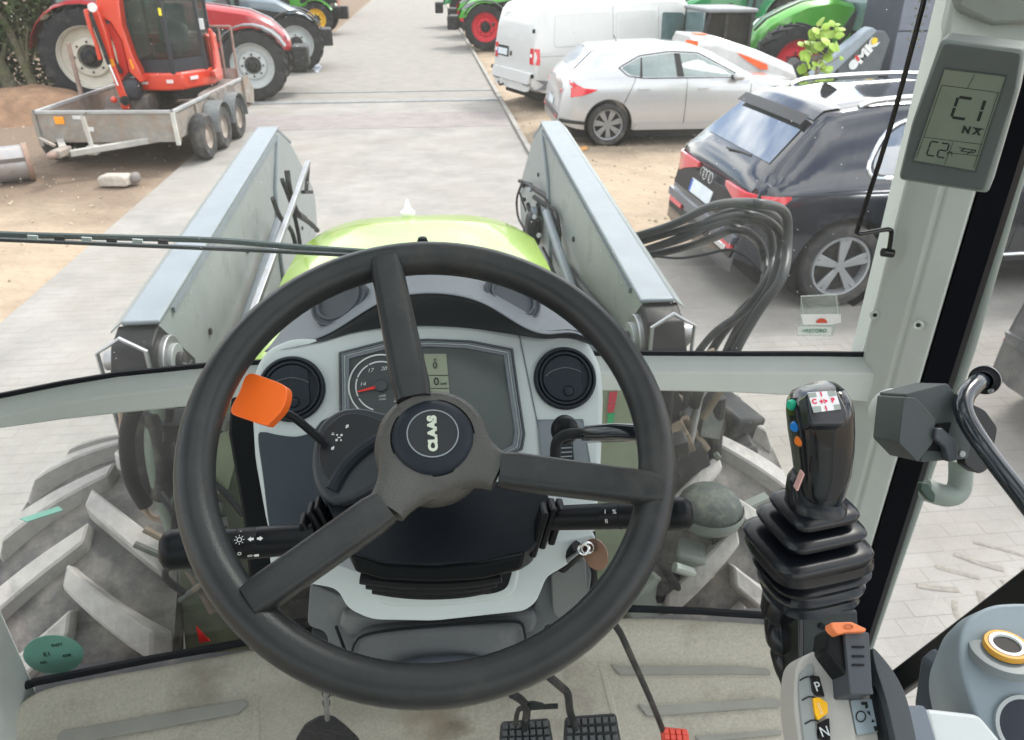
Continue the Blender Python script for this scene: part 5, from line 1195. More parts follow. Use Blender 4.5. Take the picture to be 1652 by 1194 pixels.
for q in (((100, 1182), (392, 1131), (402, 1136), (386, 1152), (108, 1204), (92, 1198)), ((984, 1073), (1000, 1077), (1190, 1077), (1238, 1082), (1244, 1090), (1180, 1089), (1000, 1090)), ((1028, 1137), (1044, 1142), (1250, 1129), (1262, 1134), (1256, 1142), (1044, 1157)), ((1120, 1190), (1260, 1180), (1262, 1186), (1130, 1200)), ((640, 1060), (700, 1060), (700, 1066), (640, 1066))):
    obj('mat_rib', MB().prism([PZ(x, y, FZ + .001) for x, y in rnd(q, 3)], (0, 0, .006)), M_RIB, fm, bevel=.002)
obj('mat_tunnel_edge', MB().tube([PZ(x, y, FZ) for x, y in ((408, 1040), (412, 1100), (414, 1180), (414, 1260))], .008, 8, flat=.5), M_MAT, fm)
obj('mat_tunnel_edge', MB().tube([PZ(x, y, FZ) for x, y in ((966, 1060), (980, 1110), (992, 1160), (1000, 1240))], .008, 8, flat=.5), M_MAT, fm)
# brown oily stain soaked into the mat between gaiter and pedals
def soak(m, c, r, col):
    n, l = m.node_tree.nodes, m.node_tree.links; b = n['Principled BSDF']; src = b.inputs['Base Color'].links[0].from_socket
    g = n.new('ShaderNodeNewGeometry'); d = n.new('ShaderNodeVectorMath'); d.operation = 'DISTANCE'; d.inputs[1].default_value = c; l.new(g.outputs['Position'], d.inputs[0])
    nn = n.new('ShaderNodeTexNoise'); nn.inputs['Scale'].default_value = 22; nn.inputs['Detail'].default_value = 7; l.new(g.outputs['Position'], nn.inputs['Vector'])
    q = n.new('ShaderNodeMath'); q.operation = 'MULTIPLY_ADD'; q.inputs[1].default_value = r * 1.6; l.new(nn.outputs[0], q.inputs[0]); l.new(d.outputs['Value'], q.inputs[2])
    mr = n.new('ShaderNodeMapRange'); mr.inputs[1].default_value = r * 1.75; mr.inputs[2].default_value = r * .9; mr.inputs[4].default_value = .8; l.new(q.outputs[0], mr.inputs[0])
    x = n.new('ShaderNodeMixRGB'); x.inputs[2].default_value = (*col, 1); l.new(mr.outputs[0], x.inputs[0]); l.new(src, x.inputs[1]); l.new(x.outputs[0], b.inputs['Base Color'])
soak(M_MAT, PZ(728, 1168, FZ), .05, (.09, .065, .042)); soak(M_MAT, PZ(700, 1150, FZ), .10, (.28, .235, .17)); soak(M_MAT, PZ(330, 1110, FZ), .09, (.25, .22, .17))
def pedal(name, label, P, m_, arm, z0=.05, rows=(7, 4), arm_r=.007, tilt=.35):
    pl = Plane(PD(sum(p[0] for p in P) / 4, sum(p[1] for p in P) / 4, 1.40), nrm(60, 0))
    t = thing(name, label, 'pedal', pl.p - Vector((0, 0, .06)))
    pd = obj('pedal_pad', slab(pl, rnd(P, 7), .014), m_, t, bevel=.004)
    a0, a1, a2, a3 = [Vector(p) for p in P]
    q = obj('pad_stud', MB(), m_, pd) if False else None
    first = None
    for i in range(rows[0]):
        for j in range(rows[1]):
            u_, v_ = (i + .75) / (rows[0] + .5), (j + .75) / (rows[1] + .5)
            p = a0.lerp(a1, u_).lerp(a3.lerp(a2, u_), v_)
            c = pl.at(p.x, p.y, .002)
            s_ = .0058
            obj('pad_stud', MB().rings([[c + pl.u * a * s_ + pl.v * b * s_ for a, b in ((-1, -1), (1, -1), (1, 1), (-1, 1))], [c + pl.n * .005 + pl.u * a * s_ * .7 + pl.v * b * s_ * .7 for a, b in ((-1, -1), (1, -1), (1, 1), (-1, 1))]]), mat('stud_worn', (.085, .088, .09), .5, var=.3) if m_ is not M_REDP else m_, pd, smooth=False)
    obj('pedal_arm', MB().tube([PD(x, y, d) for x, y, d in arm], arm_r, 10, smooth=4), M_DARKM, t)
    return t
M_REDP = mat('pedal_red', (.72, .10, .07), .6, bump=.3, bscale=500)
M_PED = mat('pedal_rubber', (.04, .042, .045), .55, bump=.4, bscale=400, dirt=(.16, .15, .14), damt=.2, dscale=20)
pedal('brake_pedal', 'studded black pedal between the other black pedal and the red one', [(912, 1156), (994, 1150), (1006, 1215), (908, 1215)], M_PED, [(884, 1090, 1.25), (905, 1108, 1.28), (916, 1120, 1.30), (920, 1150, 1.38), (930, 1175, 1.40)])
pedal('brake_pedal', 'left studded black pedal with linkage rods above it', [(808, 1164), (886, 1158), (896, 1215), (804, 1215)], M_PED, [(826, 1120, 1.25), (842, 1130, 1.28), (850, 1145, 1.33), (846, 1175, 1.40)])
pedal('throttle_pedal', 'small red studded pedal on a long thin black arm', [(1066, 1172), (1110, 1176), (1116, 1215), (1072, 1215)], M_REDP, [(985, 1000, 1.16), (1000, 1020, 1.18), (1014, 1050, 1.22), (1050, 1130, 1.34), (1072, 1185, 1.42)], rows=(4, 4), arm_r=.0055)
lk = thing('pedal_linkage', 'thin crossing rods linking the two black pedals', 'linkage', PD(870, 1150, 1.30))
obj('link_rod', MB().tube([PD(832, 1168, 1.37), PD(836, 1146, 1.33), PD(850, 1142, 1.31), PD(900, 1139, 1.30)], .0045, 8, smooth=3), M_DARKM, lk)
obj('link_rod', MB().tube([PD(848, 1160, 1.33), PD(852, 1136, 1.30), PD(876, 1139, 1.29)], .005, 8, smooth=3), M_DARKM, lk)
# clutch rod and soft boot at the lower left
cbt = thing('lever_boot', 'black leather-like lever gaiter with thin metal rod at bottom left of the column', 'gaiter', PZ(528, 1200, FZ))
obj('gaiter', MB().rings([[PD(528 + w_ * math.cos(a) + sk, y + w_ * .35 * math.sin(a), d) for a in [2 * math.pi * i / 24 for i in range(24)]] for (y, w_, d, sk) in ((1156, 8, 1.30, 0), (1160, 18, 1.30, -2), (1172, 34, 1.33, -4), (1192, 50, 1.36, 0), (1225, 66, 1.40, 4), (1250, 70, 1.42, 4))]), mat('gaiter_leather', (.022, .022, .026), .45, bump=.6, bscale=90), cbt, ang=70)
obj('rod', MB().tube([PD(527, 1080, 1.1), PD(526, 1120, 1.18), PD(528, 1160, 1.30)], .0045, 10), M_STEEL, cbt)
for k in range(3): obj('rod_link', MB().disc(PD(527, 1108 + k * 14, 1.15 + k * .04), (0, 0, 1), .0062, .006, 10), M_DARKM, cbt)
obj('floor_socket', MB().lathe([(0, .004), (.02, .004), (.026, .001), (.028, -.004)], PZ(440, 1078, FZ + .004), (0, 0, 1), 24), M_COL, fm)
# ================================================================ VEHICLES IN THE YARD
def wheel_parts(T_, x, y, r, wd, side, rimr, m_rim, spokes=5, style='car', m_ty=None):
    """tyre with rim under it; side = +1/-1 is the outward y direction"""
    c = Vector((x, y, r)); ax = Vector((0, side, 0)); h = wd / 2
    ty = obj('wheel', MB().lathe([(rimr * .96, -h), (r * .93, -h), (r * .985, -h * .8), (r, -h * .4), (r, h * .4), (r * .985, h * .8), (r * .93, h * .99), (rimr * 1.08, h * 1.0), (rimr, h * .8)], c, ax, 44), m_ty or M_CARTYRE, T_, world=False)
    m = MB()
    if style == 'car':
        m.lathe([(rimr * 1.02, h * .82), (rimr * .98, h * .95), (rimr * .92, h * .9), (rimr * .88, h * .3), (0, h * .2)], c, ax, 40)
        rm_ = obj('rim', m, m_rim, ty, world=False)
        obj('rim_well', MB().lathe([(rimr * .885, h * .32), (0, h * .32)], c, ax, 32), M_DARKM, ty, world=False)
        for k in range(spokes):
            for dd in (-.12, .12):
                a = 2 * math.pi * k / spokes + .3
                d0 = Vector((math.cos(a + dd * .3), 0, math.sin(a + dd * .3))); d1 = Vector((math.cos(a + dd), 0, math.sin(a + dd)))
                p0 = c + d0 * rimr * .12 + ax * h * .78; p1 = c + d1 * rimr * .95 + ax * h * .86
                t_ = Vector((0, side, 0)).cross(d1)
                obj('rim_spoke', MB().rings([[p0 + t_ * .022 * rimr / .25, p0 - t_ * .022 * rimr / .25, p0 - t_ * .02 - ax * .03, p0 + t_ * .02 - ax * .03], [p1 + t_ * .024 * rimr / .25, p1 - t_ * .024 * rimr / .25, p1 - t_ * .02 - ax * .03, p1 + t_ * .02 - ax * .03]]), m_rim, ty, world=False, bevel=.004, bseg=1)
        obj('wheel_hub', MB().disc(c + ax * h * .70, ax, rimr * .17, h * .14, 20), m_rim, ty, world=False)
    return ty

def lerp_prof(P, x):
    if x <= P[0][0]: return P[0][1]
    for (a, b), (c, d) in zip(P, P[1:]):
        if x <= c: return b + (d - b) * (x - a) / max(1e-9, c - a)
    return P[-1][1]
class Car:
    def __init__(s, root, L, W, H, prof, belt, rwf, wheels, paint, zb=.24, rear_round=.35, front_round=.8, lower=None):
        s.r, s.L, s.W, s.H, s.prof, s.belt, s.rwf, s.zb = root, L, W, H, prof, belt, rwf, zb
        s.rr, s.fr = rear_round, front_round
        xs = sorted(set([0, .015, .04, .08, .13, .2, .28, .36, .45, .55, .7, .85] + [1 + .15 * i for i in range(int((L - 1.6) / .15))] + [L - .6, L - .45, L - .3, L - .2, L - .12, L - .06, L - .02, L] + [p[0] for p in prof]))
        rs = []
        for x in xs: rs.append(s.section(x))
        m = MB().rings(rs, True)
        o = obj('body', m, paint, root, world=False, ang=32)
        # wheel arches cut out of the body
        for (wx, wr) in wheels:
            for sd_ in (-1, 1):
                cut = obj('cut', MB().disc((wx, sd_ * (W / 2 + .1), wr + .01), (0, -sd_, 0), wr + .055, .34, 48), M_RUB, root, world=False, smooth=False)
                b = o.modifiers.new('b', 'BOOLEAN'); b.operation = 'DIFFERENCE'; b.object = cut; b.solver = 'EXACT'; bpy.context.view_layer.update()
                dg = bpy.context.evaluated_depsgraph_get(); me = bpy.data.meshes.new_from_object(o.evaluated_get(dg))
                o.modifiers.clear(); o.data = me; bpy.data.objects.remove(cut)
                obj('wheel_arch', MB().lathe([(wr + .053, -.03), (wr + .053, .235), (.0, .235)], (wx, sd_ * (W / 2 - .03), wr + .01), (0, -sd_, 0), 40), M_RUB, root, world=False)
        o.data.materials.clear(); o.data.materials.append(paint); o.data.shade_smooth(); o.data.set_sharp_from_angle(angle=R(32))
        s.body = o
        obj('underbody_shadow_box', MB().box((L / 2, 0, zb - .02), (L - .5, W * .84, .16)), M_RUB, root, world=False, smooth=False)  # dark box added under the car to deepen its contact shadow
    def hw(s, x):
        f = 1.0
        if x < s.rr: f -= .13 * (1 - x / s.rr) ** 2.4
        if x > s.L - s.fr: f -= .24 * ((x - s.L + s.fr) / s.fr) ** 2.4
        return s.W / 2 * f
    def params(s, x):
        zt = lerp_prof(s.prof, x); hw = s.hw(x); bl = s.belt(x) if callable(s.belt) else s.belt
        cab = max(0, min(1, (zt - bl) / (s.H - bl)))
        zbl = min(bl, zt - .05); rw = hw * (.95 - (.95 - s.rwf) * cab); zr = max(zt - .075, zbl + .012)
        return zt, hw, zbl, rw, zr, cab
    def section(s, x):
        zt, hw, zbl, rw, zr, cab = s.params(x); zb = s.zb + (.14 * max(0, 1 - x / .5) ** 2) + (.05 * max(0, 1 - (s.L - x) / .6) ** 2)
        zb = min(zb, zt - .12); m = zb + (zbl - zb) * .45
        half = [(hw * .8, zb), (hw * .955, zb + .03), (hw * .985, zb + (m - zb) * .5), (hw, m), (hw * .995, m + (zbl - m) * .6), (hw * .965, zbl), (hw * .965 + (rw - hw * .965) * .5, (zbl + zr) / 2 + .012 * cab), (rw, zr), (rw - .035, zr + .045 * (.3 + .7 * cab)), (rw - .10, zt - .006), (rw * .55, zt + .010), (0, zt + .016)]
        return [Vector((x, y, z)) for y, z in half] + [Vector((x, -y, z)) for y, z in half[-2::-1]]
    def side(s, x, z):
        zt, hw, zbl, rw, zr, cab = s.params(x); zb = s.zb; m = zb + (zbl - zb) * .45
        P = [(zb, hw * .95), (zb + (m - zb) * .5, hw * .985), (m, hw), (m + (zbl - m) * .6, hw * .995), (zbl, hw * .965), ((zbl + zr) / 2 + .012 * cab, hw * .965 + (rw - hw * .965) * .5), (zr, rw), (zr + .04, rw - .03)]
        return lerp_prof(P, z)
    def panel_side(s, nm, pts, m, sd_, off=.006, th=.004, par=None, dense=8):
        q = []
        n = len(pts)
        for i in range(n):
            a, b = pts[i], pts[(i + 1) % n]
            for k in range(dense): q.append((a[0] + (b[0] - a[0]) * k / dense, a[1] + (b[1] - a[1]) * k / dense))
        A = [Vector((x, sd_ * (s.side(x, z) + off), z)) for x, z in q]; c = Vector((sum(p[0] for p in q) / len(q), 0, sum(p[1] for p in q) / len(q))); c.y = sd_ * (s.side(c.x, c.z) + off)
        B = [p - Vector((0, sd_ * (th + .008), 0)) for p in A]; k = len(A); mb = MB()
        mb.v = A + B + [c]
        for i in range(k):
            j = (i + 1) % k; mb.f += [(i, j, 2 * k), (i, i + k, j + k, j)]
        return obj(nm, mb, m, par or s.r, world=False, ang=50)
    def line_side(s, nm, pts, m, sd_, r_=.006, off=.002, dense=6):
        q = []
        for a, b in zip(pts, pts[1:]):
            for k in range(dense): q.append((a[0] + (b[0] - a[0]) * k / dense, a[1] + (b[1] - a[1]) * k / dense))
        q.append(pts[-1])
        return obj(nm, MB().tube([Vector((x, sd_ * (s.side(x, z) + off), z)) for x, z in q], r_, 6, flat=1), m, s.r, world=False)
    def tpt(s, t):
        """point (x, z) at parameter t along the outline, in profile vertices"""
        i = int(min(t, len(s.prof) - 1.0001)); f = t - i; a, b = s.prof[i], s.prof[i + 1]
        return a[0] + (b[0] - a[0]) * f, a[1] + (b[1] - a[1]) * f, Vector((-(b[1] - a[1]), 0, b[0] - a[0])).normalized()
    def panel_top(s, nm, t0, t1, y0, y1, m, off=.008, n=8, k=10, th=.006, curve=0, par=None):
        """panel lying on the outline between parameters t0..t1; y0/y1 half widths at either end"""
        g = []
        for i in range(n + 1):
            t = t0 + (t1 - t0) * i / n; x, z, nn_ = s.tpt(t); yy = y0 + (y1 - y0) * i / n
            row = []
            for j in range(k + 1):
                y = yy * (-1 + 2 * j / k); row.append(Vector((x, y, z)) + nn_ * (off + .012 * (1 - (y / max(s.W * .4, .1)) ** 2) - curve * (y / yy) ** 2))
            g.append(row)
        o = obj(nm, MB().rings(g, False, loop=False), m, par or s.r, world=False, ang=60)
        return o
    def rear_slab(s, nm, pts, m, off=.006, th=.02, par=None):
        """polygon (y, z) on the tail; x follows the outline at that height"""
        def xr(z):
            P = s.prof
            for (a, b), (c, d) in zip(P, P[1:]):
                if b <= z <= d and d > b: return a + (c - a) * (z - b) / (d - b)
            return P[0][0]
        A = [Vector((xr(z) - off, y, z)) for y, z in pts]; 
        return obj(nm, MB().prism(A, (th, 0, 0)), m, par or s.r, world=False, bevel=.003, bseg=1)

def paint(name, col, metal=.3, rough=.28, coat=1, dirt=(.35, .31, .26), damt=.05):
    return mat(name, col, rough, metal, var=.03, coat=coat, dirt=dirt, damt=damt, dscale=1.6)
M_CG = mat('car_glass', (.02, .03, .04), .03, spec=1, coat=1)
M_CG.node_tree.nodes['Principled BSDF'].inputs['IOR'].default_value = 2.4
M_CG2 = mat('car_glass_pale', (.10, .16, .165), .05, spec=.9, coat=1, var=.3, vscale=4)
M_TRIM = mat('trim_black', (.012, .012, .014), .4)
M_CHR = mat('bright_trim', (.72, .74, .76), .2, .9)
M_PLATE = mat('number_plate', (.62, .68, .72), .5)
M_PLB = mat('plate_blue', (.03, .10, .45), .5)
M_GAP = mat('panel_gap', (.01, .01, .012), .7)
M_ALU = mat('alloy_rim', (.42, .44, .46), .35, .5, dirt=(.2, .18, .16), damt=.1)

def wrap_lamp(car, st, m=None, off=.012, nm='tail_lamp'):
    """one lens bent round the corner: stations (x, y or None for the side skin, z low, z high)"""
    rs = []
    for sd_ in (-1, 1):
        rs = []
        for x, y, z0, z1 in st:
            if y is None:
                a = [Vector((x, sd_ * (car.side(x, z0) + off), z0)), Vector((x, sd_ * (car.side(x, z1) + off), z1))]; inn = Vector((0, -sd_ * .03, 0))
            else:
                a = [Vector((x - off, sd_ * y, z0)), Vector((x - off, sd_ * y, z1))]; inn = Vector((.03, 0, 0))
            rs.append([a[0], a[1], a[1] + inn, a[0] + inn])
        obj(nm, MB().rings(rs), m or M_RED, car.r, world=False, bevel=.004, bseg=1, ang=40)
def plate_on(car, y0, z0, w_=.50, h_=.11):
    p = car.rear_slab('number_plate', ((y0 - w_ / 2, z0), (y0 + w_ / 2, z0), (y0 + w_ / 2, z0 + h_), (y0 - w_ / 2, z0 + h_)), M_PLATE, off=.02, th=.012)
    car.rear_slab('plate_band', ((y0 + w_ / 2 - .045, z0 + .004), (y0 + w_ / 2 - .004, z0 + .004), (y0 + w_ / 2 - .004, z0 + h_ - .004), (y0 + w_ / 2 - .045, z0 + h_ - .004)), M_PLB, off=.0225, th=.004, par=p)
    return p

# ---- dark blue estate (SUV) close on the right
hd = R(2)
def place(wx, wy, back, half, h):   # near-side rear wheel ground point -> middle of the tail
    H_ = Vector((math.cos(h), math.sin(h), 0)); N_ = Vector((-math.sin(h), math.cos(h), 0))
    return Vector((wx, wy, 0)) - H_ * back + N_ * half
suv = thing('parked_car', 'dark blue estate car nearest the cab with red tail lamp and silver window trim', 'car', place(3.39, 5.70, .93, .93, hd), hd)
P_NAVY = paint('navy_paint', (.014, .019, .032), .45, .15, 1, (.10, .11, .13), .0)
pr = [(0, .42), (.02, .60), (.06, .78), (.10, .93), (.13, 1.05), (.22, 1.15), (.60, 1.50), (.70, 1.575), (1.2, 1.635), (2.0, 1.66), (2.7, 1.63), (3.0, 1.56), (3.75, 1.12), (4.3, 1.03), (4.6, .92), (4.68, .6)]
C1 = Car(suv, 4.68, 1.90, 1.66, pr, 1.06, .70, [(.93, .365), (3.78, .365)], P_NAVY, zb=.30)
C1.panel_top('rear_window', 5.12, 6.02, .70, .60, M_CG, off=.006)
C1.panel_top('roof_spoiler', 6.12, 7.3, .63, .60, P_NAVY, off=.03, curve=.03)
C1.panel_top('spoiler_lip', 5.84, 6.10, .63, .61, M_TRIM, off=.045)
for sd_ in (-1, 1):
    gl = C1.panel_side('side_window', rnd([(1.0, 1.12), (1.24, 1.47), (2.0, 1.54), (2.6, 1.53), (3.0, 1.44), (3.62, 1.10)], .20, 6), M_CG, sd_, off=.004)
    C1.line_side('window_trim', (lambda q: q + [q[0]])(rnd([(.95, 1.095), (1.22, 1.50), (2.0, 1.565), (2.6, 1.555), (3.03, 1.46), (3.68, 1.085)], .21, 6)), M_CHR, sd_, r_=.016, off=.004, dense=3)
    obj('roof_rail', MB().tube([(1.0, sd_ * .60, 1.60), (1.2, sd_ * .615, 1.655), (2.0, sd_ * .62, 1.685), (2.7, sd_ * .61, 1.655), (2.85, sd_ * .60, 1.60)], .022, 10, smooth=5), M_CHR, suv, world=False)
    C1.line_side('door_gap', [(1.42, .45), (1.46, 1.06)], M_GAP, sd_, .004); C1.line_side('door_gap', [(2.45, .35), (2.45, 1.06)], M_GAP, sd_, .004)
    C1.line_side('crease', [(.16, .99), (1.2, .985), (2.5, .975), (3.9, .93)], P_NAVY, sd_, .012, off=-.002)
    C1.line_side('sill_trim', [(1.35, .40), (3.3, .40)], M_CHR, sd_, .016, off=.006)
    C1.panel_side('arch_trim', [(1.40 - .93 + .93 + .44 * math.cos(a) - .47, .375 + .44 * math.sin(a)) for a in [math.pi * i / 12 for i in range(13)]] + [(.93 + .405 * math.cos(a), .375 + .405 * math.sin(a)) for a in [math.pi * (12 - i) / 12 for i in range(13)]], M_TRIM, sd_, off=.006, dense=1) if False else None
    C1.rear_slab('reflector', [(sd_ * .45, .50), (sd_ * .78, .50), (sd_ * .78, .55), (sd_ * .45, .55)], M_RED, off=.02, th=.03)
    for wx in (.93, 3.78): wheel_parts(suv, wx, sd_ * .83, .365, .24, sd_, .26, M_ALU, 5)
wrap_lamp(C1, [(.085, .33, .93, .975), (.07, .60, .86, .985), (.065, .76, .80, .99), (.10, .83, .80, .99), (.17, None, .82, .99), (.28, None, .88, .985), (.38, None, .965, .985)])
C1.rear_slab('tail_panel', [(-.80, .68), (.80, .68), (.80, .80), (.70, .90), (-.70, .90), (-.80, .80)], M_TRIM, off=.008)
C1.rear_slab('bumper_lip', [(-.80, .56), (.80, .56), (.82, .63), (-.82, .63)], paint('navy_gloss', (.05, .06, .09), .4, .25), off=.035, th=.05)
C1.rear_slab('bumper_lower', [(-.78, .44), (.78, .44), (.80, .50), (-.80, .50)], M_TRIM, off=.012)
C1.rear_slab('exhaust_trim', [(-.70, .47), (-.35, .47), (-.35, .52), (-.70, .52)], M_CHR, off=.03)
plate_on(C1, .12, .70, .52, .12)
ring_c = [(-.105, 0), (-.035, 0), (.035, 0), (.105, 0)]
for k, (yy, zz) in enumerate(ring_c):
    obj('emblem_ring', MB().lathe([(.040, 0), (.040, .006), (.050, .006), (.050, 0)], (.085 + .003 * (k % 2), yy + .12, .905), (-1, 0, .15), 28), M_CHR, suv, world=False)
obj('roof_antenna', MB().prism([(.98, 0, 1.60), (1.16, 0, 1.63), (1.03, 0, 1.70), (1.0, 0, 1.70)], (0, .02, 0)), M_TRIM, suv, world=False)
obj('rear_wiper', MB().tube([(.20, .02, 1.17), (.235, -.22, 1.185), (.245, -.38, 1.19)], .009, 6), M_TRIM, suv, world=False)

# ---- silver hatchback behind it
hd = R(-1)
hat = thing('parked_car', 'silver hatchback with angular red tail lamps between the van and the blue estate', 'car', place(2.83, 12.17, .80, .90, hd), hd)
P_SIL = paint('silver_paint', (.50, .515, .535), .45, .3, 1, (.5, .48, .44), .04)
pr = [(0, .40), (.01, .55), (.03, .72), (.08, .91), (.12, 1.00), (.22, 1.09), (.54, 1.37), (.62, 1.41), (1.2, 1.46), (1.7, 1.475), (2.2, 1.43), (2.5, 1.33), (3.2, .985), (3.9, .90), (4.22, .78), (4.3, .5)]
C2 = Car(hat, 4.30, 1.80, 1.475, pr, .98, .72, [(.80, .325), (3.45, .325)], P_SIL, zb=.22)
C2.panel_top('rear_window', 5.15, 6.05, .60, .52, mat('hatch_glass', (.16, .22, .30), .08, spec=.9, coat=1), off=.008)
C2.panel_top('roof_spoiler', 6.1, 7.2, .55, .54, P_SIL, off=.02, curve=.02)
obj('rear_wiper_boss', MB().disc((.27, 0, 1.09), (-.6, 0, .7), .03, .03, 12), M_TRIM, hat, world=False)
obj('roof_antenna', MB().tube([(1.05, 0, 1.46), (1.0, 0, 1.56)], .006, 6), M_TRIM, hat, world=False)
for sd_ in (-1, 1):
    C2.panel_side('side_window', rnd([(.98, 1.16), (1.28, 1.30), (1.75, 1.355), (2.18, 1.34), (2.84, 1.03), (1.35, 1.03), (1.12, 1.06)], .04, 3), M_CG2, sd_, off=.004)
    C2.line_side('window_seal', rnd([(.94, 1.16), (1.27, 1.32), (1.75, 1.375), (2.20, 1.355), (2.92, 1.01), (1.34, 1.01), (1.08, 1.045)], .04, 3) + [(.94, 1.16)], M_TRIM, sd_, r_=.009, off=.001, dense=3)
    C2.panel_side('window_pillar', [(1.86, 1.03), (1.97, 1.03), (1.91, 1.35), (1.82, 1.352)], M_TRIM, sd_, off=.008, dense=3)
    C2.panel_side('window_pillar', [(1.27, 1.03), (1.31, 1.03), (1.31, 1.30), (1.29, 1.295)], M_TRIM, sd_, off=.008, dense=3)
    C2.line_side('door_gap', [(1.02, .62), (1.18, .95), (1.20, 1.02)], M_GAP, sd_, .004); C2.line_side('door_gap', [(2.02, .26), (2.02, 1.0)], M_GAP, sd_, .004); C2.line_side('door_gap', [(3.05, .30), (3.05, .92)], M_GAP, sd_, .004)
    for hx_ in (1.25, 2.2):
        obj('door_handle', MB().tube([(hx_, sd_ * (C2.side(hx_, .86) + .02), .86), (hx_ + .17, sd_ * (C2.side(hx_ + .17, .86) + .02), .865)], .014, 8), P_SIL, hat, world=False)
    C2.panel_side('sill', [(1.20, .24), (3.0, .24), (3.0, .34), (1.25, .34)], P_SIL, sd_, off=.018, dense=3)
    C2.panel_side('tail_lamp', [(.24, .88), (.42, .87), (.27, .94), (.21, 1.0), (.15, .99), (.18, .93)], M_RED, sd_, off=.014, dense=3)
    C2.rear_slab('reflector', [(sd_ * .50, .42), (sd_ * .74, .42), (sd_ * .74, .47), (sd_ * .50, .46)], M_RED, off=.02, th=.03)
    obj('wing_mirror', MB().ell((2.80, sd_ * 1.0, 1.04), (.09, .10, .06)), P_SIL, hat, world=False)
    obj('mirror_foot', MB().box((2.77, sd_ * .91, 1.02), (.10, .12, .05)), M_TRIM, hat, world=False)
    for wx in (.80, 3.45): wheel_parts(hat, wx, sd_ * .79, .325, .215, sd_, .235, mat('dark_alloy', (.30, .31, .32), .35, .6), 7)
wrap_lamp(C2, [(.075, .36, .80, .83), (.07, .60, .77, .85), (.065, .74, .75, .86), (.12, .78, .74, .88), (.20, None, .75, .89), (.36, None, .77, .885), (.50, None, .81, .87), (.60, None, .85, .86)])
C2.rear_slab('bumper_lower', [(-.74, .41), (.74, .41), (.78, .50), (-.78, .50)], mat('bumper_grey', (.10, .10, .105), .6), off=.012)
C2.line_side('bumper_edge', [(.03, .40), (.42, .36)], M_TRIM, -1, .03, off=-.01)
plate_on(C2, 0, .55)

# ---- white panel van
hd = R(20)
Hv = Vector((math.cos(hd), math.sin(hd), 0)); Nv = Vector((-math.sin(hd), math.cos(hd), 0))
van = thing('parked_van', 'white panel van with square tail lamp behind the silver hatchback', 'van', Vector((1.72, 16.15, 0)), hd)
P_WH = paint('white_paint', (.60, .61, .60), 0, .32, .8, (.5, .48, .43), .08)
pr = [(-.02, .46), (0, .60), (.03, .72), (.05, 1.1), (.12, 1.55), (.20, 1.80), (.28, 1.88), (.5, 1.93), (1.5, 1.95), (3.3, 1.95), (3.55, 1.90), (4.25, 1.25), (4.4, 1.14), (4.85, 1.02), (4.95, .8), (4.98, .45)]
C3 = Car(van, 4.98, 1.90, 1.95, pr, 1.12, .86, [(.95, .33), (3.98, .33)], P_WH, zb=.28, rear_round=.12)
for sd_ in (-1, 1):
    C3.panel_side('cab_window', rnd([(2.92, 1.18), (2.95, 1.70), (3.45, 1.68), (3.98, 1.18)], .05, 3), M_CG2, sd_, off=.004)
    C3.panel_side('tail_lamp', [(.01, .86), (.13, .86), (.14, 1.14), (.06, 1.14)], M_RED, sd_, off=.012)
    C3.rear_slab('tail_lamp', [(sd_ * .72, .86), (sd_ * .83, .86), (sd_ * .83, 1.14), (sd_ * .72, 1.14)], M_RED, off=.014)
    C3.rear_slab('lamp_lens', [(sd_ * .735, .98), (sd_ * .815, .98), (sd_ * .815, 1.04), (sd_ * .735, 1.04)], M_WHITE, off=.018)
    C3.rear_slab('bumper_corner', [(sd_ * .55, .47), (sd_ * .82, .47), (sd_ * .82, .60), (sd_ * .58, .62)], mat('van_bumper', (.20, .21, .23), .6), off=.03)
    C3.panel_side('side_bumper', [(-.0, .40), (.5, .40), (.5, .54), (.0, .60)], MATS['van_bumper'], sd_, off=.012)
    C3.panel_side('pressed_panel', rnd([(.45, 1.16), (1.7, 1.16), (1.7, 1.74), (.5, 1.74)], .08, 3), P_WH, sd_, off=.012)
    C3.panel_side('pressed_panel', rnd([(1.85, 1.16), (2.78, 1.16), (2.78, 1.74), (1.85, 1.74)], .08, 3), P_WH, sd_, off=.012)
    for pp in ([(1.78, .42), (1.78, 1.82)], [(2.86, .42), (2.86, 1.80)], [(.10, 1.0), (2.86, 1.0)]): C3.line_side('panel_line', pp, mat('van_gap', (.25, .25, .24), .6), sd_, .004)
    obj('wing_mirror', MB().ell((3.85, sd_ * 1.08, 1.26), (.10, .10, .14), e=.7), P_WH, van, world=False)
    obj('door_hinge', MB().box((.02, sd_ * .90, 1.45), (.05, .03, .07)), M_TRIM, van, world=False); obj('door_hinge', MB().box((-.01, sd_ * .90, .66), (.05, .03, .07)), M_TRIM, van, world=False)
    for wx in (.95, 3.98): wheel_parts(van, wx, sd_ * .83, .33, .21, sd_, .21, M_DARKM, 6)
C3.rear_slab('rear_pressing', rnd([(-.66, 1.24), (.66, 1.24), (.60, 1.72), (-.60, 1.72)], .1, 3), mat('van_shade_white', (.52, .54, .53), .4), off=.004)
C3.rear_slab('bumper', rnd([(-.84, .50), (.84, .50), (.84, .70), (-.84, .70)], .05, 3), P_WH, off=.05, th=.08)
C3.rear_slab('plate_recess', [(.22, .90), (.80, .90), (.80, 1.10), (.22, 1.10)], M_DARKM, off=.006)
plate_on(C3, .50, .93, .46, .12)
C3.panel_top('windscreen', 10.04, 10.96, .72, .80, M_CG, off=.012)
obj('lock', MB().box((.03, .10, .98), (.03, .04, .08)), M_DARKM, van, world=False)
obj('tow_hook', MB().tube([(.1, .35, .40), (-.10, .35, .36), (-.14, .35, .44)], .022, 8), M_DARKM, van, world=False)
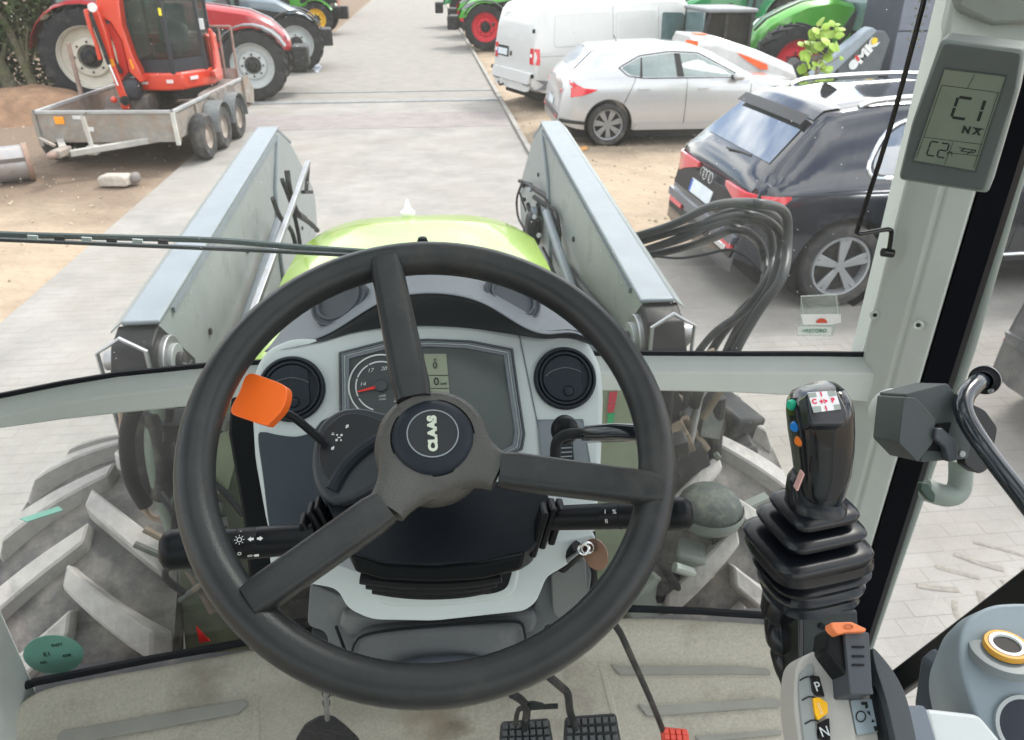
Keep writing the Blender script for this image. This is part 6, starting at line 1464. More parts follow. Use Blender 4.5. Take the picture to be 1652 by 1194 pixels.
obj('exhaust', MB().tube([(.5, .2, .30), (.05, .25, .27)], .03, 10), M_DARKM, van, world=False)

# ---- grey car at the right edge, mostly out of the picture
hd = R(4)
gc_ = thing('parked_car', 'grey car whose rounded tail corner enters at the right edge', 'car', Vector((3.56, 3.95, 0)) + Vector((math.sin(hd), -math.cos(hd), 0)) * .74, hd)
P_GR = paint('grey_paint', (.07, .074, .08), .4, .35, .6, (.3, .28, .25), .2)
pr = [(0, .38), (.02, .58), (.08, .78), (.14, .95), (.22, 1.04), (.62, 1.36), (.8, 1.43), (1.4, 1.47), (2.3, 1.42), (3.2, 1.0), (3.9, .9), (4.1, .6)]
C5 = Car(gc_, 4.1, 1.76, 1.47, pr, .98, .72, [(.75, .32), (3.3, .32)], P_GR, zb=.28, rear_round=.5)
C5.panel_top('rear_window', 4.15, 5.0, .58, .52, M_CG, off=.006)
C5.rear_slab('bumper_lip', [(-.72, .52), (.72, .52), (.76, .58), (-.76, .58)], P_GR, off=.03, th=.05)
for sd_ in (-1, 1):
    C5.panel_side('side_window', [(.8, 1.05), (1.1, 1.30), (2.2, 1.32), (2.85, 1.05)], M_CG, sd_, off=.004)
    C5.panel_side('tail_lamp', [(.1, .76), (.3, .80), (.28, .96), (.16, .94)], M_RED, sd_)
    C5.panel_side('reflector', [(.03, .50), (.16, .50), (.16, .54), (.03, .54)], mat('reflector_dull', (.35, .06, .06), .4), sd_, off=.012)
    for wx in (.75, 3.3): wheel_parts(gc_, wx, sd_ * .77, .32, .21, sd_, .22, M_ALU, 5)
obj('emblem_ring', MB().tube([(.06, .30 + .10 * math.cos(a), .82 + .10 * math.sin(a)) for a in [i * math.pi / 12 for i in range(24)]], .008, 8, closed=True), M_CHR, gc_, world=False)

# ================================================================ FARM TRACTORS
def ag_wheel(T_, x, y, r, wd, side, rimr, m_rim, m_hub, nl=20):
    c = Vector((x, y, r)); ax = Vector((0, side, 0)); h = wd / 2
    m = MB().lathe([(rimr * .97, -h * .9), (r * .80, -h), (r * .93, -h * .9), (r * .95, 0), (r * .93, h * .9), (r * .80, h), (rimr * .99, h * .9)], c, ax, 48)
    ty = obj('wheel', m, M_TYREB, T_, world=False, ang=50)
    lm = MB()
    for s in (-1, 1):
        for i in range(nl):
            a0 = 2 * math.pi * (i + (.5 if s > 0 else 0)) / nl; rs = []
            for k in range(4):
                t = k / 3; a = a0 + .26 * t; wq = .20 / nl * (1 + .3 * t) * 2
                row = []
                for da, rr in ((-wq, r * (.90 - .06 * t)), (-wq * .8, r * (1 - .035 * t * t)), (wq * .8, r * (1 - .035 * t * t)), (wq, r * (.90 - .06 * t))):
                    row.append(c + ax * (s * h * (t * 1.03)) + Vector((math.cos(a + da), 0, math.sin(a + da))) * rr)
                rs.append(row)
            lm.rings(rs)
    tl = obj('tread_lugs', lm, M_TYREB, ty, world=False, smooth=False); tl['kind'] = 'stuff'
    rm_ = obj('rim', MB().lathe([(rimr * 1.0, h * .9), (rimr * 1.04, h * .96), (rimr * .96, h * .80), (rimr * .93, h * .45), (rimr * .70, h * .35), (rimr * .62, h * .60), (rimr * .42, h * .62), (rimr * .38, h * .30), (0, h * .30)], c, ax, 44), m_rim, ty, world=False, ang=30)
    obj('wheel_hub', MB().lathe([(rimr * .36, h * .30), (rimr * .34, h * .55), (rimr * .2, h * .60), (rimr * .16, h * .9), (0, h * .9)], c, ax, 20), m_hub, ty, world=False)
    bl = MB()
    for k in range(8):
        a = k * math.pi / 4; bl.disc(c + Vector((math.cos(a), 0, math.sin(a))) * rimr * .5 + ax * h * .60, ax, .022, .02, 6)
    obj('wheel_nuts', bl, M_DARKM, ty, world=False, smooth=False)
    return ty
def ag_tractor(name, label, loc, rot, body, trim, rim, hubm, wb=2.75, rr=.93, fr=.70, hz=1.78, nose=.95, loader_m=None, group=None, ff=True):
    t = thing(name, label, 'tractor', loc, rot, group)
    for s in (-1, 1):
        ag_wheel(t, 0, s * .88, rr, .56, s, rr * .60, rim, hubm, 22); ag_wheel(t, wb, s * .86, fr, .46, s, fr * .60, rim, hubm, 18)
        # rear fender
        A = [(rr + .08) * 1.0] ; fm_ = MB()
        rs = []
        for i in range(13):
            a = math.pi * (.02 + .92 * i / 12); rs.append([Vector((math.cos(a) * (rr + .10), s * yy, rr + math.sin(a) * (rr + .10 - dz))) for yy, dz in ((.56, .0), (1.08, .0), (1.16, .05), (1.16, .07), (.56, .03))])
        fm_.rings(rs); obj('rear_fender', fm_, body, t, world=False, ang=40)
        rs = []
        for i in range(9):
            a = math.pi * (.15 + .62 * i / 8); rs.append([Vector((wb + math.cos(a) * (fr + .08), s * yy, fr + math.sin(a) * (fr + .08))) for yy in (.64, 1.08)] + [Vector((wb + math.cos(a) * (fr + .055), s * yy, fr + math.sin(a) * (fr + .055))) for yy in (1.08, .64)])
        if ff: obj('front_fender', MB().rings(rs), trim, t, world=False, ang=40)
        # head lamps and side grille
        obj('side_grille', MB().prism([(1.55, s * .385, 1.12), (2.9, s * .36, 1.10), (2.75, s * .37, 1.32), (1.6, s * .395, 1.52)], (0, s * .02, 0)), M_DARKM, t, world=False)
        obj('headlamp', MB().prism([(wb + nose - .12, s * .33, 1.16), (wb + nose - .30, s * .37, 1.34), (wb + nose - .62, s * .385, 1.44), (wb + nose - .50, s * .385, 1.30)], (0, s * .02, 0)), mat('lamp_glass_grey', (.35, .37, .40), .1, coat=1), t, world=False)
        # cab posts
        for (x0, x1) in ((-.55, -.50), (.55, .50), (1.12, .95)):
            obj('cab_post', MB().beam((x0, s * .72, 1.25), (x1, s * .66, 2.62), .07, .07, up=(1, 0, 0)), M_DARKM, t, world=False)
        obj('side_glass', MB().prism([(-.5, s * .715, 1.3), (1.08, s * .715, 1.3), (.93, s * .655, 2.6), (-.48, s * .655, 2.6)], (0, -s * .01, 0)), M_CG2, t, world=False)
        obj('mirror', MB().box((1.15, s * 1.15, 2.15), (.05, .22, .34)), M_DARKM, t, world=False, bevel=.01)
        obj('mirror_arm', MB().tube([(1.05, s * .7, 2.4), (1.15, s * 1.12, 2.3)], .018, 6), M_DARKM, t, world=False)
        obj('step', MB().box((.95, s * .85, .62), (.34, .30, .5)), M_DARKM, t, world=False, bevel=.02)
    hood_s = [(1.15, .40, 1.86, 1.05), (1.6, .40, hz, 1.0), (2.2, .39, hz - .07, .98), (wb + nose - .75, .38, hz - .20, .96), (wb + nose - .35, .37, hz - .38, .95), (wb + nose - .12, .33, hz - .60, .92), (wb + nose, .25, hz - .82, .90)]
    rs = []
    for x, hw_, zt_, zb_ in hood_s:
        rs.append([Vector((x, y * hw_, z)) for y, z in ((-1, zb_), (-1.0, zb_ + (zt_ - zb_) * .55), (-.95, zt_ - .10), (-.72, zt_ - .02), (0, zt_ + .015), (.72, zt_ - .02), (.95, zt_ - .10), (1.0, zb_ + (zt_ - zb_) * .55), (1, zb_))])
    obj('hood', MB().rings(rs), body, t, world=False, ang=38)
    obj('hood_stripe', MB().rings([[Vector((x, y * hw_, zt_ + .022 - abs(y) * .03)) for y in (-.35, .35)] for x, hw_, zt_, zb_ in hood_s[:6]], False, loop=False), trim, t, world=False, solid=.006)
    obj('grille', MB().prism([(wb + nose + .005, -.24, .92), (wb + nose + .005, .24, .92), (wb + nose - .10, .30, 1.20), (wb + nose - .10, -.30, 1.20)], (.015, 0, 0)), M_DARKM, t, world=False)
    obj('cab_base', MB().box((.30, 0, 1.05), (1.6, 1.36, .5)), M_DARKM, t, world=False, bevel=.03)
    obj('cab_roof', MB().rings([[Vector((x * 1.0 + .2, y, z)) for x, y in rnd([(-.85, -.80), (.95, -.76), (.95, .76), (-.85, .80)], .15)] for z in (2.62, 2.70, 2.80)]), body, t, world=False, bevel=.03)
    obj('windscreen', MB().prism([(1.13, -.68, 1.35), (1.13, .68, 1.35), (.96, .63, 2.6), (.96, -.63, 2.6)], (.01, 0, 0)), M_CG2, t, world=False)
    obj('rear_glass', MB().box((-.54, 0, 1.95), (.01, 1.3, 1.2)), M_CG2, t, world=False)
    obj('chassis', MB().box((1.6, 0, .78), (3.4, .5, .45)), M_DARKM, t, world=False, bevel=.03)
    obj('front_axle', MB().tube([(wb, -.75, fr), (wb, .75, fr)], .09, 12), M_DARKM, t, world=False)
    obj('exhaust', MB().tube([(1.25, -.48, 1.5), (1.25, -.50, 2.6)], .055, 12), M_DARKM, t, world=False)
    obj('front_weight', MB().box((wb + nose + .18, 0, .78), (.34, .8, .42)), M_DARKM, t, world=False, bevel=.04)
    if loader_m:
        for s in (-1, 1):
            obj('loader_beam', MB().prism([(.9, s * .56, 1.55), (2.2, s * .56, 1.75), (3.6, s * .56, 1.45), (4.6, s * .56, .55), (4.45, s * .56, .45), (3.5, s * .56, 1.2), (2.2, s * .56, 1.5), (.9, s * .56, 1.35)], (0, s * .12, 0)), loader_m, t, world=False, bevel=.01)
            obj('loader_post', MB().box((1.15, s * .56, 1.2), (.24, .12, .8)), loader_m, t, world=False)
        obj('loader_crossbar', MB().tube([(4.2, -.6, .85), (4.2, .6, .85)], .06, 10), loader_m, t, world=False)
    return t
P_RED = paint('crimson_paint', (.40, .012, .022), .1, .3)
P_GREEN = paint('green_paint', (.085, .38, .04), .05, .3)
P_GREEN2 = paint('green_teal_paint', (.02, .24, .08), .05, .3)
P_SLATE = paint('slate_paint', (.10, .15, .19), .1, .35)
M_RIMG = mat('rim_silver_grey', (.46, .50, .50), .5, dirt=(.3, .29, .27), damt=.15)
M_RIMR = mat('rim_red', (.55, .02, .04), .45, dirt=(.3, .2, .18), damt=.1)
M_RIMC = mat('rim_cream', (.50, .48, .41), .55, dirt=(.35, .33, .28), damt=.2)
M_RIMY = mat('rim_yellow', (.75, .48, .04), .5)
t1 = ag_tractor('farm_tractor', 'crimson tractor with pale rims parked behind the loaded trailer', (-6.66, 17.95, 0), R(5), P_RED, mat('fender_grey', (.16, .165, .175), .5), M_RIMG, M_DARKM, wb=3.05, nose=.75, hz=1.9)
# its rear rims are cream rather than grey
for ch in t1.children:
    if ch.name.startswith('wheel') and ch.data.vertices[0].co.x < 1:
        for g in ch.children:
            if g.name.startswith('rim'): g.data.materials[0] = M_RIMC
ag_tractor('farm_tractor', 'slate grey tractor standing beyond the crimson one', (-6.0, 22.4, 0), R(8), P_SLATE, M_DARKM, M_RIMG, M_DARKM, wb=2.6, nose=.6)
ag_tractor('farm_tractor', 'small green machine with yellow rims at the far left of the lane', (-6.2, 33.5, 0), R(-2), P_GREEN, MATS['green_paint'], M_RIMY, M_DARKM, wb=2.2, nose=.5, rr=.8, fr=.6, hz=1.5)
ag_tractor('farm_tractor', 'green tractor with red rims nearest the lane behind the van', (4.85, 27.2, 0), R(172), P_GREEN, M_DARKM, M_RIMR, M_DARKM, group=None)
ag_tractor('farm_tractor', 'farther green tractor past the first one along the lane', (5.0, 31.6, 0), R(176), P_GREEN, M_DARKM, M_RIMR, M_DARKM)
ag_tractor('farm_tractor', 'farthest green tractor in the row along the lane', (4.6, 36.2, 0), R(178), P_GREEN2, M_DARKM, M_RIMR, M_DARKM)
ag_tractor('farm_tractor', 'big bright green tractor with red rims behind the leafy sapling', (9.80, 16.7, 0), R(188), P_GREEN, mat('fender_black', (.03, .03, .034), .45), M_RIMR, mat('hub_grey', (.2, .2, .2), .5), wb=2.75, nose=.55, hz=1.95, fr=.78, ff=False)
ag_tractor('farm_tractor', 'green tractor roof showing above the small dark cab', (10.4, 24.0, 0), R(188), P_GREEN2, M_DARKM, M_RIMR, M_DARKM, wb=2.75, nose=.6, hz=1.9)

# ---- compact loader with white sloping hood and orange flashes
cl_ = thing('compact_loader', 'compact loader with dark cab and white sloping hood flashed with orange', 'loader', (5.5, 15.3, 0), 0)
G_CL = glassmat('loader_cab_glass', (.30, .37, .40), .05); M_WHP = mat('white_hood', (.58, .58, .57), .35, coat=.5); M_ORF = mat('orange_flash', (.82, .12, .03), .35)
obj('hood', MB().rings([[Vector((x, y, z)) for y, z in ((13.5, zb_), (13.45, zt_ - .12), (13.62, zt_), (14.5, zt_), (14.66, zt_ - .12), (14.6, zb_))] for x, zt_, zb_ in ((4.5, 1.50, .7), (4.95, 1.48, .6), (5.7, 1.26, .55), (6.4, 1.00, .5), (6.55, .70, .5))]), M_WHP, cl_, bevel=.03, bseg=3)
obj('orange_flash', MB().prism([PY(x, y, 13.44) for x, y in ((1100, 72), (1108, 64), (1127, 66), (1124, 76))], (0, -.01, 0)), M_ORF, cl_, smooth=False)
obj('orange_flash', MB().prism([(4.62, 13.64, 1.50), (4.80, 13.64, 1.50), (4.80, 13.95, 1.50), (4.62, 13.95, 1.50)], (0, 0, .01)), M_ORF, cl_, smooth=False)
obj('orange_flash', MB().prism([Vector((x, 13.442, z)) for x, z in ((5.28, 1.24), (5.5, 1.17), (5.85, 1.04), (5.88, .96), (5.75, .96), (5.45, 1.12))], (0, -.012, 0)), M_ORF, cl_, smooth=False)
for (x, y) in ((5.22, 15.0), (6.1, 15.0), (5.22, 16.2), (6.1, 16.2)):
    obj('cab_post', MB().beam((x + (.0 if x > 5.5 else -.12), y, .8), (x + (.0 if x > 5.5 else .08), y, 1.80), .06, .06, up=(1, 0, 0)), M_DARKM, cl_)
obj('cab_roof', MB().box((5.68, 15.6, 1.80), (.98, 1.45, .07)), mat('cab_roof_grey', (.2, .21, .22), .5), cl_, bevel=.03)
obj('cab_glass', MB().box((5.68, 15.02, 1.35), (.80, .02, .86)), G_CL, cl_); obj('cab_glass', MB().box((5.22, 15.6, 1.35), (.02, 1.1, .86)), M_CG2, cl_); obj('cab_glass', MB().box((6.1, 15.6, 1.35), (.02, 1.1, .86)), M_CG2, cl_)
obj('cab_base', MB().box((5.68, 15.6, .62), (1.0, 1.3, .6)), M_DARKM, cl_, bevel=.03)
obj('seat', MB().box((5.65, 15.75, 1.05), (.5, .5, .14)), M_BLACK, cl_, bevel=.03); obj('seat_back', MB().box((5.65, 15.98, 1.38), (.5, .12, .6)), M_BLACK, cl_, bevel=.03)
obj('rear_frame', MB().box((5.66, 16.22, 1.3), (.9, .05, .95)), M_DARKM, cl_); obj('cab_post', MB().beam((5.62, 15.0, .9), (5.62, 15.0, 1.78), .05, .05, up=(1, 0, 0)), M_DARKM, cl_)
obj('side_marker', MB().box(PY(1188, 84, 14.9), (.08, .03, .18)), M_AMB, cl_)
for (x, y) in ((5.0, 14.9), (6.2, 14.9), (5.0, 16.3), (6.2, 16.3)): obj('wheel', MB().lathe([(.15, -.12), (.36, -.13), (.4, -.06), (.4, .06), (.36, .13), (.15, .12)], (x, y, .4), (0, 1, 0), 28), M_TYREB, cl_)

# ---- dark loader boom with printed lettering
bm_ = thing('loader_boom', 'slanting dark grey loader boom with white lettering and a yellow round marker', 'boom', (7.6, 13.8, 0))
q = [PY(x, y, 13.6) for x, y in ((1300, 132), (1352, 84), (1405, 44), (1424, 36), (1442, 58), (1436, 120), (1426, 132))]
M_BOOM = mat('boom_grey', (.10, .12, .135), .4, dirt=(.25, .25, .24), damt=.1)
obj('boom_beam', MB().prism([PY(x, y, 13.5) for x, y in ((1300, 132), (1352, 86), (1400, 48), (1408, 44), (1416, 50), (1360, 104), (1324, 140))], (0, .26, 0)), mat('boom_blue_grey', (.25, .30, .35), .35), bm_, bevel=.02)
obj('boom_plate', MB().prism([PY(x, y, 13.6) for x, y in ((1352, 108), (1410, 52), (1428, 50), (1436, 64), (1424, 100), (1410, 150), (1350, 150))], (0, .2, 0)), M_BOOM, bm_, bevel=.01)
obj('yellow_marker', MB().disc(PY(1410, 66, 13.58), (0, -1, 0), .055, .02, 20), mat('marker_yellow', (.85, .6, .05), .4), bm_)
bu = (PY(1404, 70, 13.58) - PY(1380, 98, 13.58)).normalized()
text('boom_lettering', 'MK', PY(1398, 83, 13.58), bu, Vector((-.7, 0, .7)), 165e-3, mat('boom_white', (.72, .76, .78), .4), bm_, bold=.012, th=.004, sx=1.3)
text('boom_lettering', 'o', PY(1376, 103, 13.58), bu, Vector((-.7, 0, .7)), 165e-3, MATS['boom_white'], bm_, bold=.03, th=.004)
obj('red_mark', MB().prism([PY(x, y, 13.58) for x, y in ((1378, 90), (1383, 89), (1387, 97), (1383, 99))], (0, -.01, 0)), mat('boom_red', (.6, .05, .06), .5), bm_, smooth=False)
for k in range(3): obj('boom_hose', MB().tube([PY(1330 - k * 10, 130, 13.9), PY(1345 - k * 4, 90, 13.9), PY(1360 + k * 5, 50, 13.9), PY(1380, 20, 14.0)], .03, 8, smooth=4), M_RUB, bm_)
obj('boom_wheel', MB().lathe([(.2, -.2), (.48, -.22), (.52, 0), (.48, .22), (.2, .2)], (7.3, 14.5, .55), (0, 1, 0), 36), M_TYREB, bm_)
obj('boom_stand', MB().box((7.9, 14.0, .3), (.6, .5, .6)), M_DARKM, bm_, bevel=.03)

# ================================================================ TRAILER WITH MINI EXCAVATOR
ty_ = R(-4.6)
tr = thing('flatbed_trailer', 'rusty grey low-sided plant trailer carrying a small orange excavator', 'trailer', (-4.44, 11.42, 0), ty_)
M_GALV = mat('galvanised_dirty', (.28, .265, .24), .6, .2, var=.2, dirt=(.27, .16, .10), damt=.36, dscale=3.2)
M_RAIL = mat('trailer_rail', (.36, .37, .37), .5, .3, var=.15, dirt=(.22, .18, .15), damt=.15, dscale=8)
M_DECK = mat('trailer_deck', (.22, .17, .13), .85, var=.3, bump=.5, bscale=30, dirt=(.35, .32, .28), damt=.3)
TWd, TLn = 1.87, 3.25
def tb(nm, mb, m, **k): return obj(nm, mb, m, tr, world=False, **k)
for i in range(8): tb('deck_plank', MB().box((-TWd / 2 + TWd * (i + .5) / 8, TLn / 2, .47), (TWd / 8 - .01, TLn - .06, .04)), M_DECK, smooth=False)
tb('front_panel', MB().box((0, 0, .58), (TWd, .03, .36)), M_GALV, smooth=False)
for s in (-1, 1):
    for i in range(4): tb('side_panel', MB().box((s * TWd / 2, .02 + TLn * (i + .5) / 4, .58), (.025, TLn / 4 - .03, .34)), M_GALV, smooth=False)
    for i in range(5): tb('side_post', MB().box((s * (TWd / 2 + .015), .02 + TLn * i / 4, .57), (.045, .05, .38)), M_GALV, smooth=False)
    tb('top_rail', MB().beam((s * (TWd / 2 + .005), -.03, .785), (s * (TWd / 2 + .005), TLn, .785), .055, .045), M_RAIL, bevel=.006)
    # stepped side plate by the ramp
    tb('rear_side_plate', MB().prism([(s * (TWd / 2 + .03), TLn, .40), (s * (TWd / 2 + .03), TLn + .45, .30), (s * (TWd / 2 + .03), TLn + .55, .55), (s * (TWd / 2 + .03), TLn + .30, .80), (s * (TWd / 2 + .03), TLn, .82)], (s * .02, 0, 0)), M_GALV, smooth=False)
    for k, yy in enumerate((.62, 1.35, 2.15)):
        w_ = tb('wheel', MB().lathe([(.17, -.09), (.29, -.10), (.325, -.06), (.33, 0), (.325, .06), (.29, .10), (.17, .09)], (s * (TWd / 2 + .14), yy, .33), (s, 0, 0), 36), M_CARTYRE, ang=50)
        obj('rim', MB().lathe([(.175, .08), (.165, .05), (.12, .02), (.10, .05), (.05, .06), (0, .06)], (s * (TWd / 2 + .14), yy, .33), (s, 0, 0), 28), mat('trailer_rim', (.34, .30, .26), .6, dirt=(.2, .12, .08), damt=.3), w_, world=False)
    for yy in (1.35, 2.15):
        rs = []
        for i in range(9):
            a = math.pi * (-.02 + 1.04 * i / 8); rs.append([Vector((s * (TWd / 2 + q), yy + math.cos(a) * (.385 - w2), .34 + math.sin(a) * (.385 - w2))) for q, w2 in ((.03, 0), (.27, 0), (.27, .02), (.03, .02))])
        tb('mudguard', MB().rings(rs), mat('mudguard_grey', (.15, .165, .17), .5, dirt=(.3, .28, .26), damt=.2))
tb('front_rail', MB().beam((-TWd / 2 - .03, -.005, .785), (TWd / 2 + .03, -.005, .785), .05, .045), M_RAIL, bevel=.006)
tb('corner_post', MB().box((TWd / 2 + .01, -.02, .56), (.05, .05, .44)), mat('post_pale', (.5, .49, .45), .6)); tb('corner_post', MB().box((-TWd / 2 - .01, -.02, .56), (.05, .05, .44)), M_GALV)
tb('lower_rail', MB().beam((-TWd / 2, -.01, .405), (TWd / 2, -.01, .405), .04, .04), M_GALV)
tb('amber_reflector', MB().box((-.62, -.022, .68), (.13, .012, .10)), M_AMB, bevel=.003)
tb('scuffed_plate', MB().box((-.35, -.02, .72), (.16, .01, .05)), mat('scuff_white', (.6, .6, .58), .6)); tb('scuffed_plate', MB().box((-.25, -.02, .56), (.14, .01, .06)), MATS['scuff_white'])
M_BAR = mat('drawbar_pale', (.42, .41, .38), .6, var=.2, dirt=(.25, .18, .12), damt=.2)
tb('drawbar', MB().beam((.62, .1, .40), (-.28, -.62, .36), .09, .08), M_BAR, bevel=.01); tb('drawbar', MB().beam((-.95 + .2, .1, .40), (-.34, -.62, .36), .09, .08), M_BAR, bevel=.01)
tb('coupling', MB().box((-.34, -.70, .40), (.14, .34, .10)), M_GALV, bevel=.02); tb('coupling_head', MB().ell((-.36, -.90, .40), (.06, .10, .05)), mat('coupling_rust', (.24, .17, .14), .7)); tb('coupling_lever', MB().beam((-.40, -.70, .48), (-.62, -.62, .56), .04, .03), M_GALV)
tb('jockey_post', MB().tube([(-.06, -.42, .30), (-.12, -.36, .80)], .03, 12), M_BAR); tb('jockey_clamp', MB().box((-.07, -.40, .36), (.12, .12, .12)), M_BAR, bevel=.01); tb('jockey_handle', MB().tube([(-.12, -.36, .80), (-.02, -.40, .86)], .015, 8), M_GALV)
M_RUSTF = mat('ramp_rust', (.27, .20, .17), .75, var=.3, dirt=(.4, .36, .33), damt=.15)
for x0 in (-.75, .46):
    for dx in (0, .21, .42): tb('ramp_bar', MB().tube([(x0 + dx, TLn + .05, .5), (x0 + dx, TLn + .12, 1.62)], .020, 8), M_RUSTF)
    tb('ramp_bar', MB().tube([(x0, TLn + .12, 1.62), (x0 + .42, TLn + .12, 1.62)], .020, 8), M_RUSTF)
    tb('ramp_plate', MB().prism([(x0 + .02, TLn + .07, .55), (x0 + .40, TLn + .07, .55), (x0 + .40, TLn + .10, .95), (x0 + .02, TLn + .10, .95)], (0, .01, 0)), mat('ramp_grey', (.34, .31, .29), .8, var=.2))
tb('stake', MB().box((-TWd / 2 - .04, 1.45, 1.06), (.05, .05, .95)), M_RUSTF)

ex_ = thing('mini_excavator', 'small orange-red excavator with glazed cab and folded arm on the trailer', 'excavator', (-4.05, 13.4, .49))
P_OR = paint('excavator_orange', (.62, .05, .022), .0, .3, .8, (.5, .2, .1), .03)
P_ORD = mat('excavator_frame', (.03, .032, .04), .45)
fz = [Vector((x, y, 0)) for x, y in ((-4.44, 12.95), (-3.98, 12.88), (-3.74, 12.95), (-3.42, 13.55), (-3.42, 14.15), (-3.75, 14.45), (-4.5, 14.45), (-4.62, 13.6))]
def exr(nm, pts, z0, z1, m, **k): return obj(nm, MB().prism([Vector((p.x, p.y, z0)) for p in pts], (0, 0, z1 - z0)), m, ex_, **k)
exr('body_skirt', fz, .84, 1.10, P_OR, bevel=.035, bseg=3)
exr('turntable', [Vector((-3.95 + .42 * math.cos(a), 13.65 + .42 * math.sin(a), 0)) for a in [i * math.pi / 12 for i in range(24)]], .66, .84, M_DARKM)
for s in (-.58, .42):
    tk_ = [Vector((0, y, z)) for y, z in rnd([(12.75, .52), (14.6, .52), (14.6, .80), (12.75, .80)], .14)]
    tko = obj('track', MB().prism([p + Vector((-3.95 + s, 0, 0)) for p in tk_], (.26, 0, 0)), mat('track_dirty', (.10, .09, .085), .9, dirt=(.3, .26, .22), damt=.4), ex_, bevel=.01)
    for i in range(8): obj('track_roller', MB().disc((-3.955 + s, 12.95 + i * .22, .62), (-1, 0, 0), .06, .03, 12), M_DARKM, tko)
# side swept pillar of orange bodywork and cab
obj('body_wing', MB().prism([(-3.40, y, z) for y, z in rnd([(13.3, 1.08), (13.55, 1.08), (13.62, 1.35), (13.55, 1.68), (13.72, 1.62), (13.86, 1.3), (13.85, .95), (13.4, .95)], .04)], (.05, 0, 0)), P_OR, ex_, bevel=.01)
obj('body_rear', MB().prism([Vector((x, y, 1.08)) for x, y in ((-3.42, 13.62), (-3.42, 14.15), (-3.75, 14.45), (-4.5, 14.45), (-4.55, 13.9), (-3.7, 13.9))], (0, 0, .5)), P_OR, ex_, bevel=.05, bseg=3)
cab_f = [(-4.40, 12.98), (-3.86, 12.94), (-3.50, 13.45), (-3.50, 14.0), (-4.45, 14.0)]
G_EX = glassmat('excavator_glass', (.55, .64, .62), .07, specks=0)
for i in range(5):
    a, b = cab_f[i], cab_f[(i + 1) % 5]
    obj('cab_post', MB().beam((a[0], a[1], 1.08), (a[0] + .0, a[1] + .0, 2.45), .06, .06, up=(1, 0, 0)), P_ORD, ex_, bevel=.01)
    obj('cab_glass', MB().prism([(a[0], a[1], 1.30), (b[0], b[1], 1.30), (b[0], b[1], 2.42), (a[0], a[1], 2.42)], (.004, .004, 0)), G_EX, ex_, smooth=False)
    obj('cab_apron', MB().beam((a[0], a[1], 1.19), (b[0], b[1], 1.19), .03, .20), P_ORD, ex_)
obj('cab_roof', MB().prism([Vector((x, y, 2.45)) for x, y in cab_f], (0, 0, .08)), P_OR, ex_, bevel=.03)
obj('seat', MB().box((-4.0, 13.62, 1.40), (.45, .45, .14)), M_DARKM, ex_, bevel=.04); obj('seat_back', MB().box((-4.0, 13.82, 1.72), (.45, .12, .6)), mat('seat_green', (.04, .13, .11), .7), ex_, bevel=.04)
for s in (-.2, .2): obj('control_lever', MB().tube([(-4.0 + s, 13.25, 1.15), (-4.0 + s, 13.25, 1.50)], .016, 8), M_DARKM, ex_); obj('lever_knob', MB().ell((-4.0 + s, 13.25, 1.53), (.03, .03, .045)), M_RUB, ex_)
for (x, y, z, sx2, sz2) in ((-3.92, 12.862, .98, .10, .05), (-4.02, 12.866, .93, .0, .0), (-4.32, 12.90, .96, .12, .035)):
    if sx2: obj('body_decal', MB().box((x, y + .005, z), (sx2, .01, sz2)), mat('decal_pale', (.7, .6, .6), .5), ex_, smooth=False)
obj('body_decal', MB().beam((-3.66, 13.06, 1.0), (-3.58, 13.21, 1.0), .012, .05), MATS['decal_pale'], ex_)
obj('cab_decal', MB().box((-3.87, 12.90, 1.95), (.04, .012, .10)), mat('decal_yellow', (.85, .7, .05), .5), ex_)
obj('wing_mirror', MB().box((-3.42, 13.35, 1.75), (.07, .03, .16)), mat('mirror_pale', (.6, .62, .62), .3), ex_, bevel=.01)
# boom, stick, rams and bucket
YB = 12.75
def exq(nm, pts, y, th, m, **k): return obj(nm, MB().prism([PY(a, b, y) for a, b in pts], (0, th, 0)), m, ex_, **k)
exq('boom', ((150, -40), (186, -40), (196, 40), (214, 92), (224, 112), (232, 132), (226, 134), (208, 116), (196, 66), (178, 36), (156, 24)), YB, .22, P_OR, bevel=.02)
exq('boom_web', ((178, 36), (196, 66), (208, 116), (196, 128), (186, 80), (172, 40)), YB + .06, .12, mat('boom_shade_red', (.52, .03, .02), .4), bevel=.01)
exq('stick', ((146, 14), (156, 12), (170, 50), (180, 92), (190, 120), (204, 152), (208, 160), (198, 168), (192, 156), (182, 128), (172, 98), (160, 60)), YB - .10, .16, P_OR, bevel=.015)
exq('stick_link', ((134, 16), (140, 14), (148, 48), (158, 74), (164, 96), (158, 98), (150, 66), (140, 40)), YB - .12, .06, P_OR, bevel=.01)
obj('ram', MB().tube([PY(146, 22, YB - .18), PY(176, 104, YB - .16)], .028, 12), M_DARKM, ex_); obj('ram_rod', MB().tube([PY(176, 104, YB - .16), PY(190, 138, YB - .16)], .016, 10), M_CHROME, ex_)
obj('ram', MB().tube([PY(160, 60, YB - .02), PY(196, 118, YB)], .032, 12), M_DARKM, ex_)
obj('pivot_pin', MB().disc(PY(150, 12, YB - .2), (0, -1, 0), .06, .04, 16), mat('pin_white', (.7, .7, .7), .4), ex_)
obj('pivot_pin', MB().disc(PY(203, 162, YB - .1), (0, -1, 0), .07, .05, 16), M_DARKM, ex_)
obj('knuckle', MB().ell(PY(214, 143, YB + .05), (.13, .15, .16), e=.6), P_ORD, ex_)
obj('quick_hitch', MB().ell(PY(203, 170, YB - .02), (.06, .08, .07), e=.7), P_OR, ex_); obj('quick_hitch', MB().ell(PY(184, 161, YB), (.05, .05, .05)), P_OR, ex_)
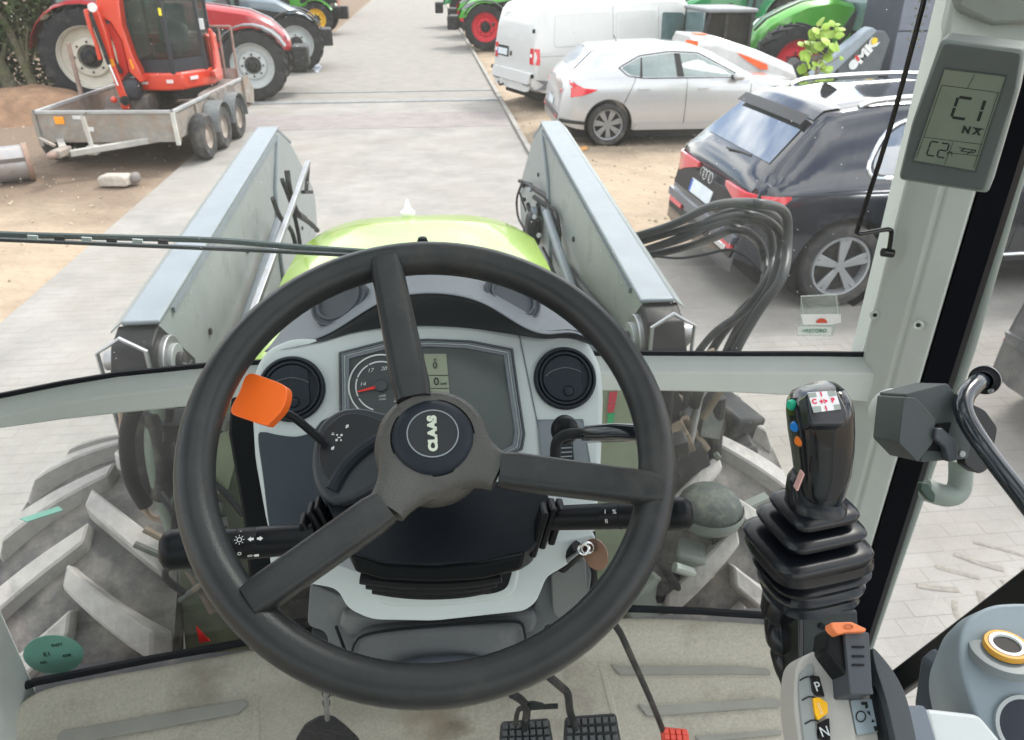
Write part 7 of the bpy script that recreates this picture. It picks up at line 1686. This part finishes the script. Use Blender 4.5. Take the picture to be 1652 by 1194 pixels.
bk = MB(); bks = [Vector((0, a, b)) for a, b in ((12.55, .60), (12.62, .52), (12.85, .50), (13.0, .58), (13.05, .74), (12.95, .76), (12.85, .62), (12.65, .60))]
obj('bucket', bk.prism([p + Vector((-4.95, 0, 0)) for p in bks], (.42, 0, 0)), mat('bucket_steel', (.14, .12, .11), .7, .3, dirt=(.35, .3, .26), damt=.35), ex_, bevel=.01)
exq('amber_stripe', ((208, 96), (211, 95), (217, 110), (214, 112)), YB - .004, .004, M_AMB); exq('amber_stripe', ((176, 96), (182, 95), (186, 106), (180, 108)), YB - .104, .004, M_AMB)
# loose chains and scrap lying on the trailer deck
for i, (x, y) in enumerate(((-3.95, 12.0), (-3.75, 12.3), (-4.2, 11.9), (-4.9, 12.3), (-3.7, 12.7))):
    o = obj('scrap_piece', MB().box((x, y, .55 + .012 * i), (.28 - .03 * i, .12, .08), Matrix.Rotation(.5 * i, 3, 'Z')), mat('scrap_%d' % (i % 2), (.34, .27, .22) if i % 2 else (.20, .18, .17), .8, var=.3), bevel=.015)
    tag(o, ['brown bar lying crosswise near the trailer front', 'pale block on the trailer deck ahead of the excavator', 'flat dark offcut by the trailer front rail', 'dark lump of scrap beside the excavator bucket', 'small pale piece against the trailer side rail'][i], 'scrap metal', 'scrap pieces on the trailer deck')

# ---- steel roller bucket, stone, mound, stumps
rb = thing('steel_bucket', 'worn steel bucket shell lying on the dirt at the left edge', 'bucket', (-6.3, 10.5, 0))
rbm = mat('bucket_shell', (.36, .35, .35), .38, .45, var=.25, vscale=3, dirt=(.2, .13, .10), damt=.3)
ba, bb = Vector((-7.3, 9.95, 0)), Vector((-5.42, 10.95, 0)); bd = (bb - ba).normalized(); bn = Vector((-bd.y, bd.x, 0))
def bring(t, k=1.0, n=28): return [ba.lerp(bb, t) + bn * (.30 * k * math.cos(a)) + Vector((0, 0, .235 + .23 * k * math.sin(a))) for a in [2 * math.pi * i / n for i in range(n)]]
obj('shell', MB().rings([bring(0), bring(.5), bring(1)]), rbm, rb, ang=50)
obj('end_plate', MB().rings([bring(1.0, 1.07), bring(1.03, 1.07)]), mat('end_plate', (.26, .17, .13), .6), rb, bevel=.006)
for zz, rr in ((.16, .9), (.33, .97)): obj('wear_strip', MB().beam(ba - bn * .29 * rr + Vector((0, 0, zz)), bb - bn * .29 * rr + Vector((0, 0, zz)), .02, .05), mat('strip_dark', (.16, .14, .13), .5, .4), rb)
o = obj('stone_block', MB().rings([[PZ(0, 0, 0) * 0 + Vector((-4.16 + x * k, 10.55 + y * k, z)) for x, y in ((-.20, -.09), (.16, -.12), (.22, .08), (-.15, .12))] for z, k in ((0, 1), (.11, 1), (.14, .8))]), mat('stone_pale', (.42, .38, .33), .85, var=.25, bump=.6, bscale=30), bevel=.015)
tag(o, 'pale rough stone block lying in front of the trailer drawbar', 'stone')
o = obj('stone_block', MB().ell((-3.93, 10.62, .07), (.06, .10, .07), e=.8), mat('stone_dark', (.2, .18, .17), .8)); tag(o, 'small dark stone touching the pale block by the drawbar', 'stone')
mm = grid(-9.5, -6.2, 14.2, 17.5, 30, 30, lambda x, y: -.05 + .55 * max(0, 1 - ((x + 7.6) / 1.5) ** 2 - ((y - 16.2) / 1.3) ** 2) + .05 * mnoise.noise(Vector((x * 3, y * 3, 0))))
struct('earth_mound', mm, mat('earth_brown', (.22, .135, .085), .95, var=.3, vscale=4, bump=.8, bscale=20), fix=False, ang=80)
M_BARK = mat('mossy_bark', (.135, .125, .085), .95, var=.5, vscale=5, bump=1, bscale=12, dirt=(.07, .09, .03), damt=.4)
random.seed(11)
def leaves(n, c, rad, s, m, par=None, nm='foliage', zsq=1):
    b = MB()
    for i in range(n):
        d = Vector((random.gauss(0, 1), random.gauss(0, 1), random.gauss(0, 1))); d.normalize(); d *= random.random() ** .4
        p = Vector(c) + Vector((d.x * rad[0], d.y * rad[1], d.z * rad[2]))
        u_ = Vector((random.gauss(0, 1), random.gauss(0, 1), random.gauss(0, .6))).normalized(); v_ = u_.cross(Vector((random.gauss(0, 1), random.gauss(0, 1), 1))).normalized()
        k = s * random.uniform(.6, 1.3)
        b.add([p - u_ * k, p + v_ * k * .5, p + u_ * k, p - v_ * k * .5], [(0, 1, 2, 3)])
    return obj(nm, b, m, par, smooth=False, fix=False)
def trunk_tree(i, x, y, lean, h, r_, label):
    t = thing('tree_stem', label, 'tree', (x, y, 0), 0, 'mossy stems at the far left')
    pts = [Vector((x, y, -.05)), Vector((x + lean * .25, y, h * .35)), Vector((x + lean * .6, y + .1, h * .7)), Vector((x + lean, y + .2, h))]
    obj('trunk', MB().tube(pts, [r_ * 1.5, r_, r_ * .8, r_ * .55], 12, smooth=5), M_BARK, t)
    for k in range(3):
        p = pts[1 + k % 2] ; q = p + Vector((random.uniform(-.5, .5), random.uniform(-.5, .5), random.uniform(.6, 1.1)))
        obj('branch', MB().tube([p, (p + q) / 2 + Vector((0, 0, .1)), q], [r_ * .45, r_ * .3, r_ * .12], 8, smooth=3), M_BARK, t)
    leaves(420, (x + lean, y + .1, h + .2), (.9, .8, .9), .08, mat('crown_dark', (.045, .065, .022), .8, island=.5), t, 'crown')
LB = ['leftmost thick mossy stem leaning at the picture corner', 'mossy stem second from the left corner', 'thinner leaning stem right of two thick mossy ones', 'short dark stem close behind the brown earth mound', 'pale mossy stem leaning over the mound', 'dark stem nearest the big black tractor tyre', 'farthest stem in the shade of the left thicket']
for i, (x, y, l, h, r_) in enumerate(((-9.1, 17.3, -.5, 2.4, .17), (-8.6, 16.7, -.5, 2.3, .15), (-8.2, 17.0, -.55, 2.2, .12), (-7.75, 17.0, -.4, 1.7, .09), (-8.9, 16.2, -.6, 2.0, .13), (-7.5, 17.6, -.35, 2.1, .10), (-9.6, 18.4, -.2, 2.6, .18))):
    trunk_tree(i, x, y, l, h, r_, LB[i])
hg = leaves(5200, (-10.2, 20.0, 1.2), (2.6, .9, 1.6), .10, mat('thicket_leaf', (.05, .07, .028), .8, island=.55)); hg['kind'] = 'stuff'; hg['label'] = 'dark thicket behind the mossy stems'
# far hedges closing the view behind each row of machines
for nm_, c_, rd_, n_, lb_ in (('foliage', (-12, 30, 1.6), (6.5, 1.4, 2.6), 5200, 'dark green hedge far behind the crimson tractor'), ('foliage', (14, 44, 1.8), (10, 1.6, 2.8), 6500, 'dark green hedge far behind the green tractors')):
    f_ = leaves(n_, c_, rd_, .16, MATS['thicket_leaf']); f_['kind'] = 'stuff'; f_['label'] = lb_

# ---- sapling
sp_ = thing('sapling', 'thin sapling with large bright yellow-green leaves behind the blue estate car', 'sapling', (4.82, 9.5, 0))
M_LEAF = mat('fresh_leaf', (.24, .38, .035), .5, island=.35, var=.2); M_TWIG = mat('twig', (.22, .17, .09), .8)
random.seed(5)
obj('trunk', MB().tube([(4.82, 9.5, 0), (4.84, 9.5, .7), (4.78, 9.5, 1.3), (4.76, 9.5, 1.95)], [.02, .016, .012, .005], 8, smooth=4), M_TWIG, sp_)
def big_leaf(p, s):
    u_ = Vector((random.uniform(-1, 1), random.uniform(-.6, .2), random.uniform(-.8, .3))).normalized(); n_ = Vector((random.uniform(-.4, .4), -.7, .7)); v_ = u_.cross(n_).normalized(); n_ = v_.cross(u_)
    b = MB(); P = [(0, 0), (.25, .42), (.6, .48), (.85, .28), (1.05, 0), (.85, -.28), (.6, -.48), (.25, -.42)]
    b.add([p + u_ * a * s + v_ * c * s - n_ * (c * c * .5 * s) for a, c in P] + [p + u_ * .5 * s], [(i, (i + 1) % 8, 8) for i in range(8)])
    return obj('leaf', b, M_LEAF, sp_, fix=False)
for i in range(150):
    z = random.uniform(.75, 1.98); sp = .30 - .12 * (z - .8)
    p = Vector((4.78 + random.uniform(-1, 1) * sp, 9.5 + random.uniform(-1, 1) * .16, z))
    big_leaf(p, random.uniform(.06, .14))
    if i % 4 == 0: obj('branch', MB().tube([(4.79, 9.5, z - .15), tuple(p)], .005, 5), M_TWIG, sp_)
# small shrub by the panel wall
shp = PY(1405, 122, 12.9)
sh_ = thing('shrub', 'low pale green shrub in front of the grey panel wall', 'shrub', (shp.x, 12.9, 0)); leaves(260, (shp.x, 12.9, .45), (.42, .3, .40), .08, M_LEAF, sh_, 'leaves'); obj('stem', MB().tube([(shp.x, 12.9, 0), (shp.x, 15, .6)], .02, 6), M_TWIG, sh_)

# ---- grey panel building at upper right
bl_ = thing('panel_building', 'slate grey building clad in tall metal panels with a downpipe', 'building', (10.6, 14.8, 0))
M_PAN = mat('cladding_slate', (.16, .185, .235), .45, var=.05, dirt=(.22, .24, .27), damt=.05)
bx0 = PY(1437, 100, 14.2).x
obj('wall', MB().box((bx0 + 2.25, 14.9, 2.6), (4.4, 1.3, 5.2)), mat('wall_dark', (.06, .07, .09), .7), bl_, smooth=False)
for i in range(7):
    for j in range(7):
        obj('panel', MB().box((bx0 + .32 + i * .62, 14.22, .37 + j * .74), (.60, .04, .72)), M_PAN, bl_, bevel=.008, bseg=1)
obj('downpipe', MB().tube([(bx0 + .92, 14.12, 0), (bx0 + .92, 14.12, 5.2)], .07, 12), mat('pipe_slate', (.20, .23, .28), .4), bl_)
obj('downpipe', MB().tube([(bx0 + 1.22, 14.14, 0), (bx0 + 1.22, 14.14, 5.2)], .045, 12), MATS['pipe_slate'], bl_)
obj('roof', MB().box((bx0 + 2.25, 14.9, 5.28), (4.7, 1.6, .14)), MATS['pipe_slate'], bl_)
# far red-brown shed end at the top left
sh2 = thing('brick_shed', 'reddish brown shed end far down the left of the lane', 'shed', (-7.0, 42, 0))
obj('wall', MB().box((-7.0, 44, 1.6), (5.2, 4, 3.2)), mat('brick_red', (.30, .13, .09), .85, var=.2, vscale=3), sh2, smooth=False); obj('roof', MB().prism([(-9.8, 41.8, 3.2), (-4.2, 41.8, 3.2), (-7, 41.8, 4.3)], (0, 4.6, 0)), mat('shed_roof', (.16, .15, .15), .8), sh2, smooth=False)
obj('door', MB().box((-6.4, 41.97, 1.1), (1.4, .05, 2.2)), mat('shed_door', (.22, .2, .18), .7), sh2)
# tall narrow wheel standing by the green machine
tw = thing('narrow_wheel', 'tall narrow dark wheel on the lane edge beside the green machine', 'wheel', (-3.95, 34.3, 0)); obj('tyre', MB().lathe([(.5, -.14), (.68, -.15), (.74, 0), (.68, .15), (.5, .14)], (-3.95, 34.3, .74), (.97, .1, 0), 36), M_TYREB, tw); obj('rim', MB().lathe([(.5, .1), (.45, .02), (.1, .05), (0, .05)], (-3.95, 34.3, .74), (.97, .1, 0), 30), M_RIMG, tw)
# pale rag / puddle patch and orange leaf on the ground
o = obj('paper_scrap', MB().prism([PZ(x, y, .006) for x, y in ((497, 108), (508, 100), (520, 108), (512, 118))], (0, 0, .01)), mat('paper_blue', (.5, .54, .62), .7), smooth=False); tag(o, 'pale blue scrap lying on the lane by the tractor wheels', 'scrap')
o = obj('orange_leaf', MB().prism([PZ(x, y, .0) for x, y in ((932, 239), (946, 236), (948, 241), (936, 244))], (0, 0, .01)), mat('leaf_orange', (.72, .36, .12), .7), smooth=False); tag(o, 'small orange scrap on the sand beside the hatchback wheel', 'scrap')
